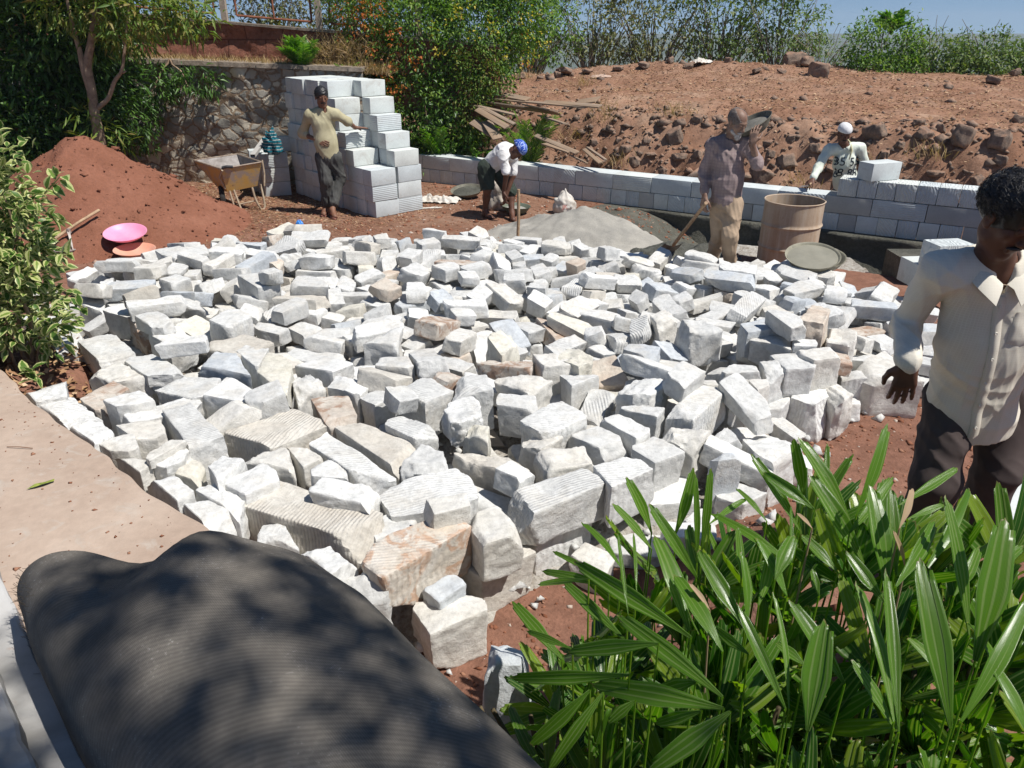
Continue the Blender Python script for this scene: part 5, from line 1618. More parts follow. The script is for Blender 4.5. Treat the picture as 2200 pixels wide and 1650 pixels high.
def on_heap(px, py):
 z = 0.0
 for _ in range(12):
  p = PZ(px, py, z)
  k = np.argmin((heap_v[:, 0] - p.x) ** 2 + (heap_v[:, 1] - p.y) ** 2)
  z = .6 * z + .4 * max(float(heap_v[k, 2]), ground_z(p.x, p.y))
 return PZ(px, py, z)

p1 = on_heap(284, 515)
pan('plastic_basin', p1 + Vector((0, -0.12, .06)), .225, .065, pink, 'bright pink plastic basin on the red soil, behind the orange one', (math.radians(12), math.radians(4), 0), cat='basin')
p2 = on_heap(303, 549)
pan('plastic_basin', p2 + Vector((0.0, -.12, .05)), .215, .06, orange, 'faded orange plastic basin on the red soil next to the pile', (math.radians(4), math.radians(3), 0), cat='basin')

# ------------------------------------------------------------------ hoe left at the heap
ha, hb = on_heap(122, 528) + Vector((0, 0, .08)), on_heap(217, 470) + Vector((0, 0, .10))
hoe = empty('garden_hoe', (0, 0, 0), 'wooden-handled hoe with pale iron blade at the foot of the red heap', 'hoe')
hoe.location = ha
MB().tube([Vector((0, 0, 0)), (hb - ha) * .5 + Vector((0, 0, .01)), hb - ha], [.017, .016, .018], 10).build('handle', handle_mat, hoe, sharp=50)
bl = MB()
b0 = on_heap(150, 512) + Vector((0, 0, .06)) - ha
bl.hexa([b0 + Vector(v) for v in ((-.01, -.02, -.005), (.02, -.02, -.005), (.02, .03, -.005), (-.01, .03, -.005), (-.008, -.015, .05), (.015, -.015, .05), (.015, .02, .05), (-.008, .02, .05))])
q1, q2, q3 = on_heap(158, 545) + Vector((0, 0, .03)) - ha, on_heap(118, 545) + Vector((0, 0, .03)) - ha, on_heap(150, 513) + Vector((0, 0, .08)) - ha
bl.hexa([q1, q1 + Vector((.0, .02, 0)), q3 + Vector((.012, .02, 0)), q3 + Vector((-.012, 0, 0)), q1 + Vector((0, 0, .012)), q1 + Vector((.0, .02, .012)), q3 + Vector((.012, .02, .012)), q3 + Vector((-.012, 0, .012))])
bl.hexa([q2 + Vector((0, -.05, 0)), q1 + Vector((0, -.02, 0)), q1 + Vector((.01, .10, 0)), q2 + Vector((0, .12, 0)), q2 + Vector((0, -.05, .008)), q1 + Vector((0, -.02, .008)), q1 + Vector((.01, .10, .008)), q2 + Vector((0, .12, .008))])
bl.build('blade', simple('bright_worn_steel', (0.46, 0.43, 0.40), 0.4, 0.5, 0.3, (0.25, 0.18, 0.14), 18), hoe, sharp=40)

# upright wooden pole in the sand
pp = PZ(1112, 530, 0.0)
pole = MB().tube([(0, 0, -.1), (.004, 0, .3), (-.004, .01, .66)], [.019, .020, .019], 10).build('wooden_pole', handle_mat, None, sharp=50)
pole.location = (pp.x, pp.y + .05, ground_z(pp.x, pp.y))
pole.rotation_euler = (0, 0.02, 0)
tag(pole, 'single round wooden stake standing upright at the edge of the sand', 'pole')

# ------------------------------------------------------------------ wheelbarrow
M = Mat('yellow_worn_paint', 0.6, 0.35)
n1 = M.noise(5, 5, 0.7)
n2 = M.noise(24, 5, 0.7)
c = M.ramp(n1, [(0.40, (0.58, 0.36, 0.10)), (0.52, (0.52, 0.36, 0.15)), (0.60, (0.38, 0.31, 0.25))])
c = M.mix(M.ramp(n2, [(0.60, 0.0), (0.70, 0.8)]), c, (0.22, 0.13, 0.08))
M.color(c)
yel = M.m
grey_in = simple('mortar_lined_tray', (0.36, 0.33, 0.31), 0.8, 0.2, dirt=(0.20, 0.175, 0.16), scale=7)
wb0 = PZ(492, 455, 0.0)
wb = empty('wheelbarrow', (wb0.x, wb0.y, ground_z(wb0.x, wb0.y)), 'battered yellow steel wheelbarrow parked before the rubble wall', 'wheelbarrow')
# local frame: x to the image right, y away. tray: long side seen = towards the front-left, end panel yellow towards the viewer
ax = Vector((0.93, 0.37, 0)).normalized()      # across the end panel
ay = Vector((-0.62, 0.78, 0)).normalized()     # length of the tray, away to the left

def L3(a, b, z):
 return ax * a + ay * b + Vector((0, 0, z))

tray_top = [L3(-.05, -.10, .60), L3(.49, -.10, .66), L3(.49, .80, .66), L3(-.10, .86, .60)]
tray_bot = [L3(.02, .0, .27), L3(.43, .0, .33), L3(.42, .32, .33), L3(.0, .36, .30)]
t = MB()
ins = [p * .0 + p + (sum(tray_top, Vector()) / 4 - p).normalized() * .012 for p in tray_top]
insb = [p + (sum(tray_bot, Vector()) / 4 - p).normalized() * .014 + Vector((0, 0, .012)) for p in tray_bot]
V = tray_bot + tray_top + insb + ins
t.add(V, [[0, 1, 5, 4], [1, 2, 6, 5], [2, 3, 7, 6], [3, 0, 4, 7], [3, 2, 1, 0], [4, 5, 13, 12], [5, 6, 14, 13], [6, 7, 15, 14], [7, 4, 12, 15]])
t.build('tray', yel, wb, sharp=20)
t = MB()
ins2 = [p + (sum(tray_top, Vector()) / 4 - p).normalized() * .003 for p in ins]
insb2 = [p + Vector((0, 0, .004)) for p in insb]
t.add(insb2 + ins2, [[0, 4, 5, 1], [1, 5, 6, 2], [2, 6, 7, 3], [3, 7, 4, 0], [0, 1, 2, 3]])
t.build('tray_lining', grey_in, wb, sharp=20)
rim = MB()
for a in range(4):
 rim.tube([tray_top[a] + Vector((0, 0, .004)), tray_top[(a + 1) % 4] + Vector((0, 0, .004))], .012, 6)
rim.build('rim', simple('rim_steel', (0.40, 0.33, 0.26), 0.6, 0.4, 0.1, (0.22, 0.15, 0.11), 20), wb, sharp=50)
bar = simple('barrow_frame', (0.42, 0.34, 0.24), 0.7, 0.3, dirt=(0.26, 0.19, 0.13), scale=12)
for nm, pts in (('leg', [L3(.03, -.06, .30), L3(.05, -.10, .05), L3(.09, -.13, .0)]), ('leg', [L3(.10, -.02, .30), L3(.14, -.10, .02), L3(.12, -.12, .0)]), ('handle', [L3(.0, .0, .32), L3(-.06, -.02, .48), L3(-.04, -.12, .59)])):
 MB().tube(pts, .015, 8).build(nm, bar, wb, sharp=50)
lp = [L3(.36, .02, .33), L3(.37, -.02, .16), L3(.41, -.04, .03), L3(.45, -.02, .0), L3(.49, 0, .04), L3(.50, .04, .20), L3(.49, .06, .34)]
MB().tube(smooth_curve(lp, 4), .016, 8).build('leg_loop', bar, wb, sharp=60)
MB().tube([L3(.10, -.06, .10), L3(.40, 0, .13)], .010, 6).build('brace', bar, wb)
MB().tube([L3(.50, -.06, .33), L3(.53, -.04, .5), L3(.53, -.02, .68)], .013, 8).build('handle', bar, wb, sharp=50)
whl = MB()
wc = L3(.0, .18, .17)
M3 = Matrix.Translation(wc) @ ax.to_track_quat('Z', 'Y').to_matrix().to_4x4()
whl.lathe([(.0001, -.03), (.11, -.03), (.155, -.035), (.165, -.02), (.165, .02), (.155, .035), (.11, .03), (.0001, .03)], 28, M=M3)
whl.build('wheel', simple('black_rubber', (0.03, 0.028, 0.026), 0.7, 0.3), wb, sharp=40)
hz = MB()
hz.tube([L3(-.03, -.10, .62), L3(.02, -.13, .635), L3(.10, -.12, .625)], .02, 8)
hz.build('rubber_scrap', simple('black_rag', (0.05, 0.05, 0.055), 0.8, 0.2), wb)

# ------------------------------------------------------------------ hose of square tube, broom with cloth by the small stack
ta, tb = PY(543, 335, 11.4), PY(568, 300, 12.0)
alu = simple('aluminium_section', (0.48, 0.46, 0.43), 0.5, 0.5, 0.2)
m = MB()
d_ = (tb - ta).normalized()
sx = d_.cross(Vector((0, 0, 1))).normalized()
sy = sx.cross(d_)
for k_, (hw, hh) in enumerate(((.036, .022),)):
 c0 = [ta + sx * a * hw + sy * b * hh for a, b in ((-1, -1), (1, -1), (1, 1), (-1, 1))]
 c1 = [tb + sx * a * hw + sy * b * hh for a, b in ((-1, -1), (1, -1), (1, 1), (-1, 1))]
 i0 = [ta + sx * a * (hw - .006) + sy * b * (hh - .006) for a, b in ((-1, -1), (1, -1), (1, 1), (-1, 1))]
 i1 = [tb + sx * a * (hw - .006) + sy * b * (hh - .006) for a, b in ((-1, -1), (1, -1), (1, 1), (-1, 1))]
 m.add(c0 + c1 + i0 + i1, [[0, 1, 5, 4], [1, 2, 6, 5], [2, 3, 7, 6], [3, 0, 4, 7], [8, 12, 13, 9], [9, 13, 14, 10], [10, 14, 15, 11], [11, 15, 12, 8], [0, 8, 9, 1], [1, 9, 10, 2], [2, 10, 11, 3], [3, 11, 8, 0]])
tag(m.build('metal_straightedge', alu), 'hollow rectangular metal bar leaning on the small stack of blocks', 'metal bar')
bs, bt = PZ(571, 402, 0.0), PY(585, 300, 11.75)
m = MB().tube([bs, (bs + bt) / 2 + Vector((.01, 0, 0)), bt], [.010, .011, .010], 8)
tag(m.build('stick', handle_mat), 'thin stick leaning against the small stack with a cloth hung on its top', 'stick')
tw = MB()
for k in range(26):
 an = random.uniform(0, 6.28)
 e = bs + Vector((random.uniform(-.16, .12), random.uniform(-.15, .1), random.uniform(.25, .55)))
 tw.tube([bs + Vector((random.uniform(-.04, .04), 0, .0)), (bs + e) / 2 + Vector((random.uniform(-.05, .05), 0, 0)), e], .0035, 4)
tag(tw.build('dry_twigs', simple('dry_twig', (0.26, 0.18, 0.12), 0.9, 0.1)), 'bundle of dry twigs at the foot of the small stack beside the stick', 'twigs')

# ------------------------------------------------------------------ planks dumped at the foot of the bank
def plank_between(a, b, wdt, th, label, k):
 a, b = Vector(a), Vector(b)
 d = b - a
 L = d.length
 me = MB().box((-L / 2, -wdt / 2, 0), (L / 2, wdt / 2, th)).mesh('plank', wood_mat, bevel=.004, sharp=40)
 o = obj('plank', me, None, (a + b) / 2)
 q = d.to_track_quat('X', 'Z')
 o.rotation_mode = 'QUATERNION'
 o.rotation_quaternion = q @ Quaternion((1, 0, 0), random.uniform(-.5, .5))
 tag(o, label, 'plank', 'old planks dumped on the bank')

PLK = [  # px a, px b, fwd a, fwd b, width
 ((1040, 212), (1262, 232), 13.6, 12.4, .15, 'long grey plank on top of the plank heap pointing at the bank'),
 ((1042, 222), (1200, 245), 13.4, 12.6, .13, 'second plank from the top of the plank heap'),
 ((1020, 228), (1115, 250), 13.2, 12.8, .12, 'grey plank sticking out at the left end of the heap'),
 ((1025, 236), (1090, 275), 13.0, 12.3, .10, 'narrow plank slanting down to the left front of the heap'),
 ((1035, 232), (1105, 268), 13.1, 12.5, .07, 'lath beside the narrow slanting plank'),
 ((1045, 262), (1070, 300), 12.8, 12.2, .16, 'short broad tan plank sloping down above the wall'),
 ((1130, 228), (1190, 240), 12.9, 12.5, .22, 'broad grey board in the middle of the heap'),
 ((1160, 250), (1215, 268), 12.7, 12.2, .12, 'grey plank end below the broad grey board'),
 ((1175, 278), (1205, 268), 12.3, 12.5, .16, 'short tan board under the middle of the heap'),
 ((1150, 292), (1240, 330), 12.5, 11.5, .09, 'dark narrow plank sliding down to the wall'),
 ((1172, 310), (1228, 328), 12.1, 11.6, .17, 'tan board lying low near the wall'),
 ((1255, 322), (1290, 352), 11.9, 11.3, .06, 'thin lath leaning near the foot of the bank'),
 ((1262, 318), (1300, 345), 12.0, 11.4, .06, 'thin lath next to the other leaning lath'),
 ((1225, 335), (1260, 352), 11.6, 11.3, .06, 'short weathered stick of wood behind the wall'),
 ((1080, 205), (1135, 215), 13.5, 13.1, .14, 'tan board at the very top of the plank heap'),
 ((1015, 262), (1060, 290), 12.9, 12.5, .14, 'dark board low at the left of the heap'),
 ((1170, 220), (1290, 230), 13.0, 12.2, .10, 'plank end lying on the red bank right of the heap'),
 ((1240, 222), (1285, 215), 12.7, 12.5, .22, 'grey flat board lying alone on the bank'),
]
for k, (a, b, ya, yb, wd_, lab) in enumerate(PLK):
 A, B = PY(a[0], a[1], ya), PY(b[0], b[1], yb)
 A.z = max(A.z, ground_z(A.x, A.y) + .02)
 B.z = max(B.z, ground_z(B.x, B.y) + .02)
 plank_between(A, B, wd_, .022, lab, k)

# ------------------------------------------------------------------ sacks and cloths
def blob_cloth(name, c, sx_, sy_, sz_, mat, label, cat, seed, rough=0.25, n=28, flat=0.0, peak=None):
 V, Fc = [], []
 for i in range(n + 1):
  th = math.pi * i / n
  for j in range(2 * n):
   a = math.pi * j / n
   v = Vector((math.sin(th) * math.cos(a), math.sin(th) * math.sin(a), math.cos(th)))
   k = 1 + rough * noise.fractal(v * 2.2 + Vector((seed, 0, 0)), 0.8, 2.0, 3)
   cr = abs(math.sin(6 * a + 5 * noise.noise(v * 2 + Vector((0, seed, 0)))))
   k -= 0.10 * rough * 2 * cr * math.sin(th)
   z = v.z * k
   if z < -.55:
    z = -.55 + (z + .55) * .1
   if peak and v.z > .8:
    z += peak * (v.z - .8) * 5
    k *= 1 - .55 * (v.z - .8) * 5
   V.append((v.x * k * sx_, v.y * k * sy_, (z + .55) * sz_))
 m = 2 * n
 for i in range(n):
  for j in range(m):
   Fc.append([i * m + j, (i + 1) * m + j, (i + 1) * m + (j + 1) % m, i * m + (j + 1) % m])
 o = obj(name, mesh_np(name, V, Fc, mat, True), None, c)
 return tag(o, label, cat)

sack_white = simple('white_woven_sack', (0.62, 0.59, 0.54), 0.8, 0.3, dirt=(0.45, 0.40, 0.34), scale=9, bumpd=.004)
sk = PZ(1213, 462, 0.0)
cs_ = empty('cement_sack', (sk.x, sk.y + .12, ground_z(sk.x, sk.y)), 'small white sack printed in red at the back of the sand heap', 'sack')
o = blob_cloth('sack_body', (0, 0, 0), .16, .13, .17, sack_white, None, None, 3.0, .22, peak=.35)
for k_ in ('label', 'category'):
 if k_ in o:
  del o[k_]
o.parent = cs_
redm = simple('faded_red_print', (0.55, 0.14, 0.12), 0.8, 0.2)
for k_, (ch, dx, dz, s_) in enumerate((('JK', -.03, .155, .075),)):
 cu = bpy.data.curves.new('printing', 'FONT')
 cu.body = ch
 cu.size = s_
 cu.align_x = 'CENTER'
 cu.extrude = .001
 cu.materials.append(redm)
 tmp = obj('tmp', cu)
 bpy.context.view_layer.update()
 pm = bpy.data.meshes.new_from_object(tmp.evaluated_get(bpy.context.evaluated_depsgraph_get()))
 bpy.data.objects.remove(tmp)
 to = obj('printing', pm, cs_, (dx + .03, -.148, dz - .06), (math.radians(80), 0, 0))
sk2 = PZ(1074, 452, 0.0)
blob_cloth('sack', (sk2.x, sk2.y + .12, 0.0), .19, .16, .30, simple('dusty_sack', (0.52, 0.47, 0.40), 0.85, 0.2, dirt=(0.36, 0.31, 0.26), scale=6, bumpd=.006), 'open dusty white sack between the legs of the bent man', 'sack', 7.0, .3)
gp = PZ(1108, 464, 0.0)
pan('green_pan', Vector((gp.x, gp.y + .15, .01)), .20, .10, simple('dull_green_plastic', (0.10, 0.13, 0.10), 0.6, 0.3, dirt=(0.16, 0.16, 0.12), scale=6), 'dark green pan at the feet of the bent man', (0, .05, 0), .02, sand_mat, fillz=.6)
bpn = PZ(1003, 428, 0.0)
pan('black_pan', Vector((bpn.x, bpn.y + .15, .03)), .24, .09, pan_iron, 'dark iron pan on the ground left of the bent man beside the white sacking', (math.radians(10), math.radians(-4), 0), .01, mortar_mat, fillz=.7)
cl = PZ(942, 436, 0.0)

def cloth_sheet(name, c, sx_, sy_, h, mat, label, cat, seed, rz=0.0, n=46):
 V, Fc = [], []
 for i in range(n + 1):
  for j in range(n + 1):
   u, v = i / n * 2 - 1, j / n * 2 - 1
   e = 1 + .22 * noise.noise(Vector((math.atan2(v, u) * 1.3, seed, 0)))
   f = noise.fractal(Vector((u * 1.6 + seed, v * 1.6, 0)), 0.7, 2.0, 3)
   z = h * (abs(math.sin(3.2 * u + 2.4 * f + seed)) * .6 + .4 * abs(f)) * (1 - .7 * max(abs(u), abs(v)) ** 3) + .006
   x, y = u * sx_ * e, v * sy_ * e
   X, Y = x * math.cos(rz) - y * math.sin(rz), x * math.sin(rz) + y * math.cos(rz)
   V.append((X, Y, z))
 m = n + 1
 for i in range(n):
  for j in range(n):
   Fc.append([i * m + j, (i + 1) * m + j, (i + 1) * m + j + 1, i * m + j + 1])
 o = obj(name, mesh_np(name, V, Fc, mat, True), None, c)
 return tag(o, label, cat)

cloth_sheet('empty_sack', (cl.x, cl.y + .1, ground_z(cl.x, cl.y)), .30, .17, .12, sack_white, 'crumpled empty white sack on the ground between the tall stack and the bent man', 'sack', 2.2, -.2)
c2 = PZ(925, 448, 0.0)
cloth_sheet('paper_strip', (c2.x, c2.y, ground_z(c2.x, c2.y)), .16, .03, .02, sack_white, 'thin white strip of paper on the soil in front of the empty sack', 'paper', 5.2, .2, 20)
c3 = PZ(660, 515, 0.25)
cloth_sheet('plastic_scrap', c3, .16, .07, .06, sack_white, 'scrap of crumpled white plastic at the back edge of the pile under the blue wrapper', 'plastic scrap', 9.1, .2, 30)
c4 = PZ(646, 499, 0.12)
blob_cloth('blue_wrapper', c4, .05, .03, .09, simple('bright_blue_plastic', (0.04, 0.22, 0.62), 0.4, 0.5), 'small bright blue plastic wrapper behind the back edge of the pile', 'wrapper', 4.0, .5, 12)
c5 = hit(1290, 168, 8)
cloth_sheet('cloth_scrap', c5 + Vector((0, 0, .01)), .20, .12, .08, simple('faded_pink_cloth', (0.48, 0.36, 0.29), 0.9, 0.1, dirt=(0.38, 0.27, 0.2)), 'faded pinkish scrap of cloth on the red slope', 'cloth', 3.3, .3, 24)
c6 = hit(1505, 138, 8)
cloth_sheet('paper_scrap', c6 + Vector((0, 0, .02)), .22, .16, .12, sack_white, 'white scrap of paper beside a rock near the crest of the hill', 'paper', 6.1, .8, 24)

# striped cloth hung on the stick
M = Mat('teal_striped_cloth', 0.8, 0.2)
wv = M.wave(7.0, 1.2, 'Z')
M.color(M.ramp(wv, [(0.45, (0.01, 0.13, 0.17)), (0.62, (0.012, 0.018, 0.025)), (0.86, (0.02, 0.02, 0.03)), (0.93, (0.35, 0.42, 0.42))]))
oc = blob_cloth('striped_cloth', bt + Vector((-.005, -.02, -.20)), .125, .08, .20, M.m, 'teal and black striped cloth hung on the stick before the small stack', 'cloth', 8.0, .55)

# ------------------------------------------------------------------ blocks beside the trench at the right, behind the nearest man
b1 = PZ(2046, 598, 0.0)
for n_, (px, py, z, L, Wd, Hh, rz, m_, lab) in enumerate((
  (2040, 520, .45, .34, .24, .22, .15, blk_swirl, 'white scratched block lying near the shoulder of the nearest man'),
  (2010, 560, .22, .46, .34, .22, .10, blk_plain, 'pale block in shade under the scratched block behind the nearest man'),
  (2215, 1075, .0, .50, .30, .22, .5, blk_plain, 'grey block on red soil at the right edge behind the legs of the nearest man'))):
 q = PZ(px, py, z + Hh)
 o = obj('new_block', block_mesh(L, Wd, Hh, m_, 80 + n_, .008), None, (q.x, q.y, z), (0, 0, rz))
 tag(o, lab, 'block')
fb = PZ(2010, 610, 0.0)
m = MB().box((fb.x - .30, fb.y - .05, -.3), (fb.x + 1.4, fb.y + .55, .215))
me = m.mesh('footing_end', footing_mat)
tag(obj('footing_end', me), 'dark wet concrete footing end below the blocks behind the nearest man', 'footing')

# ------------------------------------------------------------------ long roll of dark ribbed matting on the slab
M = Mat('dark_ribbed_matting', 0.95, 0.08)
uv = M.n.new('ShaderNodeUVMap')
wv = M.wave(42.0, 1.0, 'Y', src=uv.outputs[0], detail=3, dscale=0.5)
wv2 = M.wave(90.0, 2.0, 'X', src=uv.outputs[0], detail=2)
n1 = M.noise(5.0, 6, 0.75)
n2 = M.noise(120, 4, 0.8)
c = M.ramp(n1, [(0.35, (0.105, 0.096, 0.084)), (0.55, (0.15, 0.135, 0.116)), (0.75, (0.21, 0.19, 0.163))])
c = M.mix(0.35, c, M.ramp(wv, [(0.2, 0.68), (0.8, 1.12)]), 'MULTIPLY')
c = M.mix(0.35, c, M.ramp(wv2, [(0.2, 0.6), (0.8, 1.1)]), 'MULTIPLY')
lint = M.math('MULTIPLY', M.ramp(n2, [(0.58, 0.0), (0.68, 0.9)]), M.ramp(M.noise(5, 4, 0.7), [(0.5, 0.0), (0.68, 1.0)]))
c = M.mix(lint, c, (0.42, 0.40, 0.37))
M.color(c)
M.bump(wv, 0.14, 0.003)
M.bump(wv2, 0.25, 0.003)
M.bump(n2, 0.3, 0.003)
mat_roll = M.m
# stations along the roll: photo-derived left edge, right edge, crown height and distance
st_ = [(1.90, -1.36, -.62, .84, .06), (1.86, -1.44, -.56, 1.02, .5), (1.78, -1.43, -.50, 1.12, .85), (1.62, -1.30, -.36, 1.17, 1.0), (1.40, -1.10, -.20, 1.18, 1.0), (1.15, -.86, .02, 1.17, 1.0), (0.85, -.60, .27, 1.15, 1.0), (0.6, -.38, .48, 1.13, 1.0), (0.3, -.18, .68, 1.08, 1.0), (0.0, -.05, .85, 1.0, 1.0), (-.12, 0.05, .72, .8, .3)]

def lerp_st(t):
 i = min(len(st_) - 2, int(t))
 f = t - i
 f = f * f * (3 - 2 * f) if i < 2 else f
 return [st_[i][k] * (1 - f) + st_[i + 1][k] * f for k in range(5)]

NS, NR = 130, 96
V, Fc, UV = [], [], []
for i in range(NS + 1):
 t = (len(st_) - 1) * i / NS
 y, xl, xr, zt, fu = lerp_st(t)
 cx, hw = (xl + xr) / 2, (xr - xl) / 2
 zb = SLAB_Z + .012
 for j in range(NR):
  a = 2 * math.pi * j / NR
  ca, sa = math.cos(a), math.sin(a)
  ex = math.copysign(abs(ca) ** .92, ca) * hw
  ez = math.copysign(abs(sa) ** (.9 if sa > 0 else .55), sa)
  hh = (zt - zb) / 2
  z = zb + hh + ez * hh
  x = cx + ex
  yy = y - 0.16 * (ex / hw) * 0 + 0.05 * math.sin(2.3 * x + 1)
  # soft dents and folds
  nn = noise.noise(Vector((x * 2.0, y * 1.6, z * 1.2))) * .035 + noise.noise(Vector((x * 5, y * 4, 3))) * .012
  # two humps at the far end with a sag between them
  sag = -.075 * math.exp(-((x + 1.02) / .14) ** 2) * math.exp(-((y - 1.75) / .45) ** 2) + .035 * math.exp(-((x + .86) / .10) ** 2) * math.exp(-((y - 1.7) / .3) ** 2)
  if sa > 0:
   z += (nn + sag) * sa
  V.append((x, yy + .4 * nn, z))
  UV.append((j / NR, i / NS))
for i in range(NS):
 for j in range(NR):
  j2 = (j + 1) % NR
  Fc.append([i * NR + j, i * NR + j2, (i + 1) * NR + j2, (i + 1) * NR + j])
Fc.append(list(range(NR))[::-1])
me = mesh_np('matting_roll', V, Fc, mat_roll, True)
uvl = me.uv_layers.new(name='UVMap')
nq = NS * NR
for k, pol in enumerate(me.polygons):
 for li, vi in zip(pol.loop_indices, pol.vertices):
  i, j = divmod(vi, NR)
  u = j / NR
  if k < nq and j == 0 and (k % NR) == NR - 1:
   u = 1.0
  # ribs bow across the roll
  bow = 0.07 * math.cos(2 * math.pi * (u - .25))
  uvl.data[li].uv = (u * 2.2, (i / NS) * 1.9 + bow)
roll = obj('matting_roll', me)
tag(roll, 'big roll of dark ribbed matting lying on the concrete slab, dappled with tree shade', 'roll of matting')
# frayed hairs on its left end
hr = MB()
r_ = random.Random(6)
for k in range(240):
 i = r_.randint(4, 40)
 j = int(NR * r_.uniform(.42, .60)) % NR
 p = Vector(V[i * NR + j])
 e = p + Vector((-r_.uniform(.004, .02), r_.uniform(-.01, .01), r_.uniform(-.004, .014)))
 hr.tube([p, e], .0006, 3, cap=False)
hr.build('frayed_hairs', simple('dark_fibre', (0.09, 0.07, 0.05), 0.9, 0.1), roll)

# ------------------------------------------------------------------ pale stone slabs stacked at the lower left corner
M = Mat('pale_marble_slab', 0.6, 0.3)
n1 = M.noise(3.5, 5, 0.65, dist=1.2)
n2 = M.noise(22, 5, 0.7)
c = M.ramp(n1, [(0.35, (0.36, 0.345, 0.32)), (0.55, (0.46, 0.45, 0.43)), (0.75, (0.52, 0.515, 0.50))])
c = M.mix(M.ramp(n2, [(0.62, 0.0), (0.75, 0.5)]), c, (0.42, 0.27, 0.19))
M.color(c)
M.bump(n2, 0.3, 0.004)
marble = M.m
SL = [((-25, 1180), (225, 1720), .78, .12, 'lowest'), ((-110, 1190), (125, 1760), .87, .09, 'middle'), ((-200, 1200), (20, 1800), .96, .09, 'topmost')]
for n_, (a, b, z, th, wd_) in enumerate(SL):
 A, B = PZ(a[0], a[1], z), PZ(b[0], b[1], z)
 d = (B - A).normalized()
 sd = Vector((d.y, -d.x, 0))
 if sd.x > 0:
  sd = -sd
 e = 1.6
 bmz = bmesh.new()
 m = MB()
 nseg = 26
 for k in range(nseg):
  pass
 V_, F_ = [], []
 for k in range(nseg + 1):
  p = A + d * ((B - A).length * 1.25 * k / nseg)
  j1 = .010 * noise.noise(Vector((k * .6, n_, 0))) + .004 * noise.noise(Vector((k * 2.1, n_, 4)))
  o1 = p - sd * j1
  for q in (o1 + sd * .0 + Vector((0, 0, -th)), o1 - sd * .004 + Vector((0, 0, -th * .5)), o1 + sd * .002 + Vector((0, 0, -.006)), o1 + sd * .010, p + sd * .6, p + sd * .6 + Vector((0, 0, -th))):
   V_.append(tuple(q))
 for k in range(nseg):
  for j in range(6):
   F_.append([k * 6 + j, k * 6 + (j + 1) % 6, (k + 1) * 6 + (j + 1) % 6, (k + 1) * 6 + j])
 F_.append([0, 5, 4, 3, 2, 1])
 F_.append([nseg * 6 + q for q in range(6)])
 tag(obj('stone_plank', mesh_np('stone_plank', V_, F_, marble, True, 30)), '%s of three long pale stone slabs stacked at the lower left, beside the roll' % wd_, 'stone slab', 'long pale slabs stacked by the roll')

# stray things on the slab: a leaf and a twig
lf = PZ(88, 1042, SLAB_Z + .006)
lm = MB()
pts = [(0, -.055, 0), (.012, -.02, .006), (.016, .012, .010), (.006, .05, .004), (-.006, .055, .008), (-.014, .02, .002), (-.012, -.02, .008)]
lm.add([Vector(p) for p in pts] + [Vector((0, 0, .002))], [[0, 1, 7], [1, 2, 7], [2, 3, 7], [3, 4, 7], [4, 5, 7], [5, 6, 7], [6, 0, 7]])
o = lm.build('fallen_leaf', simple('yellow_green_leaf', (0.30, 0.33, 0.06), 0.5, 0.3, dirt=(0.10, 0.14, 0.03), scale=30))
o.location = lf
o.rotation_euler = (0, 0, -.9)
tag(o, 'single curled yellow-green leaf fallen on the concrete slab', 'leaf')
t1, t2 = PZ(15, 960, SLAB_Z + .006), PZ(70, 963, SLAB_Z + .006)
tag(MB().tube([t1, (t1 + t2) / 2 + Vector((0, 0, .004)), t2], .002, 5).build('fallen_twig', simple('twig_bark', (0.20, 0.11, 0.07), 0.9, 0.1)), 'thin dry twig lying on the concrete slab', 'twig')

# ------------------------------------------------------------------ foliage materials
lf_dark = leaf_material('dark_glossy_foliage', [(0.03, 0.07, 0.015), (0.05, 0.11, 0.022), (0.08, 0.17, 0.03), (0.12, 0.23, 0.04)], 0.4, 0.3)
lf_light = leaf_material('yellow_green_foliage', [(0.09, 0.17, 0.03), (0.14, 0.23, 0.04), (0.22, 0.28, 0.05), (0.30, 0.22, 0.08)], 0.5, 0.4)
lf_mid = leaf_material('mid_green_foliage', [(0.07, 0.15, 0.025), (0.11, 0.22, 0.035), (0.16, 0.29, 0.045), (0.26, 0.36, 0.06)], 0.5, 0.42)
lf_olive = leaf_material('olive_dry_foliage', [(0.10, 0.13, 0.05), (0.16, 0.19, 0.07), (0.22, 0.23, 0.09), (0.32, 0.28, 0.16)], 0.6, 0.35)
lf_hedge = leaf_material('hedge_foliage', [(0.07, 0.13, 0.035), (0.11, 0.19, 0.045), (0.17, 0.24, 0.06), (0.24, 0.27, 0.10)], 0.55, 0.35)
lf_orange = leaf_material('orange_flowers', [(0.40, 0.09, 0.02), (0.55, 0.16, 0.03), (0.48, 0.22, 0.05)], 0.6, 0.35)
lf_yellow = leaf_material('yellow_flowers', [(0.55, 0.42, 0.04), (0.6, 0.5, 0.08)], 0.6, 0.4)
lf_frond = leaf_material('bright_frond', [(0.07, 0.20, 0.02), (0.13, 0.30, 0.03), (0.22, 0.36, 0.04)], 0.4, 0.4)
lf_straw = leaf_material('dry_straw_grass', [(0.30, 0.19, 0.09), (0.42, 0.29, 0.15), (0.52, 0.38, 0.21)], 0.8, 0.3)
bark = simple('pale_bark', (0.34, 0.25, 0.17), 0.9, 0.1, dirt=(0.19, 0.13, 0.09), scale=11, bumpd=.006)
twigm = simple('grey_twig', (0.33, 0.29, 0.24), 0.9, 0.1, dirt=(0.22, 0.18, 0.14), scale=12)

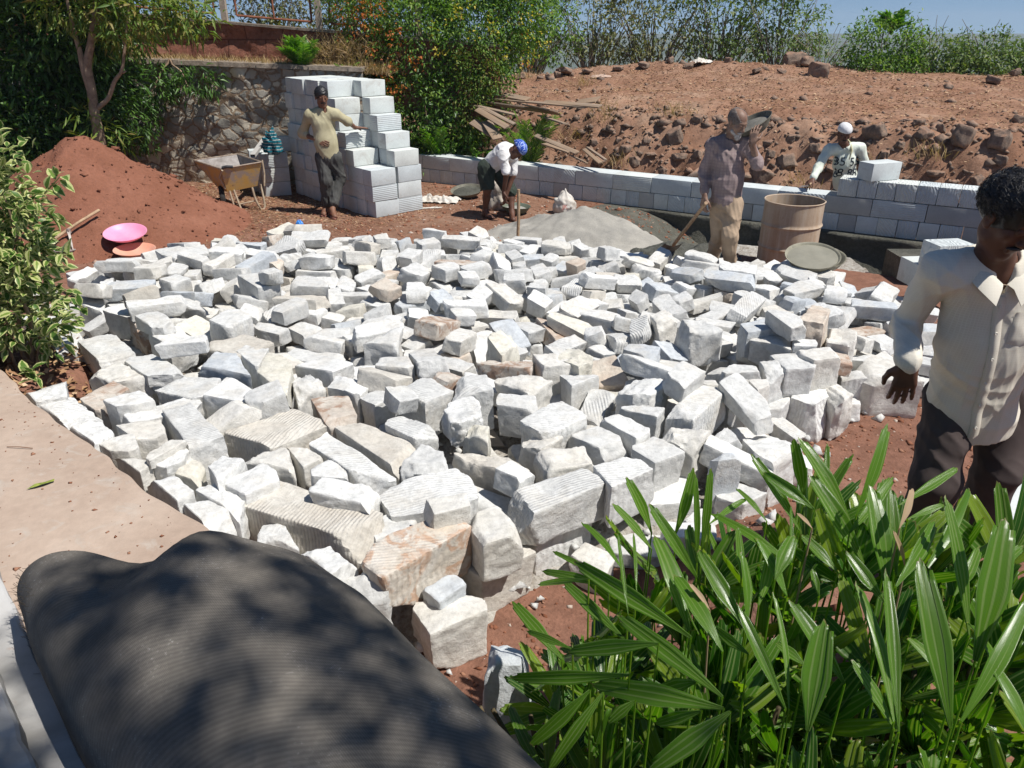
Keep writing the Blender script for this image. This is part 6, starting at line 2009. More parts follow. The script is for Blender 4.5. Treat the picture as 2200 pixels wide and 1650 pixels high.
def clump_points(blobs, nclump, rg):
 """centres of leaf clumps spread through ellipsoids, denser near their surface"""
 vol = np.array([b[3] * b[4] * b[5] for b in blobs]) ** (2 / 3.)
 cnt = np.maximum(1, (vol / vol.sum() * nclump).astype(int))
 out, nor = [], []
 for b, n in zip(blobs, cnt):
  d = rg.normal(size=(n, 3))
  d /= np.linalg.norm(d, axis=1, keepdims=True)
  rr = rg.uniform(0.35, 1.0, n) ** 0.5
  jit = 1 + .22 * np.array([noise.noise(Vector((q[0] * 2 + b[0], q[1] * 2, q[2] * 2))) for q in d])
  out.append(np.array(b[:3]) + d * (rr * jit)[:, None] * np.array(b[3:6]))
  nor.append(d)
 return np.concatenate(out), np.concatenate(nor)

def foliage(name, blobs, nclump, per, L, W, mat, parent, seed, spread=0.12, shape='leaf', droop=0.35, down=0.25):
 rg = np.random.default_rng(seed)
 C, Nn = clump_points(blobs, nclump, rg)
 n = len(C) * per
 P = np.repeat(C, per, 0) + rg.normal(0, spread, (n, 3)) * np.array([1, 1, .7])
 D = np.repeat(Nn, per, 0) * .8 + rg.normal(0, .7, (n, 3))
 D[:, 2] -= down
 N = rg.normal(0, .55, (n, 3)) + np.array([0, 0, 1.0])
 s = rg.uniform(.6, 1.25, n)
 o = obj(name, leaves_mesh(name, P, D, N, L * s, W * s, mat, shape, droop, 0.2), parent)
 if parent is not None:
  o.location = -parent.location
 if name in ('flowers', 'yellow_flowers', 'tuft'):
  o['kind'] = 'stuff'
 return o, C

def branches(name, base, tips, mat, parent, rad=0.03, seed=0, tipr=0.004, wob=.12, sides=5, mid=None):
 r_ = random.Random(seed)
 m = MB()
 base = Vector(base)
 for t in tips:
  t = Vector(t)
  d = t - base
  pts = [base + Vector((r_.uniform(-1, 1), r_.uniform(-1, 1), 0)) * rad]
  for k in range(1, 5):
   f = k / 5
   bow = Vector((0, 0, math.sin(f * 3.1) * d.length * .08))
   pts.append(base + d * f + bow + Vector((r_.uniform(-1, 1), r_.uniform(-1, 1), r_.uniform(-1, 1))) * wob * d.length * .3)
  pts.append(t)
  m.tube(pts, [rad * (1 - k / 5.5) + tipr for k in range(6)], sides, cap=False)
 o = m.build(name, mat, parent, smooth=True)
 if parent is not None:
  o.location = -parent.location
 return o

def tree_obj(name, base, label, cat, group=None):
 return empty(name, base, label, cat, group)

def V3(*a):
 return Vector(a)

# ---- A: dark tree in the upper left with a pale forked trunk
ta_ = PY(213, 292, 10.9)
root = tree_obj('broadleaf_tree', (ta_.x, ta_.y, ground_z(ta_.x, ta_.y)), 'tree with a pale forked trunk rising behind the red soil heap', 'tree')
tr = MB()
T = lambda px, py, y=10.9: PY(px, py, y)
tr.tube(smooth_curve([V3(ta_.x, ta_.y, 0.0), T(213, 292), T(203, 240), T(196, 190), T(188, 140), T(196, 90), T(203, 40), T(212, -30), T(225, -120)], 4), [.075 - .0014 * k for k in range(33)], 10)
tr.tube(smooth_curve([T(196, 200), T(180, 150), T(172, 112), T(160, 70), T(148, 20), T(135, -60)], 4), [.05 - .0018 * k for k in range(21)], 8)
tr.tube(smooth_curve([T(205, 235), T(232, 212), T(246, 175), T(262, 150), T(268, 100), T(274, 40), T(285, -50)], 4), [.034 - .001 * k for k in range(25)], 8)
tr.tube([T(182, 150), T(178, 138), T(180, 128)], [.014, .01, .006], 6)
tr.tube([T(258, 158), T(266, 156), T(270, 152)], [.014, .012, .012], 6)
tr.tube(smooth_curve([T(200, 60), T(225, 20), T(260, -20), T(330, -60)], 4), [.03 - .0018 * k for k in range(13)], 7)
o = tr.build('trunk', bark, root, smooth=True)
o.location = -root.location
foliage('crown', [(-5.7, 11.0, 3.6, 1.4, 1.0, .5), (-5.45, 12.1, 3.4, .75, .7, .4), (-6.6, 11.6, 3.4, 1.2, .9, .6)], 420, 16, .15, .042, lf_mid, root, 1, .13)
foliage('low_leaves', [(-4.75, 10.9, 2.55, .75, .4, .30), (-5.5, 10.9, 2.6, .5, .4, .25), (-4.2, 10.9, 2.5, .4, .3, .22), (-5.1, 11.2, 2.25, .35, .3, .2)], 150, 14, .15, .034, lf_light, root, 2, .10)
foliage('tuft', [(ta_.x + .1, ta_.y - .1, 1.05, .3, .25, .18), (ta_.x - .05, ta_.y - .1, 1.25, .15, .15, .2)], 16, 12, .16, .022, lf_light, root, 3, .08, 'blade')
root = tree_obj('dark_tree', (-7.6, 11.6, 0), 'dense dark green tree filling the upper left corner in deep shade', 'tree')
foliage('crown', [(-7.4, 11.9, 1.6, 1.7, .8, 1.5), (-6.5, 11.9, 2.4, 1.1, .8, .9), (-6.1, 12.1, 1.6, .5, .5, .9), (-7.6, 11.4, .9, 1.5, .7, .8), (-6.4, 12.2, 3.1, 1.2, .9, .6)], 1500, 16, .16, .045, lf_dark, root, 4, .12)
branches('trunk', (-7.6, 11.7, 0), [(-7.2, 11.7, 2.2), (-6.6, 11.8, 2.6), (-7.9, 11.5, 2.4), (-8.2, 11.6, 1.8), (-6.4, 12, 1.7)], bark, root, .07, 3)
# vines hanging over the rubble wall
root = tree_obj('wall_creeper', (-5.2, 12.7, 1.7), 'dark creeper hanging over the left part of the rubble wall', 'creeper')
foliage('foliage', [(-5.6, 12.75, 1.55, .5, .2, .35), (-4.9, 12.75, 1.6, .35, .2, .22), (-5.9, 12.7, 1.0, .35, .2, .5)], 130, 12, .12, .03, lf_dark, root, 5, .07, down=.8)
branches('stem', (-5.3, 12.9, 1.9), [(-5.7, 12.65, 1.2), (-4.9, 12.6, 1.4), (-5.5, 12.65, 1.5)], bark, root, .012, 5)

# ---- fronded plants
def fronds(name, base, n, length, label, mat, seed, up=1.0, leafl=.12, leafw=.018, pairs=18, spreadv=.6, cat='palm', rachis=None, group=None, drp=.5):
 r_ = random.Random(seed)
 root = tree_obj(name, base, label, cat, group)
 for k in range(n):
  a = r_.uniform(0, 6.28)
  out = Vector((math.cos(a), math.sin(a), 0))
  L = length * r_.uniform(.75, 1.1)
  e = r_.uniform(.25, 1.0) * spreadv
  pts = []
  for i in range(9):
   f = i / 8
   pts.append(out * (L * (f * math.sin(e) + drp * .5 * f * f * math.sin(e))) + Vector((0, 0, 1)) * (L * up * (f * math.cos(e) - drp * .28 * f ** 2.5 * (1 + math.sin(e)))))
  m = MB().tube(pts, [.010 * (1 - .8 * i / 8) + .002 for i in range(9)], 5, cap=False)
  P, D, N, LL, WW = [], [], [], [], []
  for i in range(pairs * 2):
   f = .18 + .82 * (i // 2) / pairs
   q = f * 8
   i0 = min(7, int(q))
   p = pts[i0].lerp(pts[i0 + 1], q - i0)
   t = (pts[i0 + 1] - pts[i0]).normalized()
   s = t.cross(Vector((0, 0, 1))).normalized() * (1 if i % 2 else -1)
   nn = s.cross(t)
   if nn.z < 0:
    nn = -nn
   P.append(p)
   D.append(s * .8 + t * .75 + nn * .15 + Vector((r_.uniform(-.1, .1), r_.uniform(-.1, .1), r_.uniform(-.15, .1))))
   N.append(nn)
   LL.append(leafl * (1.0 - .55 * abs(f - .5) * 2 * .8) * r_.uniform(.85, 1.15))
   WW.append(leafw)
  lm_ = leaves_mesh('frond', np.array([tuple(v) for v in P]), np.array([tuple(v) for v in D]), np.array([tuple(v) for v in N]), np.array(LL), np.array(WW), mat, 'blade', .3)
  st_m = m.mesh('frond', rachis or mat, smooth=True)
  obj('frond', join_mesh([lm_, st_m], 'frond'), root)
 return root

fronds('cycad_plant', (-3.26, 12.95, 1.68), 24, .62, 'bright yellow-green frond plant growing from the top of the rubble wall', lf_frond, 11, 1.0, .17, .020, 18, .55, 'plant')
fronds('small_fern', (-2.55, 12.9, 1.62), 10, .36, 'small bright fern on the wall top behind the tall stack', lf_frond, 12, .8, .10, .014, 12, 1.0, 'fern')
fronds('palm_seedling', (-1.15, 13.35, .05), 18, 1.05, 'light green palm clump behind the left end of the block wall', lf_frond, 13, .95, .20, .020, 22, .8, 'palm')
fronds('palm_seedling', (.30, 12.65, .15), 14, 1.15, 'dark green palm fronds standing right behind the head of the bent man', lf_mid, 14, 1.05, .17, .018, 24, .5, 'palm')
fronds('palm_seedling', (-.40, 12.85, .10), 9, .65, 'small feathery palm just left of the bent man behind the wall', lf_frond, 15, .9, .14, .016, 16, .8, 'palm')

# ---- C: tall flowering shrub behind the tall stack
root = tree_obj('flowering_shrub', (-1.2, 13.4, 0.0), 'tall green shrub dotted with orange flowers behind the tall stack of blocks', 'shrub')
Cb = [(-1.7, 13.6, 1.1, .9, .6, .9), (-1.5, 13.7, 2.2, .9, .7, .9), (-.6, 13.8, 2.3, .9, .7, .9), (.15, 14.1, 2.55, .6, .6, .7), (-.9, 13.6, 1.2, .7, .5, .8), (-.45, 13.7, 1.55, .45, .4, .6), (-1.3, 13.5, .7, .8, .3, .5), (-.9, 14.2, 3.1, 1.6, .7, .6)]
foliage('foliage', Cb, 1500, 17, .075, .034, lf_mid, root, 21, .10)
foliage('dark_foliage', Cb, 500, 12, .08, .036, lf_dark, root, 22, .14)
foliage('lower_foliage', [(-.65, 13.4, 1.1, .35, .3, .5), (-.55, 13.3, 1.7, .4, .3, .4), (-.9, 13.4, .7, .3, .2, .3)], 200, 18, .055, .026, lf_light, root, 25, .08)
foliage('flowers', [(-2.05, 13.2, 2.4, .45, .3, .7), (-1.85, 13.1, 1.5, .2, .25, .5), (-1.75, 13.0, 1.9, .4, .2, .5), (.1, 13.6, 2.4, .12, .2, .3), (.35, 13.7, 1.75, .12, .2, .12)], 40, 8, .05, .036, lf_orange, root, 23, .05)
foliage('yellow_flowers', [(.1, 13.6, 2.2, .5, .3, .6), (-.8, 13.2, 2.3, .7, .2, .5)], 36, 9, .05, .036, lf_yellow, root, 24, .07)
branches('stems', (-1.2, 13.6, 0), [(-2.0, 13.4, 2.4), (-1.5, 13.4, 2.8), (-.8, 13.5, 2.6), (-.2, 13.7, 2.6), (.2, 13.9, 2.6), (-1.4, 13.1, 1.2), (-.6, 13.3, 1.8)], bark, root, .03, 7)
root = tree_obj('orange_flower_creeper', (-2.4, 13.35, 2.1), 'mass of orange flowering creeper hanging over the reddish brown wall', 'creeper')
foliage('foliage', [(-2.3, 13.4, 2.4, .5, .25, .55), (-2.55, 13.4, 2.8, .5, .3, .3), (-2.1, 13.3, 1.7, .3, .2, .5)], 260, 14, .06, .03, lf_mid, root, 26, .09)
foliage('flowers', [(-2.3, 13.2, 2.45, .42, .15, .5), (-2.5, 13.2, 2.75, .35, .15, .25), (-2.05, 13.1, 1.7, .18, .15, .4)], 80, 8, .045, .034, lf_orange, root, 27, .06)
branches('stems', (-2.2, 13.5, 1.2), [(-2.4, 13.3, 2.4), (-2.1, 13.3, 2.0), (-2.6, 13.4, 2.7)], bark, root, .012, 9)
# low broad-leaved undergrowth between shrub and wall
root = tree_obj('undergrowth_shrub', (-1.5, 13.5, 0.0), 'dark tangled low shrub between the tall stack and the palm clump', 'shrub')
foliage('foliage', [(-1.75, 13.45, .6, .5, .2, .45), (-1.3, 13.4, .4, .5, .2, .35)], 190, 14, .10, .026, lf_mid, root, 28, .09)
branches('dry_branches', (-1.95, 13.45, .3), [(-1.15, 13.2, .75), (-.9, 13.2, .9), (-1.4, 13.2, .8), (-1.0, 13.2, .6), (-.75, 13.3, 1.35)], simple('dry_branch', (0.36, 0.25, 0.17), 0.9, 0.1), root, .010, 10, .003)

# ---- E: olive hedge with bare twigs behind the crest
hedge_spec = [(.4, 19.3, 'olive bush behind the crest just right of the orange-flowered shrub', 1.25, lf_mid), (1.9, 19.6, 'thin olive bush with bare pale twigs, left of the tallest bush on the crest', 1.2, lf_olive), (3.3, 19.5, 'tall olive bush with bare pale twigs in the middle of the crest', 1.3, lf_olive), (4.8, 19.4, 'leafy bush with many bare twigs left of the open sky', 1.3, lf_hedge), (6.1, 19.2, 'last tall bush before the open sky', .95, lf_hedge)]
for k, (x, y, lab, s, mt) in enumerate(hedge_spec):
 root = tree_obj('twiggy_bush', (x, y, .9), lab, 'bush', 'bushes along the crest')
 foliage('foliage', [(x - .3, y, 2.5, .8 * s, .5, .7 * s), (x + .4, y, 2.3, .7 * s, .5, .7), (x, y + .2, 3.2, .9 * s, .5, .4), (x, y - .1, 1.75, .8 * s, .4, .35)], 230 if k in (0, 3) else 180, 11, .12, .048, mt, root, 40 + k, .14)
 rr_ = random.Random(k)
 branches('twigs', (x, y, .9), [(x + rr_.uniform(-1, 1) * s, y + rr_.uniform(-.3, .3), rr_.uniform(1.9, 3.2)) for _ in range(38)], twigm, root, .018, 50 + k, .003, sides=4)
root = tree_obj('sparse_bush', (6.9, 18.2, 1.2), 'sparse low bush with dry twigs beside the rock mound on the crest', 'bush', 'bushes along the crest')
foliage('foliage', [(6.8, 18.2, 1.75, .7, .4, .4), (6.4, 18.4, 1.9, .5, .3, .4), (7.3, 18.1, 1.6, .4, .3, .3)], 90, 10, .09, .035, lf_hedge, root, 46, .12)
branches('twigs', (6.8, 18.2, 1.2), [(6.8 + random.uniform(-.9, .9), 18.2, random.uniform(1.6, 2.5)) for _ in range(22)], twigm, root, .010, 57, .003, sides=4)
# ---- G: green bushes at the right
for k, (x, y, r_, h, lab, mt, n) in enumerate(((7.6, 17.1, .8, .75, 'bright green dense bush at the left end of the right hedge', lf_mid, 330), (8.7, 17.2, .75, .6, 'mid green bush in the right hedge, second from its left end', lf_hedge, 260), (9.8, 17.2, .8, .62, 'green bush with upright shoots near the right edge', lf_hedge, 260), (11.0, 17.3, .8, .62, 'green bush at the right edge of the view', lf_hedge, 240))):
 root = tree_obj('green_bush', (x, y, 1.25), lab, 'bush', 'green bushes at the right of the crest')
 foliage('foliage', [(x, y, 1.78 if k else 2.0, r_, .5, h * .8), (x + .2, y + .1, 1.5, r_ * 1.1, .5, .5), (x - .2, y - .2, 1.5, r_ * .8, .4, .35)], n, 14, .09, .04, mt, root, 60 + k, .11)
 branches('stems', (x, y, 1.2), [(x + random.uniform(-.7, .7), y, random.uniform(2.0, 2.6)) for _ in range(9)], twigm, root, .012, 66 + k, .003)
root = fronds('papaya_like_shoot', (7.75, 17.3, 2.2), 18, .5, 'bright green tuft of palm-like leaves rising above the right hedge', lf_frond, 17, 1.0, .24, .05, 9, .7, 'plant')
# ---- I: bushes beyond the wire fence
for k, (x, y, lab, mt) in enumerate(((-4.2, 15.2, 'olive bush seen through the middle panel of the wire fence', lf_olive), (-3.0, 15.6, 'pale grey-green bush behind the right part of the wire fence', lf_olive), (-6.0, 15.2, 'dark bush behind the left panel of the wire fence', lf_hedge), (-1.6, 15.3, 'dark bush behind the far right fence panel', lf_mid))):
 root = tree_obj('bush_beyond_fence', (x, y, 1.6), lab, 'bush', 'bushes beyond the wire fence')
 foliage('foliage', [(x, y, 2.7, .8, .4, .55), (x - .2, y, 3.3, .9, .4, .5), (x, y - .2, 2.3, .8, .3, .2)], 200, 11, .11, .04, mt, root, 80 + k, .13)
 branches('stems', (x, y, 1.6), [(x + random.uniform(-.7, .7), y, random.uniform(2.4, 3.6)) for _ in range(12)], twigm, root, .012, 86 + k, .003)

# ---- dry grass on the shelf, tufts on the bank
def grass(name, pts, L, W, mat, label, seed, lean=.35):
 rg = np.random.default_rng(seed)
 n = len(pts)
 D = rg.normal(0, lean, (n, 3))
 D[:, 2] = 1
 N = rg.normal(0, 1, (n, 3))
 N[:, 2] = .2
 o = obj(name, leaves_mesh(name, pts, D, N, L * rg.uniform(.4, 1.3, n), W, mat, 'blade', .5))
 return tag(o, label, 'dry grass', kind='stuff')

rg = np.random.default_rng(5)
n = 5200
x = rg.uniform(-6.5, -1.9, n)
y = 13.42 + rg.uniform(-.32, .12, n) - .05 * (x + 6.5) - .05
gp_ = np.stack([x, y, 1.93 - 0.032 * (x + 10.5) + rg.uniform(0, .03, n)], 1)
grass('shelf_grass', gp_, .17, .008, lf_straw, 'dry straw-coloured grass along the top of the rubble wall', 1)
n = 1500
x = rg.normal(-2.75, .32, n)
gp_ = np.stack([x, 13.25 + rg.uniform(-.2, .1, n), 1.62 + rg.uniform(0, .45, n)], 1)
grass('hanging_dry_grass', gp_, .26, .009, lf_straw, 'thick dry grass hanging on the wall behind the tall stack', 2, .8)
cl_ = [hit(a, b, 8) for a, b in ((1290, 240), (1300, 262), (1060, 195), (1020, 215), (1250, 185), (1130, 170), (1780, 120), (1600, 112), (1450, 250), (1720, 400), (1330, 355), (1240, 300), (1120, 345), (1850, 345), (2000, 340))]
P = np.concatenate([np.array(tuple(c)) + rg.normal(0, .14, (70, 3)) * np.array([1, 1, .15]) for c in cl_])
grass('bank_grass', P, .22, .007, lf_straw, 'thin tufts of dry grass on the red bank', 3)

# ---- H: variegated shrub at the left
M = Mat('variegated_leaf', 0.4, 0.35)
at = M.n.new('ShaderNodeUVMap')
u = M.sep(at.outputs[0], 'X')
g = M.n.new('ShaderNodeNewGeometry')
nn_ = M.noise(60, 3, 0.6)
e = M.math('ADD', M.math('ABSOLUTE', u), M.math('MULTIPLY', M.math('SUBTRACT', nn_, 0.5), 0.5))
e = M.math('ADD', e, M.math('MULTIPLY', M.math('SUBTRACT', g.outputs['Random Per Island'], 0.5), 0.55))
gc = M.ramp(g.outputs['Random Per Island'], [(0, (0.06, 0.14, 0.02)), (.6, (0.12, 0.21, 0.035)), (1, (0.22, 0.30, 0.05))])
col = M.mix(M.ramp(e, [(0.46, 0.0), (0.58, 1.0)]), gc, (0.50, 0.52, 0.22))
M.color(col)
tr_ = M.n.new('ShaderNodeBsdfTranslucent')
M.L(col, tr_.inputs['Color'])
mx = M.n.new('ShaderNodeMixShader')
mx.inputs[0].default_value = .3
M.L(M.b.outputs[0], mx.inputs[1])
M.L(tr_.outputs[0], mx.inputs[2])
M.L(mx.outputs[0], M.n['Material Output'].inputs['Surface'])
varieg = M.m

def var_leaves(name, P, D, N, L, W, mat, parent):
 """ovate folded leaves with a UV across the blade (0 at the midrib, 1 at the edge)"""
 n = len(P)
 D = D / np.linalg.norm(D, axis=1, keepdims=True)
 S = np.cross(D, N)
 S /= np.linalg.norm(S, axis=1, keepdims=True)
 U = np.cross(S, D)
 prof = [(0, 0), (.18, .34), (.42, .5), (.68, .38), (.88, .16), (1, 0)]
 V = []
 for k, (t, w_) in enumerate(prof):
  c = P + D * (L * t)[:, None] - U * (L * .22 * t * t)[:, None]
  V.append(c)
  if 0 < k < 5:
   V.append(c + S * (W * w_)[:, None] + U * (W * w_ * .35)[:, None])
   V.append(c - S * (W * w_)[:, None] + U * (W * w_ * .35)[:, None])
 V = np.stack(V, 1)             # n,14,3 : c0, c1,l1,r1, ... c4,l4,r4, c5
 q = [[0, 1, 2, 2], [0, 3, 1, 1]]
 F_ = []
 tri = [(0, 1, 2), (0, 3, 1)]
 for k in range(3):
  a, b = 1 + 3 * k, 4 + 3 * k
  tri += [(a, b, b + 1), (a, b + 1, a + 1), (a, a + 2, b + 2), (a, b + 2, b)]
 tri += [(10, 13, 11), (10, 12, 13)]
 Fc = (np.arange(n)[:, None, None] * 14 + np.array(tri)[None]).reshape(-1, 3)
 me = mesh_np(name, V.reshape(-1, 3), Fc, mat)
 uv_v = np.zeros((n, 14, 2), np.float32)
 for k in range(4):
  uv_v[:, 2 + 3 * k, 0] = 1
  uv_v[:, 3 + 3 * k, 0] = 1
 uv_v[:, 0, 0] = .3
 uv_v[:, 13, 0] = .9
 uv_v = uv_v.reshape(-1, 2)
 li = np.empty(len(me.loops), np.int32)
 me.loops.foreach_get('vertex_index', li)
 me.uv_layers.new(name='UVMap').data.foreach_set('uv', uv_v[li].ravel())
 o = obj(name, me, parent)
 o.location = -parent.location
 return o

root = tree_obj('variegated_shrub', (-3.2, 4.55, .3), 'shrub with cream-edged variegated leaves at the left edge, above the slab', 'shrub')
rg = np.random.default_rng(77)
Hb = [(-3.16, 4.6, 1.55, .36, .36, .34), (-3.32, 4.6, 1.15, .42, .38, .42), (-3.18, 4.55, .85, .36, .34, .34), (-2.98, 4.5, 1.2, .22, .26, .34), (-3.45, 4.6, 1.65, .42, .36, .26), (-2.98, 4.5, .74, .22, .22, .20), (-3.95, 4.7, 1.3, .6, .5, .6)]
C, Nn = clump_points(Hb, 640, rg)
per = 9
n = len(C) * per
P = np.repeat(C, per, 0) + rg.normal(0, .035, (n, 3))
D = np.repeat(Nn, per, 0) * .7 + rg.normal(0, .6, (n, 3)) + np.array([0, -.15, .1])
N = rg.normal(0, .5, (n, 3)) + np.array([0, -.3, 1.0])
s_ = rg.uniform(.7, 1.25, n)
var_leaves('leaves', P, D, N, .070 * s_, .038 * s_, varieg, root)
# overhanging sprigs on the right
spr = [(PY(120, 640, 4.35), PY(180, 660, 4.2)), (PY(110, 560, 4.4), PY(150, 545, 4.3)), (PY(120, 700, 4.3), PY(165, 690, 4.2)), (PY(60, 800, 4.0), PY(85, 812, 3.95)), (PY(100, 690, 4.3), PY(140, 740, 4.2)), (PY(100, 460, 4.4), PY(140, 475, 4.3)), (PY(110, 400, 4.5), PY(128, 380, 4.5))]
P, D = [], []
st = MB()
for a, b in spr:
 st.tube([a + (a - b) * .8, a, b], [.006, .005, .003], 5, cap=False)
 for k in range(12):
  f = rg.uniform(-.3, 1.05)
  P.append(a.lerp(b, f) + Vector(rg.normal(0, .01, 3)))
  D.append((b - a).normalized() * .6 + Vector(rg.normal(0, .6, 3)))
P, D = np.array([tuple(p) for p in P]), np.array([tuple(p) for p in D])
s_ = rg.uniform(.7, 1.25, len(P))
var_leaves('sprig_leaves', P, D, rg.normal(0, .4, (len(P), 3)) + np.array([0, 0, 1.]), .085 * s_, .045 * s_, varieg, root)
o = st.build('sprigs', simple('green_stem', (0.16, 0.16, 0.06), 0.7, 0.2), root)
o['kind'] = 'stuff'
o.location = -root.location
branches('stems', (-3.15, 4.55, .0), [(-3.0, 4.5, 1.1), (-3.3, 4.6, 1.4), (-2.9, 4.45, .9), (-3.4, 4.6, 1.1), (-2.95, 4.5, 1.5), (-3.1, 4.4, .8), (-3.2, 4.4, .7)], bark, root, .014, 31)
lt = [(x_, y_, SLAB_Z - .15 + .02) for x_, y_ in zip(rg.uniform(-3.3, -2.6, 300), rg.uniform(3.7, 4.6, 300))]

# ---- young leaf sprout at the slab corner and the dark soil/leaf litter under the shrub
bd = []
for i in range(30):
 for j in range(30):
  x_, y_ = -4.3 + 1.95 * i / 29, 3.4 + 1.6 * j / 29
  bd.append((x_, y_, .40 * sstep(-2.55, -2.95, x_ + .1 * noise.noise(Vector((y_ * 3, 0, 0)))) + .05 * noise.noise(Vector((x_ * 4, y_ * 4, 0))) - .02))
a_ = np.arange(29 * 29)
a_ = (a_ // 29) * 30 + a_ % 29
tag(obj('planting_bed', mesh_np('planting_bed', bd, np.stack([a_, a_ + 30, a_ + 31, a_ + 1], 1), red_soil, True)), kind='structure')
pts = np.array([(x_, y_, .40 * sstep(-2.55, -2.95, x_) + .03) for x_, y_ in zip(rg.uniform(-3.6, -2.5, 900), rg.uniform(3.8, 4.9, 900))])
litter('bed_litter', pts, .07, .03, 'dry leaves lying under the variegated shrub', 7, .6)

# ---- foreground palm with broad pleated leaflets
M = Mat('lady_palm_leaf', 0.27, 0.6)
uvn = M.n.new('ShaderNodeUVMap')
g = M.n.new('ShaderNodeNewGeometry')
w_ = M.wave(1.1, 1.5, 'X', src=uvn.outputs[0], detail=2)
w2 = M.wave(11.0, 1.0, 'X', src=uvn.outputs[0], detail=2)
c = M.ramp(g.outputs['Random Per Island'], [(0.0, (0.025, 0.09, 0.008)), (0.3, (0.05, 0.155, 0.012)), (0.6, (0.11, 0.235, 0.018)), (0.85, (0.20, 0.31, 0.025)), (1.0, (0.30, 0.36, 0.035))])
c = M.mix(M.math('MULTIPLY', M.ramp(w_, [(0.74, 0.0), (0.96, 1.0)]), 0.55), c, (0.30, 0.38, 0.14))
c = M.mix(0.6, c, M.ramp(w2, [(0.2, 0.6), (0.8, 1.25)]), 'MULTIPLY')
# browned tips
v_ = M.sep(uvn.outputs[0], 'Y')
c = M.mix(M.ramp(v_, [(0.975, 0.0), (1.0, 0.8)]), c, (0.30, 0.20, 0.10))
M.color(c)
M.bump(w2, 0.35, 0.003)
tr_ = M.n.new('ShaderNodeBsdfTranslucent')
M.L(M.mix(1.0, c, (1.3, 1.6, 0.3), 'MULTIPLY'), tr_.inputs['Color'])
mx = M.n.new('ShaderNodeMixShader')
mx.inputs[0].default_value = .44
M.L(M.b.outputs[0], mx.inputs[1])
M.L(tr_.outputs[0], mx.inputs[2])
M.L(mx.outputs[0], M.n['Material Output'].inputs['Surface'])
palm_mat = M.m
dry_palm = leaf_material('dry_palm_leaf', [(0.36, 0.24, 0.14), (0.46, 0.33, 0.21)], 0.7, 0.3)

def leaflet(base, tip, wd, up, seed, sag=.10, mat=None, pleats=3):
 """one pleated palm leaflet from base to tip with a blunt toothed end; returns (V, F, UV)"""
 r_ = random.Random(seed)
 base, tip = Vector(base), Vector(tip)
 d = tip - base
 L = d.length
 t = d.normalized()
 up = (up - t * up.dot(t))
 if up.length < 1e-3:
  up = Vector((0, -1, .3))
 up.normalize()
 s = t.cross(up).normalized()
 na, nc = 12, pleats * 2 + 1
 V, UV, Fc = [], [], []
 tw = r_.uniform(-.35, .35)
 cup = r_.uniform(.08, .28)
 for i in range(na + 1):
  f = i / na
  w_ = wd * min(1.0, .14 + 1.9 * f) * (1 - .42 * (max(0, f - .45) / .55) ** 1.3)
  w_ *= 1 if f < .999 else .85
  a = tw * f
  s2 = s * math.cos(a) + up * math.sin(a)
  u2 = up * math.cos(a) - s * math.sin(a)
  c0 = base + d * f + up * (sag * L * math.sin(f * math.pi) * 1.0) - Vector((0, 0, 1)) * (.05 * L * f * f)
  for j in range(nc):
   x = j / (nc - 1) * 2 - 1
   zig = (.5 if j % 2 else -.5) * wd * .10
   end = 0
   if i == na:
    end = r_.uniform(-.035, .02) * L * (1 if j % 2 else .4) - .10 * L * abs(x) ** 2
   V.append(tuple(c0 + s2 * (x * w_ / 2) + u2 * (zig - cup * w_ * (1 - x * x) * 1.0 + cup * w_) + t * end))
   UV.append((x * .5 + .5 + seed % 7, f))
 for i in range(na):
  for j in range(nc - 1):
   a = i * nc + j
   Fc.append((a, a + 1, a + nc + 1, a + nc))
 return V, Fc, UV

def frond_mesh(parts, mat, name='frond'):
 V, Fc, UV = [], [], []
 for v, f, u in parts:
  n = len(V)
  V += v
  Fc += [tuple(i + n for i in q) for q in f]
  UV += u
 me = mesh_np(name, V, np.array(Fc), mat, True)
 li = np.empty(len(me.loops), np.int32)
 me.loops.foreach_get('vertex_index', li)
 me.uv_layers.new(name='UVMap').data.foreach_set('uv', np.array(UV, np.float32)[li].ravel())
 return me

def petiole(a, b, r=.0035):
 m = MB().tube([a, a.lerp(b, .5) + Vector((.015, .01, .02)), b], [r * 1.5, r, r * .7], 5, cap=False)
 return m.v, [tuple(q) for q in m.f], [(0.5, 0.3)] * len(m.v)

def fan(hub, ax_, nl, Lf, wl, seed, span=2.3):
 r_ = random.Random(seed)
 sd = ax_.cross(Vector((0, 0, 1)))
 sd = (sd if sd.length > .1 else Vector((1, 0, 0))).normalized()
 sd = (sd + Vector((0, 0, r_.uniform(-.25, .25)))).normalized()
 nu = sd.cross(ax_)
 nu = nu if nu.y < 0 else -nu
 P_ = [petiole(Vector((hub.x + r_.uniform(-.08, .08), hub.y + .05, ground_z(hub.x, hub.y))), hub)]
 for j in range(nl):
  a = (j / (nl - 1) - .5) * span + r_.uniform(-.1, .1)
  dd = (ax_ * math.cos(a) + sd * math.sin(a)).normalized()
  L_ = Lf * r_.uniform(.8, 1.1) * (1 - .18 * abs(a))
  P_.append(leaflet(hub, hub + dd * L_, wl * r_.uniform(.75, 1.2), nu, seed * 20 + j, .05, pleats=3))
 return P_

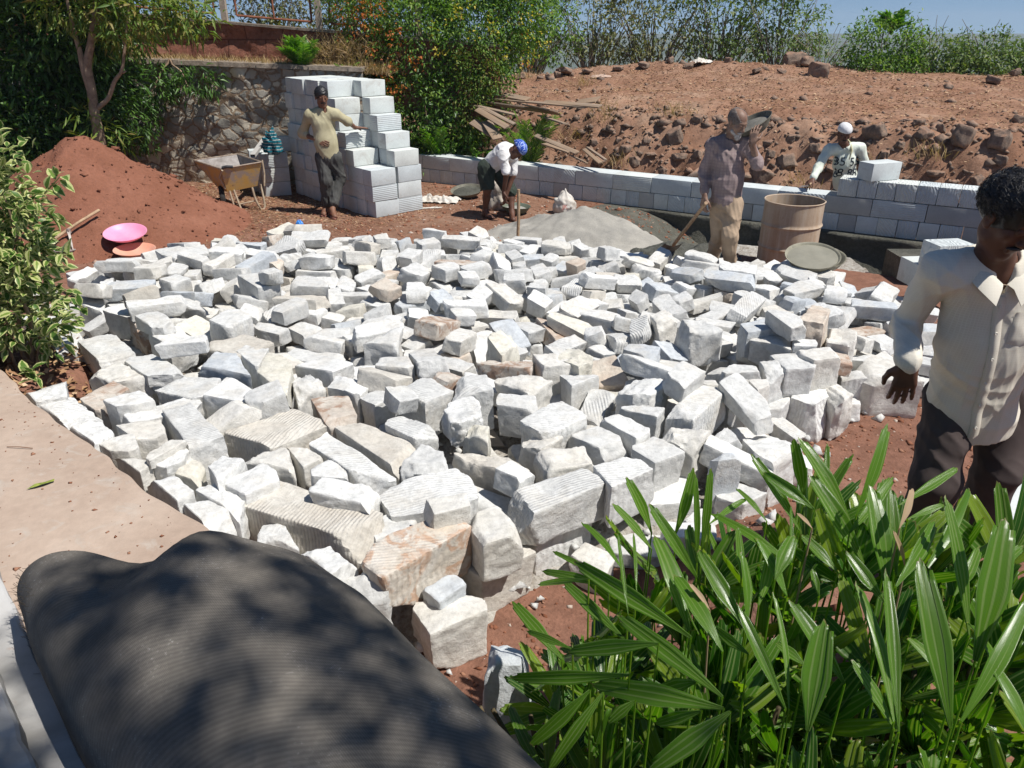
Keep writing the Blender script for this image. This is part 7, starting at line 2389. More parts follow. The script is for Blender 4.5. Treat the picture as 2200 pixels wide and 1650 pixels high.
# tip, base in the close-up picture (x2, origin 1100,900), width, base distance, tip distance, dry?
LF = [
 (490, 235, 600, 490, 62, 1.95, 2.0), (588, 345, 800, 690, 66, 1.8, 1.9), (782, 195, 700, 500, 62, 1.9, 1.95), (787, 200, 795, 620, 36, 1.88, 1.9), (856, 188, 815, 570, 50, 1.88, 1.9), (300, 432, 470, 640, 50, 1.75, 1.95),
 (268, 588, 770, 940, 95, 1.45, 1.75), (218, 680, 480, 945, 66, 1.5, 1.7), (612, 480, 760, 910, 112, 1.5, 1.72), (698, 652, 905, 1000, 95, 1.4, 1.6), (455, 820, 905, 1195, 100, 1.25, 1.5), (240, 985, 630, 965, 86, 1.35, 1.45), (342, 1122, 910, 1245, 118, 1.2, 1.35),
 (590, 1500, 938, 1258, 112, 1.2, 1.15), (76, 1390, 335, 1165, 80, 1.28, 1.25), (155, 1500, 392, 1175, 70, 1.26, 1.2), (-10, 1092, 505, 1100, 80, 1.3, 1.42), (972, 780, 1175, 1245, 64, 1.25, 1.42), (1123, 720, 1190, 1245, 50, 1.25, 1.45), (1352, 848, 1270, 1340, 150, 1.2, 1.35),
 (1212, 72, 1255, 340, 66, 2.0, 2.05), (1232, 62, 1450, 430, 78, 1.9, 2.05), (1358, 95, 1350, 300, 32, 1.95, 2.05), (1028, 130, 1235, 480, 60, 1.85, 2.0), (1082, 218, 1300, 390, 70, 1.85, 1.95), (1280, 220, 1510, 620, 92, 1.7, 1.85), (1618, 0, 1480, 410, 78, 1.9, 2.05),
 (1542, 265, 1610, 740, 112, 1.55, 1.75), (1645, 230, 1450, 490, 66, 1.7, 1.85), (1632, 282, 1650, 670, 72, 1.6, 1.75), (1925, 190, 1665, 370, 50, 1.75, 1.9), (1975, 270, 1785, 640, 92, 1.5, 1.7), (1868, 302, 1965, 930, 78, 1.4, 1.6), (1822, 420, 1650, 720, 78, 1.45, 1.65),
 (1760, 568, 1885, 1330, 140, 1.15, 1.4), (1482, 682, 1640, 1300, 86, 1.2, 1.45), (1612, 622, 1662, 1345, 66, 1.15, 1.42), (1462, 1020, 1640, 1330, 70, 1.2, 1.3), (2130, 395, 1990, 1040, 160, 1.3, 1.5), (2230, 740, 1930, 1300, 100, 1.15, 1.35), (1192, 762, 1430, 1140, 88, 1.35, 1.5),
 (872, 890, 1015, 1010, 60, 1.4, 1.5), (0, 770, 215, 1035, 72, 1.5, 1.68), (852, 388, 1200, 620, 60, 1.75, 1.95), (1242, 485, 1400, 660, 60, 1.65, 1.75), (960, 285, 1095, 440, 36, 1.95, 2.1), (1010, 330, 850, 450, 36, 1.9, 2.05), (172, 558, 360, 660, 30, 1.75, 1.85), (110, 695, 330, 690, 34, 1.6, 1.8),
 (1135, 955, 1260, 1060, 60, 1.35, 1.42), (2050, 1010, 2240, 1400, 90, 1.1, 1.25), (430, 350, 600, 560, 50, 1.85, 1.9), (640, 1155, 790, 1130, 80, 1.3, 1.35), (620, 1300, 815, 1255, 70, 1.2, 1.25), (415, 1300, 530, 1210, 60, 1.25, 1.25), (2200, 530, 1990, 720, 60, 1.5, 1.6), (2010, 540, 1900, 760, 66, 1.5, 1.6),
 (1050, 500, 1180, 760, 76, 1.6, 1.72), (1115, 560, 1060, 800, 76, 1.6, 1.7), (985, 560, 1010, 880, 70, 1.5, 1.62), (800, 545, 1000, 900, 84, 1.5, 1.68), (1215, 490, 1130, 690, 84, 1.6, 1.7), (1860, 355, 1700, 430, 36, 1.7, 1.8), (970, 455, 985, 690, 44, 1.7, 1.8), (455, 475, 500, 850, 22, 1.5, 1.65), (522, 475, 535, 760, 20, 1.6, 1.7),
 (1200, 360, 1205, 620, 20, 1.7, 1.8), (1290, 640, 1320, 760, 40, 1.6, 1.65), (2140, 640, 2060, 900, 60, 1.4, 1.5), (130, 640, 420, 720, 50, 1.65, 1.8), (60, 900, 260, 990, 40, 1.45, 1.55), (1440, 560, 1600, 790, 70, 1.5, 1.6), (1700, 930, 1900, 1150, 90, 1.3, 1.4), (1960, 860, 2100, 1100, 70, 1.25, 1.4)]
DRY = [(1722, 288, 1665, 470, 44, 1.6, 1.68), (1640, 470, 1690, 640, 30, 1.6, 1.6), (760, 700, 850, 820, 30, 1.5, 1.55), (1225, 400, 1290, 470, 24, 1.7, 1.75)]
clumps = {'left': [], 'middle': [], 'right': []}
roots = {}
for k, (x, y, lab) in {'left': (.22, 1.55, 'left clump of glossy broad-leaved palm reaching towards the dark roll'), 'middle': (.72, 1.6, 'middle clump of glossy broad-leaved palm in front of the stone pile'), 'right': (1.15, 1.55, 'right clump of glossy broad-leaved palm below the nearest man')}.items():
 roots[k] = tree_obj('lady_palm', (x, y, ground_z(x, y)), lab, 'palm', 'broad-leaved palms in the foreground')

def put_frond(parts, key, mat):
 o = obj('frond', frond_mesh(parts, mat), roots[key])
 o.location = -roots[key].location
 return o

lf_i = 0
for lst, mt in ((LF, palm_mat), (DRY, dry_palm)):
 for (tx, ty, bx, by, wd_, yb, yt) in lst:
  A, B = PY(1100 + bx / 2, 900 + by / 2, yb), PY(1100 + tx / 2, 900 + ty / 2, yt)
  zc = ((yb + yt) / 2) * cc + (CAM_H - (A.z + B.z) / 2) * cs
  wm = wd_ / 2 / F * zc * .82
  key = 'left' if (tx + bx) / 2 < 720 else 'middle' if (tx + bx) / 2 < 1420 else 'right'
  rr_ = random.Random(lf_i * 3)
  up = Vector((rr_.uniform(-.5, .5), -.8, .55 + rr_.uniform(-.2, .4)))
  g0 = Vector((A.x * .8 + roots[key].location.x * .2, A.y + .03, ground_z(A.x, A.y)))
  put_frond([leaflet(A, B, wm, up, lf_i, .035, pleats=2 if wd_ < 50 else 3 if wd_ < 95 else 4), petiole(g0, A)], key, mt)
  lf_i += 1
# the lower, mostly shaded fans that fill the clumps
rr_ = random.Random(17)
for k in range(100):
 key = ('left', 'middle', 'right')[k % 3]
 bx_, by_ = roots[key].location.x, roots[key].location.y
 cxp, cyp = bx_ + rr_.uniform(-.36, .46), by_ + rr_.uniform(-.62, .42)
 if cxp < .10 + max(0, 1.5 - cyp) * .25:
  cxp = .35 + rr_.uniform(0, .5)
 cz = .33 + rr_.uniform(0, .22) - .10 * abs(cxp - .75)
 nl = rr_.randint(5, 8)
 az, el = rr_.uniform(0, 6.28), rr_.uniform(.1, .75)
 ax_ = Vector((math.cos(az) * math.cos(el), math.sin(az) * math.cos(el), math.sin(el)))
 sd = ax_.cross(Vector((0, 0, 1))).normalized()
 nu = sd.cross(ax_)
 parts = []
 hub = Vector((cxp, cyp, cz))
 for j in range(nl):
  a = (j / (nl - 1) - .5) * 2.5
  dd = (ax_ * math.cos(a) + sd * math.sin(a)).normalized()
  Lf = rr_.uniform(.20, .31)
  tip = hub + dd * Lf + Vector((0, 0, -.06 * rr_.random()))
  if tip.x < -.05 and tip.y < 1.7:
   tip.x = -.05 + rr_.uniform(0, .05)
  parts.append(leaflet(hub, tip, rr_.uniform(.036, .055), nu if nu.z > 0 else -nu, 1000 + k * 10 + j, .07, pleats=3))
 put_frond(parts, key, palm_mat)
for k in range(92):
 x_, y_ = rr_.uniform(.12, 1.55), rr_.uniform(1.05, 2.05)
 if k >= 66:
  x_, y_ = rr_.uniform(.62, 1.62), rr_.uniform(1.3, 2.12)
 if x_ < .10 + max(0, 1.75 - y_) * .30:
  continue
 key = 'left' if x_ < .48 else 'middle' if x_ < .95 else 'right'
 top_ = .52 + .30 * sstep(1.0, 1.9, y_) + .06 * sstep(.5, 1.1, x_)
 hub = Vector((x_, y_, top_ * rr_.uniform(.72, 1.0)))
 az = rr_.uniform(0, 6.28)
 tl_ = rr_.uniform(.15, .85)
 ax_ = Vector((math.cos(az) * tl_, math.sin(az) * tl_ * .7 - .05, 1.0)).normalized()
 put_frond(fan(hub, ax_, rr_.randint(5, 7), rr_.uniform(.26, .36), rr_.uniform(.040, .060), 500 + k, rr_.uniform(1.4, 2.3)), key, palm_mat)
for k in range(6):
 key = ('left', 'middle', 'right')[k % 3]
 bx_, by_ = roots[key].location.x, roots[key].location.y
 A = Vector((bx_ + rr_.uniform(-.33, .36), by_ + rr_.uniform(-.40, .38), rr_.uniform(.40, .62)))
 B = A + Vector((rr_.gauss(-.01, .07), rr_.uniform(-.02, .12), rr_.uniform(.22, .34)))
 if A.x < .02:
  continue
 put_frond([leaflet(A, B, rr_.uniform(.026, .042), Vector((rr_.uniform(-.5, .5), -.8, .4)), 3000 + k, .04, pleats=3)], key, palm_mat)
for key, rt in roots.items():
 for j in range(7):
  b0_ = Vector((rr_.uniform(-.25, .25), rr_.uniform(-.25, .2), 0))
  m = MB().tube([b0_, b0_ + Vector((rr_.uniform(-.05, .05), rr_.uniform(-.05, .05), .3)), b0_ + Vector((rr_.uniform(-.1, .1), rr_.uniform(-.1, .1), .55))], [.013, .011, .007], 7)
  m.build('stem', simple('fibrous_palm_stem', (0.12, 0.09, 0.05), 0.9, 0.1, dirt=(0.06, 0.05, 0.03), scale=30), rt, smooth=True) if j == 0 else obj('stem', m.mesh('stem', rt.children[-1].data.materials[0], smooth=True), rt)

# bluish stone under the palm
bsx = PZ(1080, 1430, .40)
V, Fq, ce = stone_verts([Vector(p) for p in ((-.10, -.16, -.22), (.16, -.14, -.22), (.12, .12, -.22), (-.10, .10, -.22), (-.07, -.04, .20), (.04, -.05, .20), (.05, .08, .21), (-.05, .08, .20))], 44, 14, .8, 5, .1)
tag(obj('loose_stone', mesh_np('loose_stone', V, Fq, smat('u', 0), True, 34), None, (bsx.x + .02, bsx.y + .02, ground_z(bsx.x, bsx.y) + .24)), 'bluish pointed stone in the shade between the roll and the palm leaves', 'stone')

# ---- the tree behind the photographer that dapples the roll
c_ = Vector((-.62, 1.25, 1.15)) + to_sun * 7.4
root = tree_obj('shade_tree', (4.8, -2.6, 0), 'tree behind the photographer whose crown dapples the roll with shade', 'tree')
foliage('crown', [(c_.x, c_.y, c_.z, .80, .62, .55), (c_.x - .55, c_.y + .05, c_.z + .3, .5, .5, .4), (c_.x + .5, c_.y - .45, c_.z, .7, .55, .5)], 95, 11, .14, .055, lf_mid, root, 91, .10)
foliage('rear_crown', [(c_.x + 1.0, c_.y - 1.7, c_.z + .2, 1.6, .9, .8)], 260, 12, .14, .055, lf_mid, root, 93, .14)
branches('trunk', (4.8, -2.6, 0), [(c_.x + .9, c_.y - 1.4, c_.z - .2), (c_.x + 1.6, c_.y - 1.6, c_.z), (c_.x + 2.3, c_.y - 1.2, c_.z + .2)], bark, root, .11, 95, .02, .05, 9)
branches('limbs', (c_.x + 1.0, c_.y - 1.4, c_.z - .2), [(c_.x, c_.y, c_.z), (c_.x + .5, c_.y - .3, c_.z + .3), (c_.x - .5, c_.y + .1, c_.z + .2), (c_.x + 1.5, c_.y - .3, c_.z), (c_.x - .2, c_.y - .5, c_.z + .3)], bark, root, .025, 96, .004, .1, 6)

# ------------------------------------------------------------------ bodies and clothes: smooth distance fields turned into one continuous surface
class Field:
 def __init__(s):
  s.p = []

 def cone(s, a, b, ra, rb, k=.02, sq=None, op='u'):
  s.p.append(('c', np.array(tuple(a)), np.array(tuple(b)), ra, rb, k, sq, op))
  return s

 def ball(s, c, r, k=.02, R=None, op='u'):
  r = (r, r, r) if not hasattr(r, '__len__') else r
  s.p.append(('e', np.array(tuple(c)), np.array(r, float), R, 0, k, None, op))
  return s

 def cut(s, c, n, k=.0):
  """remove everything on the side the normal points to"""
  s.p.append(('p', np.array(tuple(c)), np.array(tuple(Vector(n).normalized())), 0, 0, k, None, 'p'))
  return s

 def mesh(s, name, h, mat, fold=None, lo=None, hi=None, smooth=True):
  pts = []
  for q in s.p:
   if q[7] == 'u':
    if q[0] == 'c':
     r = max(q[3], q[4])
     pts += [q[1] - r, q[1] + r, q[2] - r, q[2] + r]
    else:
     r = q[2].max()
     pts += [q[1] - r, q[1] + r]
  lo = np.min(pts, axis=0) - 3 * h - .012
  hi = np.max(pts, axis=0) + 3 * h + .012
  n = np.ceil((hi - lo) / h).astype(int) + 1
  ax = [lo[i] + h * np.arange(n[i]) for i in range(3)]
  f = np.full(n, 0.5, np.float32)
  for kd, a, b, ra, rb, k, sq, op in s.p:
   if op == 'p':
    X, Y, Z = np.meshgrid(*ax, indexing='ij', sparse=True)
    d = (X - a[0]) * b[0] + (Y - a[1]) * b[1] + (Z - a[2]) * b[2]
    f = np.maximum(f, d)
    continue
   if kd == 'c':
    r = max(ra, rb)
    l2, h2 = np.minimum(a, b) - r, np.maximum(a, b) + r
   else:
    l2, h2 = a - b.max(), a + b.max()
   mg = k * 1.5 + 3 * h + .015
   i0 = np.clip(((l2 - mg - lo) / h).astype(int), 0, n - 1)
   i1 = np.clip(((h2 + mg - lo) / h).astype(int) + 2, 1, n)
   sl = tuple(slice(i0[i], i1[i]) for i in range(3))
   X, Y, Z = np.meshgrid(ax[0][sl[0]], ax[1][sl[1]], ax[2][sl[2]], indexing='ij')
   P = np.stack([X, Y, Z], -1)
   if kd == 'c':
    if sq is not None:
     dv = np.array(tuple(Vector(sq[0]).normalized()))
     rel = P - a
     P = P + (rel @ dv)[..., None] * dv * (1 / sq[1] - 1) - 0
     ab = b - a
     ab = ab + dv * (ab @ dv) * (1 / sq[1] - 1)
     b_ = a + ab
    else:
     b_ = b
    ab = b_ - a
    t = np.clip(((P - a) @ ab) / max(1e-9, ab @ ab), 0, 1)
    d = np.linalg.norm(P - a - t[..., None] * ab, axis=-1) - (ra + (rb - ra) * t)
    if sq is not None:
     d = d * (0.5 + 0.5 * sq[1])
   else:
    q = P - a
    if ra is not None and not isinstance(ra, (int, float)):
     q = q @ np.array(ra)
    kk = np.linalg.norm(q / b, axis=-1)
    k2 = np.linalg.norm(q / (b * b), axis=-1) + 1e-9
    d = kk * (kk - 1) / k2
   g = f[sl]
   if op == 'u':
    if k > 0:
     hh = np.clip(.5 + .5 * (g - d) / k, 0, 1)
     f[sl] = g * (1 - hh) + d * hh - k * hh * (1 - hh)
    else:
     f[sl] = np.minimum(g, d)
   else:
    if k > 0:
     hh = np.clip(.5 - .5 * (g + d) / k, 0, 1)
     f[sl] = g * (1 - hh) - d * hh + k * hh * (1 - hh)
    else:
     f[sl] = np.maximum(g, -d)
  if fold is not None:
   X, Y, Z = np.meshgrid(*ax, indexing='ij', sparse=True)
   f = f + fold(X, Y, Z)
  return mesh_np(name, *nets(f, lo, h), mat, smooth)

def nets(f, lo, h):
 n = np.array(f.shape)
 ins = f < 0
 c = np.zeros(n - 1, np.int8)
 for dx in (0, 1):
  for dy in (0, 1):
   for dz in (0, 1):
    c += ins[dx:n[0] - 1 + dx, dy:n[1] - 1 + dy, dz:n[2] - 1 + dz]
 act = (c > 0) & (c < 8)
 I = np.argwhere(act)
 acc = np.zeros((len(I), 3))
 cnt = np.zeros(len(I))
 for axis in range(3):
  o = [a for a in range(3) if a != axis]
  for u in (0, 1):
   for v in (0, 1):
    A = I.copy()
    A[:, o[0]] += u
    A[:, o[1]] += v
    B = A.copy()
    B[:, axis] += 1
    fa = f[A[:, 0], A[:, 1], A[:, 2]].astype(float)
    fb = f[B[:, 0], B[:, 1], B[:, 2]].astype(float)
    m = (fa < 0) != (fb < 0)
    t = np.where(m, fa / np.where(np.abs(fa - fb) < 1e-12, 1, fa - fb), 0)
    p = A.astype(float)
    p[:, axis] += t
    acc += p * m[:, None]
    cnt += m
 V = acc / cnt[:, None] * h + lo
 idx = np.full(n - 1, -1, np.int64)
 idx[I[:, 0], I[:, 1], I[:, 2]] = np.arange(len(I))
 Fc = []
 for axis in range(3):
  o = [(1, 2), (2, 0), (0, 1)][axis]
  sl0 = [slice(1, n[i] - 1) for i in range(3)]
  sl0[axis] = slice(0, n[axis] - 1)
  sl1 = list(sl0)
  sl1[axis] = slice(1, n[axis])
  a, b = ins[tuple(sl0)], ins[tuple(sl1)]
  for sign in (0, 1):
   E = np.argwhere((a & ~b) if sign else (~a & b))
   off = np.array([1, 1, 1])
   off[axis] = 0
   E = E + off
   q = []
   for du, dv in ((1, 1), (0, 1), (0, 0), (1, 0)):
    G = E.copy()
    G[:, o[0]] -= du
    G[:, o[1]] -= dv
    q.append(idx[G[:, 0], G[:, 1], G[:, 2]])
   q = np.stack(q, 1)
   Fc.append(q if sign else q[:, ::-1])
 return V, np.concatenate(Fc)

def folds(amp, seed, freq=14, stretch=(1, 1, .55), zones=None):
 """creases: narrow ridges and broad hollows running in a few directions"""
 r = np.random.default_rng(seed)
 D = r.normal(size=(6, 3)) * np.array(stretch)
 ph = r.uniform(0, 6, 6)
 fr = freq * np.array([.6, .9, 1.3, 1.8, 2.6, 3.6])

 def fn(X, Y, Z):
  w0 = 1.1 * np.sin(6 * X + 4 * Z + seed) + 1.1 * np.sin(5 * Y - 6 * Z + 2 * seed) + .8 * np.sin(11 * Z + 7 * X)
  v = 0
  for d, p, q in zip(D, ph, fr):
   s = np.sin(q * (d[0] * X + d[1] * Y + d[2] * Z) + p + w0 * 1.3)
   v = v + (1 - np.abs(s)) ** 1.6 * (freq / q) ** .75
  v = .25 - np.minimum(v * .28, 1.0)
  if zones is not None:
   v = v * zones(X, Y, Z)
  return (amp * v).astype(np.float32)
 return fn

def frame(d, n):
 d, n = Vector(d).normalized(), Vector(n)
 n = (n - d * n.dot(d)).normalized()
 return d, n, d.cross(n)

def hand(Fd, wrist, d, n, side, curl, s=1.0, thumb=.8, spread=.10, wr=.021):
 """d: wrist to knuckles, n: out of the palm, side: +1/-1 puts the thumb along side*(d x n)"""
 d, n, x = frame(d, n)
 x = x * side
 wrist = Vector(wrist)
 ks = .008 * s
 Fd.cone(wrist - d * .02 * s, wrist + d * .02 * s, wr * s, wr * s * 1.02, .02 * s, (n, .72))
 for i in range(4):
  off = (1.5 - i) * .0195 * s
  kn = wrist + d * (.088 - .005 * abs(i - 1) - .004 * (i == 3)) * s + x * off
  Fd.cone(wrist + d * .012 * s + x * off * .55, kn, .0145 * s, .0115 * s, .014 * s)
  L = [.043, .027, .021]
  f = (.95, 1.05, .98, .78)[i]
  dd = (d + x * ((1.5 - i) * spread)).normalized()
  p = kn
  cu = curl[i] if hasattr(curl, '__len__') else curl
  for j in range(3):
   a = cu * (.75, 1.1, .7)[j]
   nn = (n - dd * n.dot(dd)).normalized()
   dd = (dd * math.cos(a) + nn * math.sin(a)).normalized()
   q = p + dd * L[j] * f * s
   r0, r1 = (.0098, .0090, .0082, .0070)[j] * s * (.9 if i == 3 else 1), (.0090, .0082, .0070)[j] * s * (.9 if i == 3 else 1)
   Fd.cone(p, q, r0, r1, .003 * s)
   p = q
 t0 = wrist + d * .022 * s + x * .022 * s
 t1 = t0 + (d * .62 + x * .72 + n * .25).normalized() * .040 * s
 t2 = t1 + (d * .85 + x * (.45 - .3 * thumb) + n * (.2 + .5 * thumb)).normalized() * .034 * s
 t3 = t2 + (d * .95 + x * (.15 - .4 * thumb) + n * (.2 + .4 * thumb)).normalized() * .027 * s
 Fd.cone(t0, t1, .0175 * s, .0125 * s, .012 * s)
 Fd.cone(t1, t2, .0118 * s, .0100 * s, .004 * s)
 Fd.cone(t2, t3, .0100 * s, .0078 * s, .003 * s)

def head(Fd, c, face, up, s=1.0, jaw=1.0, ears=True):
 """skull, face, ears; returns local->world"""
 f = Vector(face).normalized()
 u = Vector(up)
 u = (u - f * u.dot(f)).normalized()
 r = f.cross(u)                       # to the person's right
 c = Vector(c)
 R = [tuple(r), tuple(f), tuple(u)]
 Rm = np.array(R).T                   # world -> local by q @ Rm

 def W(x, y, z):
  return c + (r * x + f * y + u * z) * s
 Fd.ball(W(0, -.012, .038), np.array((.074, .094, .082)) * s, .01, Rm)
 Fd.ball(W(0, .022, -.028), np.array((.058 * jaw, .066, .080)) * s, .02, Rm)
 Fd.cone(W(-.040, .012, -.068), W(0, .062, -.092), .022 * s, .022 * s, .02 * s)
 Fd.cone(W(.040, .012, -.068), W(0, .062, -.092), .022 * s, .022 * s, .02 * s)
 for q in (-1, 1):
  Fd.ball(W(q * .042, .054, -.014), .023 * s, .018 * s)
  Fd.cone(W(q * .010, .083, .034), W(q * .044, .070, .034), .010 * s, .009 * s, .012 * s)
  Fd.ball(W(q * .0315, .094, .012), .0155 * s, .010 * s, op='s')
  Fd.ball(W(q * .0315, .0745, .011), .0150 * s, .003 * s)
  Fd.cone(W(q * .020, .086, .0155), W(q * .043, .080, .014), .0042 * s, .0038 * s, .003 * s)
  Fd.cone(W(q * .021, .085, .004), W(q * .041, .080, .004), .0032 * s, .003 * s, .003 * s)
  Fd.ball(W(q * .0135, .0945, -.030), np.array((.0085, .009, .0075)) * s, .006 * s, Rm)
  if ears:
   Fd.ball(W(q * .078, -.008, .000), np.array((.009, .019, .031)) * s, .008 * s, Rm)
   Fd.ball(W(q * .087, -.002, .002), np.array((.006, .010, .018)) * s, .004 * s, Rm, op='s')
   Fd.ball(W(q * .077, .002, -.024), np.array((.007, .010, .010)) * s, .006 * s, Rm)
 Fd.cone(W(0, .083, .024), W(0, .104, -.022), .0085 * s, .0120 * s, .010 * s)
 Fd.ball(W(0, .104, -.027), .0115 * s, .006 * s)
 Fd.cone(W(-.022, .082, -.0555), W(.022, .082, -.0555), .0062 * s, .0062 * s, .008 * s)
 Fd.cone(W(-.018, .081, -.067), W(.018, .081, -.067), .0072 * s, .0072 * s, .007 * s)
 Fd.cone(W(-.020, .093, -.0612), W(.020, .093, -.0612), .0016 * s, .0016 * s, .002 * s, op='s')
 return W, Rm

def hair_cap(W, Rm, s, mat, parent, loc, thick=.012, h=.006, front=.055, sideb=.0, back=-.055, lump=.006, seed=1, name='hair', bald=None):
 g = Field()
 g.ball(W(0, -.014, .042), np.array((.074 + thick, .094 + thick, .084 + thick)) * s, 0, Rm)
 # free the face and the sides
 g.ball(W(0, .125, -.045), np.array((.085, .09, .105)) * s, .008 * s, Rm, op='s')
 g.cut(W(0, .0, back), W(0, 0, 0) - W(0, -.25, 1), 0)
 if bald:
  g.ball(W(0, .045, .115), np.array((.062, .115, .075)) * s, .006 * s, Rm, op='s')
 for q in (-1, 1):
  g.ball(W(q * .09, .02, -.035), np.array((.035, .04, .045)) * s, .006 * s, Rm, op='s')
 o = obj(name, g.mesh(name, h, mat, folds(lump, seed, 90 / s, (1, 1, 1))), parent)
 o.location = -Vector(loc)
 return o

def skin_mat(name, col, col2):
 M = Mat(name, 0.55, 0.35)
 n1 = M.noise(9, 4, 0.6)
 n2 = M.noise(140, 3, 0.6)
 M.color(M.ramp(n1, [(0.35, col), (0.65, col2)]))
 M.bump(n2, 0.12, 0.0015)
 M.b.inputs['Subsurface Weight'].default_value = 0.06
 M.b.inputs['Subsurface Radius'].default_value = (0.5, 0.2, 0.1)
 M.b.inputs['Subsurface Scale'].default_value = 0.01
 return M.m

def cloth_mat(name, base, dirt=None, check=None, checkscale=60, weave=260, rough=.85):
 M = Mat(name, rough, 0.15)
 n1 = M.noise(4.5, 5, 0.65)
 c = M.ramp(n1, [(0.35, dirt or tuple(v * .8 for v in base)), (0.6, base)])
 if check:
  a = M.wave(checkscale, 0.0, 'X', detail=0)
  b = M.wave(checkscale, 0.0, 'Z', detail=0)
  l = M.math('MAXIMUM', M.ramp(a, [(0.80, 0.0), (0.92, 1.0)]), M.ramp(b, [(0.80, 0.0), (0.92, 1.0)]))
  c = M.mix(M.math('MULTIPLY', l, .45), c, check)
 M.color(c)
 M.bump(M.noise(weave, 2, 0.5), 0.15, 0.001)
 M.bump(M.noise(14, 4, 0.55, dist=1.0), 0.12, 0.006)
 return M.m

hair_m = Mat('black_hair', 0.45, 0.5)
hair_m.color((0.012, 0.011, 0.012))
hair_m.bump(hair_m.noise(60, 4, 0.6, hair_m.mapped((1, 1, .3))), 0.6, 0.004)
hair_m = hair_m.m
grey_hair = simple('grey_hair', (0.15, 0.13, 0.12), 0.7, 0.3, dirt=(0.10, 0.07, 0.055), scale=60)
skin_dark = skin_mat('dark_brown_skin', (0.085, 0.036, 0.022), (0.135, 0.062, 0.038))
skin_mid = skin_mat('brown_skin', (0.16, 0.075, 0.045), (0.22, 0.11, 0.068))
skin_dusty = skin_mat('dusty_brown_skin', (0.17, 0.095, 0.065), (0.28, 0.18, 0.13))
eye_w = simple('eye_white', (0.6, 0.55, 0.5), 0.3, 0.5)
sole = simple('worn_rubber_sole', (0.36, 0.16, 0.12), 0.7, 0.3)
sole_w = simple('dusty_pale_sole', (0.50, 0.50, 0.50), 0.7, 0.3)
strap_b = simple('blue_rubber_strap', (0.10, 0.22, 0.42), 0.5, 0.4)

def foot(Fd, ankle, toe, s=1.0):
 a, t = Vector(ankle), Vector(toe)
 d = Vector((t.x - a.x, t.y - a.y, 0)).normalized()
 side = Vector((-d.y, d.x, 0))
 z = t.z
 heel = Vector((a.x, a.y, z + .028)) - d * .045
 ball_ = Vector((a.x, a.y, z + .022)) + d * .13
 Fd.cone(a, heel + d * .03, .036, .032, .02)
 Fd.cone(heel, ball_, .030, .030, .03, ((0, 0, 1), .8))
 Fd.cone(a + d * .02, ball_, .036, .024, .03)
 for i in range(5):
  b = ball_ + side * (.030 - .015 * i) - d * .004 * i
  Fd.cone(b, b + d * (.055 - .006 * i) + Vector((0, 0, -.008)), .0125 - .001 * i, .0095 - .0007 * i, .006)

def sandal(ankle, toe, parent, loc, mat, strap):
 a, t = Vector(ankle), Vector(toe)
 d = Vector((t.x - a.x, t.y - a.y, 0)).normalized()
 sd = Vector((-d.y, d.x, 0))
 z = t.z
 ol = []
 for k in range(28):
  an = 6.2832 * k / 28
  L = .135 * math.cos(an)
  Wd = .045 * math.sin(an) * (1 + .15 * math.cos(an))
  ol.append(Vector((a.x, a.y, 0)) + d * (L + .055) + sd * Wd)
 m = MB()
 n = 28
 m.add([p + Vector((0, 0, z - .014)) for p in ol] + [p + Vector((0, 0, z + .004)) for p in ol], [list(range(n))[::-1], [n + k for k in range(n)]] + [[k, (k + 1) % n, n + (k + 1) % n, n + k] for k in range(n)])
 o = m.build('sandal', mat, parent, sharp=40)
 o.location = -Vector(loc)
 c = Vector((a.x, a.y, z))
 s_ = MB()
 for q in (-1, 1):
  s_.tube([c + d * .03 + sd * q * .042 + Vector((0, 0, .004)), c + d * .08 + sd * q * .034 + Vector((0, 0, .048)), c + d * .135 + Vector((0, 0, .036))], .0055, 6)
 s2 = s_.build('strap', strap, o)

def person(loc, label):
 return empty('person', loc, label, 'person')

def place(o, root):
 acc, p = Vector(), o.parent
 while p:
  acc += p.location
  p = p.parent
 o.location = -acc
 return o

def limb_pair(Fd, sh, el, wr, r=(.044, .036, .024)):
 Fd.cone(sh, el, r[0], r[1], .03)
 Fd.cone(el, wr, r[1], r[2], .02)

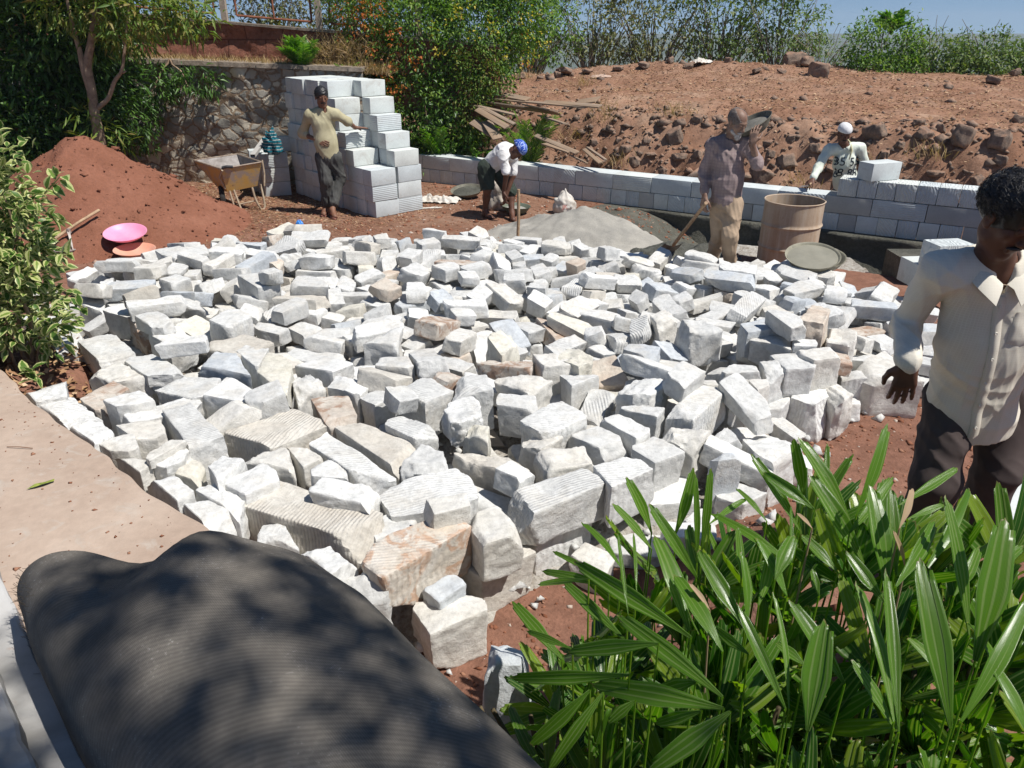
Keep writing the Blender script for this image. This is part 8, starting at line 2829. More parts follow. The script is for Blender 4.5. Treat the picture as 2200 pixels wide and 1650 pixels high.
# ================================================================== the nearest man
def near_man():
 root = person((1.75, 2.5, .33), 'black-haired man in a cream shirt looking down, nearest at the right edge')
 hc = Vector((1.58, 2.44, 1.84))
 neck = Vector((1.64, 2.52, 1.665))
 shR, shL = Vector((1.455, 2.54, 1.635)), Vector((1.865, 2.58, 1.61))
 elR, wrR = Vector((1.475, 2.70, 1.375)), PY(1955, 775, 2.42)
 elL, wrL = Vector((1.98, 2.46, 1.38)), Vector((1.96, 2.28, 1.18))
 pel = Vector((1.78, 2.64, 1.13))
 chest = Vector((1.67, 2.545, 1.50))
 hipR, hipL = pel + Vector((-.10, .0, -.02)), pel + Vector((.10, .03, -.02))
 knR, anR = Vector((1.63, 2.52, .80)), Vector((1.66, 2.56, .40))
 knL, anL = Vector((1.92, 2.60, .80)), Vector((1.93, 2.68, .40))
 fr = Vector((-.05, -1, 0)).normalized()
 b = Field()
 face = Vector((.36, -.80, -.50))
 W, Rm = head(b, hc, face, (0, 0, 1), 1.0)
 b.cone(hc + Vector((-.0, .03, -.05)), neck + Vector((0, .01, -.03)), .056, .062, .03)
 b.cone(chest + Vector((0, .02, .06)), pel, .13, .12, .05, (fr, .72))
 b.cone(shR + Vector((.03, 0, 0)), shL - Vector((.03, 0, 0)), .055, .055, .06)
 limb_pair(b, shR, elR, wrR)
 limb_pair(b, shL, elL, wrL)
 hd = (PY(1944, 820, 2.42) - wrR).normalized()
 hand(b, wrR + hd * .01, hd, (.35, .9, -.1), -1, (.34, .30, .28, .22), 1.0, .5, .07, wr=.024)
 hand(b, wrL, (0, -.3, -.9), (-1, 0, 0), 1, .5)
 for hp, kn, an in ((hipR, knR, anR), (hipL, knL, anL)):
  b.cone(hp, kn, .085, .058, .05)
  b.cone(kn, an, .055, .038, .03)
  foot(b, an, (an.x - .05, an.y - .2, .335))
 me = b.mesh('body', .0047, skin_dark)
 place(obj('body', me, root), root)
 # shirt
 s = Field()
 s.cone(chest + Vector((0, .015, .055)), chest + Vector((.03, .02, -.14)), .158, .150, .06, (fr, .74))
 s.cone(chest + Vector((.02, .02, -.1)), pel + Vector((-.01, 0, -.12)), .138, .168, .05, (fr, .78))
 s.cone(shR + Vector((.03, 0, -.004)), shL - Vector((.03, 0, .004)), .066, .066, .07)
 s.cone(shR + Vector((.035, 0, .0)), neck + Vector((-.02, .02, -.015)), .055, .060, .05)
 s.cone(shL - Vector((.035, 0, .0)), neck + Vector((.02, .02, -.015)), .055, .060, .05)
 for sh, el, wr in ((shR, elR, wrR), (shL, elL, wrL)):
  s.cone(sh, el, .060, .047, .018)
  s.cone(el, el.lerp(wr, .93), .049, .040, .02)
  cf = el.lerp(wr, .86)
  s.cone(cf, el.lerp(wr, .955), .0420, .0415, .004)
 # open neck and hem
 s.cone(neck + Vector((0, .01, -.015)), neck + Vector((-.02, -.01, .14)), .058, .085, .006, op='s')
 s.cone(neck + fr * .06 + Vector((0, 0, -.08)), neck + fr * .09 + Vector((0, 0, .05)), .012, .055, .006, op='s')
 s.cut(pel + Vector((0, 0, -.155)), (0.10, .10, -1))
 s.ball(pel + Vector((-.155, -.02, -.17)), (.03, .12, .09), .01, op='s')
 zf = lambda X, Y, Z: .55 + .9 * np.exp(-((Z - 1.22) / .16) ** 2) + .9 * np.exp(-((X - 1.46) / .06) ** 2)
 cream = cloth_mat('cream_checked_shirt', (0.64, 0.60, 0.51), (0.57, 0.52, 0.43), (0.68, 0.645, 0.56), 34)
 sh_ = place(obj('shirt', s.mesh('shirt', .0048, cream, folds(.015, 5, 12, (1, .6, .5), zf)), root), root)
 # collar: a stand with two folded, pointed leaves
 nk = neck + Vector((-.005, .004, .004))
 front = nk + fr * .085 + Vector((0, 0, -.075))
 bmc = bmesh.new()
 for q in (-1, 1):
  rows_ = []
  nn_ = 16
  for k in range(nn_ + 1):
   f = k / nn_
   a = f * math.pi * .97
   I = nk + Vector((q * math.sin(a) * .070, math.cos(a) * .064 - .016 * f, .044 - .096 * f ** 1.9))
   out = Vector((q * math.sin(a) * 1.0, math.cos(a) * .9, 0)).normalized()
   fl = .030 + .014 * f ** 3
   O = I + out * (fl + .004) + Vector((q * .030 * f ** 4, 0, -.034 - .026 * f ** 2))
   mid_ = I.lerp(O, .35) + Vector((0, 0, .010)) + out * .006
   rows_.append([bmc.verts.new(p) for p in (I + Vector((0, 0, -.03)) - out * .002, I, mid_, O)])
  for k in range(nn_):
   for j in range(3):
    bmc.faces.new([rows_[k][j], rows_[k][j + 1], rows_[k + 1][j + 1], rows_[k + 1][j]])
 bmesh.ops.recalc_face_normals(bmc, faces=bmc.faces)
 bmesh.ops.solidify(bmc, geom=bmc.faces[:], thickness=.003)
 cm_ = bpy.data.meshes.new('collar')
 bmc.to_mesh(cm_)
 cm_.materials.append(cream)
 cm_.polygons.foreach_set('use_smooth', [True] * len(cm_.polygons))
 cm_.set_sharp_from_angle(angle=math.radians(50))
 place(obj('collar', cm_, sh_), root)
 # placket, buttons, pocket laid on the shirt surface
 from mathutils.bvhtree import BVHTree
 co = [v.co.copy() for v in sh_.data.vertices]
 bv = BVHTree.FromPolygons(co, [tuple(p.vertices) for p in sh_.data.polygons])

 def on(x, z):
  h_ = bv.ray_cast(Vector((x, 1.6, z)), Vector((0, 1, 0)))
  return h_[0] if h_[0] else Vector((x, 2.45, z))
 top_, bot_ = front + Vector((0.0, 0, -.02)), Vector((pel.x - .06, 0, pel.z - .135))
 V, Fc = [], []
 n = 50
 for k in range(n + 1):
  f = k / n
  x, z = top_.x + (bot_.x - top_.x) * f, top_.z + (bot_.z - top_.z) * f
  for dx, dy in ((-.016, -.001), (-.0155, -.0045), (.0155, -.0045), (.016, -.001)):
   p = on(x + dx, z)
   V.append((p.x, p.y + dy, p.z))
 for k in range(n):
  for j in range(3):
   a = k * 4 + j
   Fc.append([a, a + 1, a + 5, a + 4])
 place(obj('placket', mesh_np('placket', V, Fc, cream, True), sh_), root)
 btn = simple('shirt_button', (0.62, 0.58, 0.50), 0.4, 0.5)
 for k in range(6):
  f = .06 + .17 * k
  p = on(top_.x + (bot_.x - top_.x) * f, top_.z + (bot_.z - top_.z) * f)
  m = MB().lathe([(.0001, .0), (.0055, .0), (.006, .0015), (.0045, .003), (.0001, .002)], 14, M=Matrix.Translation(p + Vector((0, -.0045, 0))) @ Matrix.Rotation(math.pi / 2, 4, 'X'))
  place(m.build('button', btn, sh_, sharp=40), root)
 V, Fc = [], []
 n = 12
 for i in range(n + 1):
  for j in range(n + 1):
   x = 1.695 + .10 * i / n
   z = 1.405 + .115 * j / n - .01 * (1 - abs(i / n * 2 - 1)) * (j == 0)
   e = min(i, j, n - i) == 0
   p = on(x, z)
   V.append((p.x, p.y - (.001 if e and j < n else .006), p.z))
 for i in range(n):
  for j in range(n):
   a = i * (n + 1) + j
   Fc.append([a, a + n + 1, a + n + 2, a + 1])
 place(obj('pocket', mesh_np('pocket', V, Fc, cream, True), sh_), root)
 # trousers
 t = Field()
 t.cone(pel + Vector((0, 0, .08)), pel + Vector((0, 0, -.05)), .118, .128, .05, (fr, .74))
 for hp, kn, an in ((hipR, knR, anR), (hipL, knL, anL)):
  t.cone(hp, kn, .092, .082, .045)
  t.cone(kn, an + Vector((0, 0, .0)), .082, .078, .03)
 t.cut((0, 0, .375), (0, 0, -1))
 tm = cloth_mat('dark_brown_trousers', (0.075, 0.058, 0.054), (0.055, 0.042, 0.040))
 place(obj('trousers', t.mesh('trousers', .0065, tm, folds(.018, 9, 12, (1, 1, .3))), root), root)
 # hair: full, wavy, with loose locks
 hr = Field()
 hr.ball(W(0, -.016, .048), np.array((.092, .112, .096)), 0, Rm)
 hr.ball(W(0, .045, .105), np.array((.070, .060, .045)), .03, Rm)
 hr.ball(W(0, .135, -.040), np.array((.088, .092, .112)), .008, Rm, op='s')
 hr.cut(W(0, 0, -.055), W(0, 0, 0) - W(0, -.3, 1), 0)
 for q in (-1, 1):
  hr.ball(W(q * .098, .018, -.030), np.array((.038, .052, .066)), .006, Rm, op='s')
 hm = hr.mesh('hair', .0042, hair_m, folds(.005, 3, 40, (1, 1, 1)))
 ho = place(obj('hair', hm, root), root)
 hb = BVHTree.FromPolygons([v.co.copy() for v in hm.vertices], [tuple(p.vertices) for p in hm.polygons])
 rr = random.Random(2)
 lk = MB()
 cen = W(0, -.02, .02)
 for k in range(3600):
  d = Vector((rr.gauss(0, 1), rr.gauss(0, 1), rr.gauss(0, 1))).normalized()
  lc = Vector((d.dot(W(1, 0, 0) - W(0, 0, 0)), d.dot(W(0, 1, 0) - W(0, 0, 0)), d.dot(W(0, 0, 1) - W(0, 0, 0))))
  if lc.z < -.15 or (lc.y > .5 and lc.z < .45):
   continue
  h_ = hb.ray_cast(cen + d * .3, -d)
  if not h_[0]:
   continue
  p, nn = h_[0], h_[1]
  flow = (W(0, 1, 0) - W(0, 0, 0)) * (.9 if lc.z > .2 else .1) + (W(0, 0, 1) - W(0, 0, 0)) * (-.2 if lc.z > .2 else -.8) + Vector((rr.gauss(0, .5), rr.gauss(0, .5), rr.gauss(0, .5)))
  fl = (flow - nn * flow.dot(nn)).normalized()
  L = rr.uniform(.015, .035)
  lk.tube([p - nn * .003, p + fl * L * .5 + nn * .005, p + fl * L + nn * rr.uniform(-.002, .005)], [.0011, .0010, .0003], 3, cap=False)
 lo_ = lk.build('locks', hair_m, ho, smooth=True)
 place(lo_, root)
 ms = Field()
 for q in (-1, 1):
  ms.cone(W(q * .002, .098, -.043), W(q * .030, .080, -.054), .0065, .0035, .004)
  ms.cone(W(q * .010, .096, -.046), W(q * .022, .090, -.050), .0065, .005, .004)
 place(obj('moustache', ms.mesh('moustache', .002, hair_m, folds(.002, 2, 300, (1, 1, 1))), root), root)
 eb = Field()
 for q in (-1, 1):
  eb.cone(W(q * .014, .091, .036), W(q * .034, .085, .042), .0040, .0042, .003)
  eb.cone(W(q * .034, .085, .042), W(q * .050, .070, .036), .0042, .0022, .003)
 place(obj('eyebrows', eb.mesh('eyebrows', .002, hair_m), root), root)
 th = MB()
 pts = [neck + Vector((math.sin(a) * .062, math.cos(a) * .066 - .012, .0 - .055 * (1 - math.cos(a + math.pi)) * .5 * 0 + (-.05 if math.cos(a) < 0 else 0) * abs(math.cos(a)))) for a in [6.2832 * k / 24 for k in range(25)]]
 th.tube(pts, .0016, 5, cap=False)
 place(th.build('neck_thread', simple('neck_thread', (0.45, 0.35, 0.25), 0.7, 0.3), root), root)
 return root

near_man()

# ================================================================== generic smaller figures
def figure(label, J, fwd, face, head_up, skin, hcol, shirt, trouser, hands, feet, opt):
 """J: joints (world). shirt/trouser: dicts with material and extents"""
 root = person(Vector((J['pel'].x, J['pel'].y, opt.get('floor', 0))), label)
 fr = Vector(fwd).normalized()
 h = opt.get('h', .0078)
 b = Field()
 W, Rm = head(b, J['head'], face, head_up, 1.0)
 neck, chest, pel = J['neck'], J['chest'], J['pel']
 b.cone(W(0, -.02, -.06), neck, .052, .058, .03)
 b.cone(chest, pel, .118, .108, .05, (fr, .74))
 b.cone(J['sh'][0].lerp(J['sh'][1], .12), J['sh'][0].lerp(J['sh'][1], .88), .055, .055, .06)
 for i in range(2):
  limb_pair(b, J['sh'][i], J['el'][i], J['wr'][i], (.045, .036, .025))
  d, n, sgn, cu = hands[i]
  hand(b, J['wr'][i], d, n, sgn, cu, 1.02)
  b.cone(J['hip'][i], J['kn'][i], .080, .055, .05)
  b.cone(J['kn'][i], J['kn'][i].lerp(J['an'][i], .35) + Vector((0, .012, 0)), .052, .052, .03)
  b.cone(J['kn'][i].lerp(J['an'][i], .35) + Vector((0, .012, 0)), J['an'][i], .050, .034, .03)
  foot(b, J['an'][i], J['toe'][i])
 place(obj('body', b.mesh('body', h, skin), root), root)
 if shirt:
  s = Field()
  R = shirt.get('r', 1.0)
  s.cone(chest + Vector((0, 0, .01)), pel.lerp(chest, .4), .148 * R, .138 * R, .06, (fr, .76))
  s.cone(pel.lerp(chest, .45), pel, .140 * R, .146 * R, .06, (fr, .8))
  s.cone(J['sh'][0].lerp(J['sh'][1], .10), J['sh'][0].lerp(J['sh'][1], .90), .066, .066, .06)
  for i in range(2):
   s.cone(J['sh'][i], neck + (J['sh'][i] - neck) * .15, .055, .058, .05)
   k = shirt['sleeve'][i]
   s.cone(J['sh'][i], J['sh'][i].lerp(J['el'][i], min(1, k)), .062, .056, .04)
   if k > 1:
    e = J['el'][i].lerp(J['wr'][i], k - 1)
    s.cone(J['el'][i], e, .055, .042, .03)
    s.cone(e.lerp(J['el'][i], .12), e, .046, .046, .004)
   else:
    e = J['sh'][i].lerp(J['el'][i], k)
    s.cut_cone = None
  ax_ = (W(0, 0, 0) - neck).normalized()
  s.cone(neck - ax_ * .005, neck + ax_ * .12, .056, .075, .006, op='s')
  if shirt.get('vneck'):
   s.cone(neck + fr * .05 - ax_ * .07, neck + fr * .09 + ax_ * .05, .010, .050, .006, op='s')
  hp = pel - (chest - pel).normalized() * shirt['hem']
  s.cut(hp, -(chest - pel).normalized() + Vector(shirt.get('hemtilt', (0, 0, 0))))
  so = place(obj('shirt', s.mesh('shirt', h, shirt['mat'], folds(shirt.get('fold', .02), shirt.get('seed', 1), 16, shirt.get('st', (1, 1, .5)))), root), root)
  if shirt.get('collar'):
   c = Field()
   for q in (-1, 1):
    sd = fr.cross(Vector((0, 0, 1))).normalized() * q
    for k in range(7):
     f = k / 6
     a1 = (neck + sd * .062 - fr * .03 * (1 - f) + Vector((0, 0, .02))).lerp(neck + fr * .070 + sd * .012 + Vector((0, 0, -.055)), f)
     c.cone(a1, a1 + sd * .03 + Vector((0, 0, -.022)), .008, .006, .01)
    p = neck - fr * .055 + sd * .02 + Vector((0, 0, .025))
    c.cone(p, p + sd * .04 + fr * .02, .014, .012, .01)
   place(obj('collar', c.mesh('collar', .0065, shirt['mat']), so), root)
 t = Field()
 t.cone(pel + (chest - pel).normalized() * .07, pel - (chest - pel).normalized() * .02, .122, .136, .05, (fr, .8))
 k = trouser['len']
 for i in range(2):
  wd = trouser.get('w', 1.0)
  t.cone(J['hip'][i], J['hip'][i].lerp(J['kn'][i], min(1, k)), .104 * wd, .080 * wd, .045)
  if k > 1:
   e = J['kn'][i].lerp(J['an'][i], k - 1)
   t.cone(J['kn'][i], e, .078 * wd, .064 * wd, .03)
   t.cone(e + (J['kn'][i] - e) * .10, e, .066 * wd, .066 * wd, .004)
  else:
   e = J['hip'][i].lerp(J['kn'][i], k)
   t.cut(e - (J['hip'][i] - e).normalized() * .0, (e - J['hip'][i]).normalized()) if i == 0 else None
 place(obj('shorts' if k <= 1 else 'trousers', t.mesh('trousers', h, trouser['mat'], folds(trouser.get('fold', .022), trouser.get('seed', 4), 14, (1, 1, .35))), root), root)
 if feet:
  for i in range(2):
   sandal(J['an'][i], J['toe'][i], root, root.location, feet[0], feet[1])
 eyes = MB()
 for q in (-1, 1):
  M_ = Matrix.Translation(W(q * .0315, .0805, .0095))
  eyes.lathe([(.0001, -.0085), (.006, -.006), (.0085, 0), (.006, .006), (.0001, .0085)], 8, M=M_)
 place(eyes.build('eyes', simple('dark_eye', (0.015, 0.012, 0.01), 0.25, 0.5), root, smooth=True), root)
 if hcol:
  hair_cap(W, Rm, 1.0, hcol, root, root.location, opt.get('hair', .014), .007, back=opt.get('hairback', -.04), lump=opt.get('lump', .013), seed=4, bald=opt.get('bald'))
 if opt.get('moustache'):
  ms = Field()
  for q in (-1, 1):
   ms.cone(W(0, .099, -.044), W(q * .032, .080, -.056), .0085, .005, .004)
  if opt['moustache'] == 'beard':
   for q in (-1, 1):
    ms.cone(W(q * .055, .030, -.060), W(0, .075, -.100), .014, .020, .02)
   ms.cone(W(0, .082, -.078), W(0, .078, -.105), .018, .018, .02)
  place(obj('moustache' if opt['moustache'] != 'beard' else 'beard', ms.mesh('moustache', .005, opt.get('mcol', hair_m), folds(.004, 2, 120, (1, 1, 1))), root), root)
 return root, W, Rm

def onbody(pt):
 return Vector(pt)

# ---- the man resting his hand on the tall stack
gz = ground_z(-2.65, 10.7)
Yl = 10.62
J = {'head': PY(691, 209, Yl), 'neck': PY(695, 235, Yl + .03), 'chest': PY(694, 268, Yl + .03), 'pel': PY(705, 330, Yl + .03),
     'sh': [PY(664, 248, Yl + .02), PY(722, 246, Yl + .05)], 'el': [PY(650, 287, Yl + .10), PY(748, 262, Yl + .10)], 'wr': [PY(681, 301, Yl - .06), PY(763, 274, Yl + .30)],
     'hip': [PY(693, 338, Yl + .03), PY(717, 338, Yl + .05)], 'kn': [PY(700, 388, Yl - .03), PY(730, 383, Yl + .10)], 'an': [PY(700, 440, Yl + .03), PY(712, 431, Yl - .12)],
     'toe': [Vector((0, 0, 0)), Vector((0, 0, 0))]}
J['an'][0].z = gz + .085
J['an'][1].z = gz + .095
J['toe'] = [Vector((J['an'][0].x - .02, J['an'][0].y - .2, gz + .018)), Vector((J['an'][1].x + .07, J['an'][1].y - .18, gz + .018))]
figure('man in a khaki shirt, hand on hip, leaning on the tall stack', J, (.45, -.9, 0), (.42, -.88, -.18), (0, 0, 1), skin_mid, hair_m,
       {'mat': cloth_mat('khaki_shirt', (0.44, 0.40, 0.26), (0.36, 0.32, 0.20)), 'sleeve': (1.25, 1.15), 'hem': .10, 'vneck': 1, 'collar': 1, 'seed': 7, 'hemtilt': (.15, 0, 0), 'fold': .016},
       {'mat': cloth_mat('charcoal_trousers', (0.085, 0.085, 0.08), (0.055, 0.055, 0.052)), 'len': 1.78, 'w': .98, 'seed': 3, 'fold': .024},
       [((.75, -.35, -.25), (.1, .8, -.3), 1, .35), ((.85, .45, -.06), (0, 0, -1), 1, .08)], (sole, simple('maroon_strap', (0.25, 0.08, 0.07), 0.5, 0.4)), {'floor': gz, 'moustache': 1, 'hair': .012, 'hairback': -.045})

# ---- the bearded man carrying a pan and a shovel
gb = .16
Yb = 7.35
J = {'head': PY(1583, 264, Yb - .02), 'neck': PY(1572, 302, Yb + .04), 'chest': PY(1566, 345, Yb + .03), 'pel': PY(1560, 425, Yb + .05),
     'sh': [PY(1534, 312, Yb + .08), PY(1606, 308, Yb + .02)], 'el': [PY(1514, 372, Yb + .12), PY(1626, 352, Yb - .06)], 'wr': [PY(1514, 424, Yb - .02), PY(1616, 308, Yb - .12)],
     'hip': [PY(1546, 440, Yb + .07), PY(1574, 440, Yb + .03)], 'kn': [PY(1545, 503, Yb + .10), PY(1568, 506, Yb - .07)], 'an': [PY(1528, 553, Yb + .32), PY(1568, 572, Yb - .02)]}
gr_ = ground_z(J['an'][0].x, J['an'][0].y) + .10
J['an'][0].z = gr_ + .10
J['an'][1].z = gb + .09
J['toe'] = [Vector((J['an'][0].x + .09, J['an'][0].y - .18, gr_ + .018)), Vector((J['an'][1].x + .04, J['an'][1].y - .2, gb + .018))]
figure('old bearded man in a dusty checked shirt walking with a pan on his shoulder', J, (.35, -.94, 0), (.50, -.76, -.42), (0, 0, 1), skin_dusty, grey_hair,
       {'mat': cloth_mat('dusty_checked_shirt', (0.30, 0.235, 0.225), (0.22, 0.175, 0.16), (0.20, 0.14, 0.15), 11), 'sleeve': (1.72, 1.25), 'hem': .085, 'vneck': 1, 'collar': 1, 'seed': 11, 'fold': .024, 'hemtilt': (.2, 0, 0)},
       {'mat': cloth_mat('dusty_tan_trousers', (0.40, 0.30, 0.21), (0.30, 0.22, 0.15)), 'len': 1.84, 'w': .92, 'seed': 12, 'fold': .026},
       [((-.1, -.1, -1), (.8, .5, 0), 1, .75), ((.1, .1, 1), (.3, .4, .2), -1, .4)], (sole_w, strap_b), {'floor': gb, 'moustache': 'beard', 'mcol': simple('white_beard', (0.50, 0.47, 0.44), 0.8, 0.2, dirt=(0.25, 0.23, 0.21), scale=60), 'hair': .006, 'hairback': -.03, 'lump': .004, 'bald': 1})
pc = PY(1617, 287, Yb + .14)
pan('shoulder_pan', pc, .215, .105, pan_iron, 'dark iron pan of mortar carried on the left shoulder of the bearded man', (math.radians(2), math.radians(-30), 0), .02, simple('grey_mortar', (0.20, 0.19, 0.165), 0.8, 0.2, dirt=(0.12, 0.115, 0.10), scale=30), fillz=.7)
s0, s1 = J['wr'][0] + Vector((-.005, -.03, -.07)), PZ(1440, 535, .16)
sh = empty('shovel', s1, 'shovel with a wooden handle held by the bearded man, its blade in wet mortar', 'shovel')
dr_ = (s0 - s1).normalized()
o = MB().tube([s0 + dr_ * .06, s0.lerp(s1, .5), s1 + dr_ * .12], [.017, .018, .019], 10).build('handle', handle_mat, sh, sharp=50)
place(o, sh)
bl = MB()
sd_ = dr_.cross(Vector((0, 0, 1))).normalized()
V, Fc = [], []
for i in range(7):
 f = i / 6
 w_ = .10 * (1 - .35 * max(0, f - .6) / .4)
 for j in range(7):
  x = j / 6 * 2 - 1
  p = s1 + dr_ * (.12 - .26 * f) + sd_ * (x * w_) + Vector((0, 0, .03 * x * x - .01))
  V.append(tuple(p))
for i in range(6):
 for j in range(6):
  Fc.append([i * 7 + j, i * 7 + j + 1, (i + 1) * 7 + j + 1, (i + 1) * 7 + j])
n_ = len(V)
V += [(x, y, z - .004) for x, y, z in V]
Fc += [[a + n_ for a in q[::-1]] for q in Fc[:36]]
o = obj('blade', mesh_np('blade', V, Fc, iron_mat, True), sh)
place(o, sh)

# ---- the man bending over behind the stake
g3 = ground_z(-.15, 10.5)
Yt = 10.45
J = {'head': PY(1112, 322, Yt - .18), 'neck': PY(1098, 330, Yt - .08), 'chest': PY(1082, 328, Yt), 'pel': PY(1054, 357, Yt + .10),
     'sh': [PY(1080, 334, Yt - .22), PY(1104, 332, Yt + .05)], 'el': [PY(1088, 375, Yt - .28), PY(1102, 378, Yt - .02)], 'wr': [PY(1082, 412, Yt - .20), PY(1088, 418, Yt - .08)],
     'hip': [PY(1044, 362, Yt + .0), PY(1068, 362, Yt + .18)], 'kn': [PY(1047, 408, Yt - .06), PY(1096, 410, Yt + .04)], 'an': [PY(1042, 450, Yt + .02), PY(1100, 455, Yt - .08)]}
for i in range(2):
 J['an'][i].z = g3 + .09
J['toe'] = [Vector((J['an'][0].x + .12, J['an'][0].y - .16, g3 + .012)), Vector((J['an'][1].x + .02, J['an'][1].y - .2, g3 + .012))]
rt, W, Rm = figure('man in a white T-shirt and dark shorts bending down over a sack', J, (.45, -.35, -.82), (.35, -.45, -.82), (.8, -.1, .6), skin_dark, None,
       {'mat': cloth_mat('white_tshirt', (0.72, 0.71, 0.70), (0.62, 0.60, 0.58)), 'sleeve': (.85, .85), 'hem': .06, 'seed': 21, 'fold': .022, 'st': (.4, 1, 1)},
       {'mat': cloth_mat('dark_green_shorts', (0.045, 0.058, 0.045), (0.03, 0.036, 0.03)), 'len': 1.0, 'w': 1.12, 'seed': 22},
       [((0, -.2, -1), (.8, .3, 0), 1, .5), ((-.2, -.1, -1), (-.6, .3, 0), 1, .5)], None, {'floor': g3})
cp = Field()
cp.ball(W(0, -.010, .050), np.array((.088, .106, .082)), 0, Rm)
cp.cone(W(0, -.10, .03), W(0, -.125, -.02), .028, .018, .02)
cp.cut(W(0, 0, .02), W(0, 0, 0) - W(0, -.15, 1), 0)
M = Mat('blue_patterned_cloth', 0.8, 0.2)
M.color(M.ramp(M.noise(26, 3, 0.5, dist=2.0), [(0.50, (0.015, 0.06, 0.36)), (0.56, (0.35, 0.45, 0.75))]))
place(obj('headcloth', cp.mesh('headcloth', .007, M.m, folds(.006, 2, 60, (1, 1, 1))), rt), rt)

# ---- the mason behind the wall
wc_ = wall_point(wall_along(4.2, 9.8), .62)
Ym = wc_.y + .12
g4 = ground_z(4.5, Ym) - .02
J = {'head': PY(1813, 287, Ym - .10), 'neck': PY(1814, 315, Ym), 'chest': PY(1814, 348, Ym + .02), 'pel': PY(1816, 415, Ym + .10),
     'sh': [PY(1779, 322, Ym + .02), PY(1848, 318, Ym + .02)], 'el': [PY(1757, 362, Ym - .10), PY(1862, 362, Ym + .05)], 'wr': [PY(1746, 386, Ym - .28), PY(1866, 388, Ym - .08)]}
px_, py_ = J['pel'].x, J['pel'].y
g4 = min(g4, J['pel'].z - .80)
J['hip'] = [Vector((px_ - .10, py_, J['pel'].z - .03)), Vector((px_ + .10, py_, J['pel'].z - .03))]
J['kn'] = [Vector((px_ - .12, py_ - .05, J['pel'].z - .42)), Vector((px_ + .12, py_ - .05, J['pel'].z - .42))]
J['an'] = [Vector((px_ - .12, py_ + .03, J['pel'].z - .80)), Vector((px_ + .12, py_ + .03, J['pel'].z - .80))]
J['toe'] = [Vector((p.x, p.y - .2, p.z - .08)) for p in J['an']]
tee = cloth_mat('pale_numbered_tshirt', (0.66, 0.70, 0.62), (0.56, 0.60, 0.50))
rt, W, Rm = figure('mason in white headcloth and pale shirt with large numbers behind the wall', J, (-.08, -1, 0), (.06, -.93, -.36), (0, 0, 1), skin_dark, None,
       {'mat': tee, 'sleeve': (1.8, .85), 'hem': .12, 'seed': 31, 'fold': .016, 'vneck': 0},
       {'mat': cloth_mat('grey_work_trousers', (0.16, 0.15, 0.14), (0.11, 0.10, 0.095)), 'len': 1.85, 'seed': 32},
       [((-.5, -.7, -.4), (0, .2, -1), -1, .5), ((.1, -.3, -.9), (-1, 0, 0), 1, .4)], None, {'floor': J['an'][0].z - .1, 'moustache': 1})
cp = Field()
cp.ball(W(0, -.010, .055), np.array((.086, .104, .080)), 0, Rm)
cp.cone(W(.02, -.10, .0), W(.07, -.11, -.07), .024, .016, .02)
cp.cut(W(0, 0, .035), W(0, 0, 0) - W(0, -.10, 1), 0)
place(obj('headcloth', cp.mesh('headcloth', .006, cloth_mat('white_headcloth', (0.70, 0.70, 0.70), (0.60, 0.60, 0.60)), folds(.005, 2, 55, (1, 1, 1))), rt), rt)
tw = MB()
tw.tube([W(-.0, -.09, -.02), J['neck'] + Vector((.07, .01, .04)), J['neck'] + Vector((.06, -.11, -.04)), J['neck'] + Vector((.03, -.15, -.14))], [.016, .03, .028, .012], 8, flat=.45)
place(tw.build('scarf_end', cloth_mat('pale_yellow_scarf', (0.62, 0.58, 0.38), (0.50, 0.46, 0.28)), rt, smooth=True), rt)
from mathutils.bvhtree import BVHTree
shirt_o = [c for c in rt.children if c.name.startswith('shirt')][0]
bvs = BVHTree.FromPolygons([v.co.copy() for v in shirt_o.data.vertices], [tuple(p.vertices) for p in shirt_o.data.polygons])
ink = simple('dark_print', (0.02, 0.03, 0.04), 0.8, 0.2)
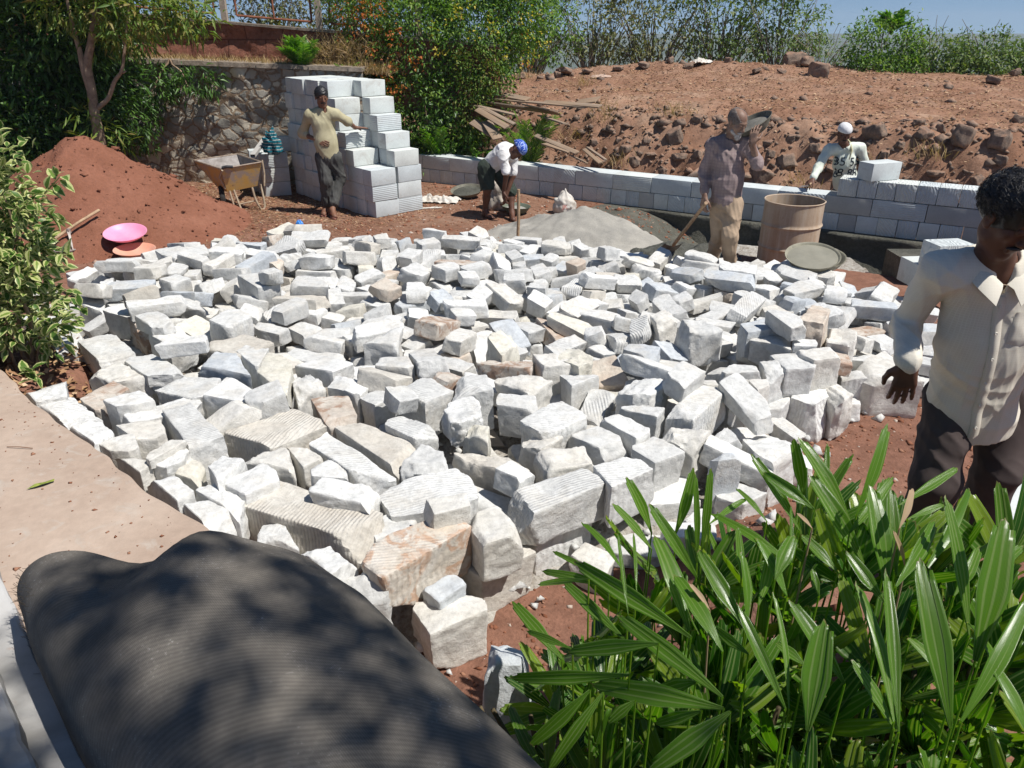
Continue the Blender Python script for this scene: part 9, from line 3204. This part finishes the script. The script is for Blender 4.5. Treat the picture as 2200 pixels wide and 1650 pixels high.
for txt, dx, dz in (('85', -.10, .02), ('55', .095, .02), ('68', -.10, -.125), ('88', .095, -.125)):
 cu = bpy.data.curves.new('number', 'FONT')
 cu.body = txt
 cu.size = .15
 cu.align_x = 'CENTER'
 tmp = bpy.data.objects.new('tmp', cu)
 sc.collection.objects.link(tmp)
 bpy.context.view_layer.update()
 me = bpy.data.meshes.new_from_object(tmp.evaluated_get(bpy.context.evaluated_depsgraph_get()))
 bpy.data.objects.remove(tmp)
 bmx = bmesh.new()
 bmx.from_mesh(me)
 bmesh.ops.triangulate(bmx, faces=bmx.faces)
 bmesh.ops.subdivide_edges(bmx, edges=[e for e in bmx.edges if e.calc_length() > .02], cuts=2)
 bmesh.ops.triangulate(bmx, faces=bmx.faces)
 for v in bmx.verts:
  x, z = J['chest'].x + dx + v.co.x, J['chest'].z - .05 + dz + v.co.y
  h_ = bvs.ray_cast(Vector((x, Ym - 1.2, z)), Vector((0, 1, 0)))
  v.co = Vector((x, (h_[0].y if h_[0] else Ym - .1) - .004, z))
 bmx.to_mesh(me)
 bmx.free()
 me.materials.clear()
 me.materials.append(ink)
 place(obj('printed_number', me, shirt_o), rt)
tr0 = J['wr'][0]
tl = empty('trowel', tr0, 'mason\'s trowel held on the top of the wall', 'trowel')
MB().tube([(-.03, -.05, -.03), (-.07, -.11, -.045)], .012, 8).build('handle', handle_mat, tl)
bl = MB().add([(-.07, -.09, -.055), (-.11, -.16, -.058), (-.22, -.16, -.062), (-.13, -.08, -.057), (-.07, -.09, -.052), (-.11, -.16, -.055), (-.22, -.16, -.059), (-.13, -.08, -.054)], [[3, 2, 1, 0], [4, 5, 6, 7], [0, 1, 5, 4], [1, 2, 6, 5], [2, 3, 7, 6], [3, 0, 4, 7]])
bl.build('blade', iron_mat, tl)

# ------------------------------------------------------------------ the air that fades the far plain
hm_ = bpy.data.materials.new('haze')
hm_.use_nodes = True
hn = hm_.node_tree
for n_ in list(hn.nodes):
 if n_.type == 'BSDF_PRINCIPLED':
  hn.nodes.remove(n_)
pv = hn.nodes.new('ShaderNodeVolumePrincipled')
pv.inputs['Color'].default_value = (0.72, 0.85, 1.0, 1)
pv.inputs['Density'].default_value = 0.0005
pv.inputs['Anisotropy'].default_value = 0.1
hn.links.new(pv.outputs[0], hn.nodes['Material Output'].inputs['Volume'])
hz_ = MB().box((-640, -60, -12), (640, 960, 12)).build('haze', hm_)
tag(hz_, kind='stuff')
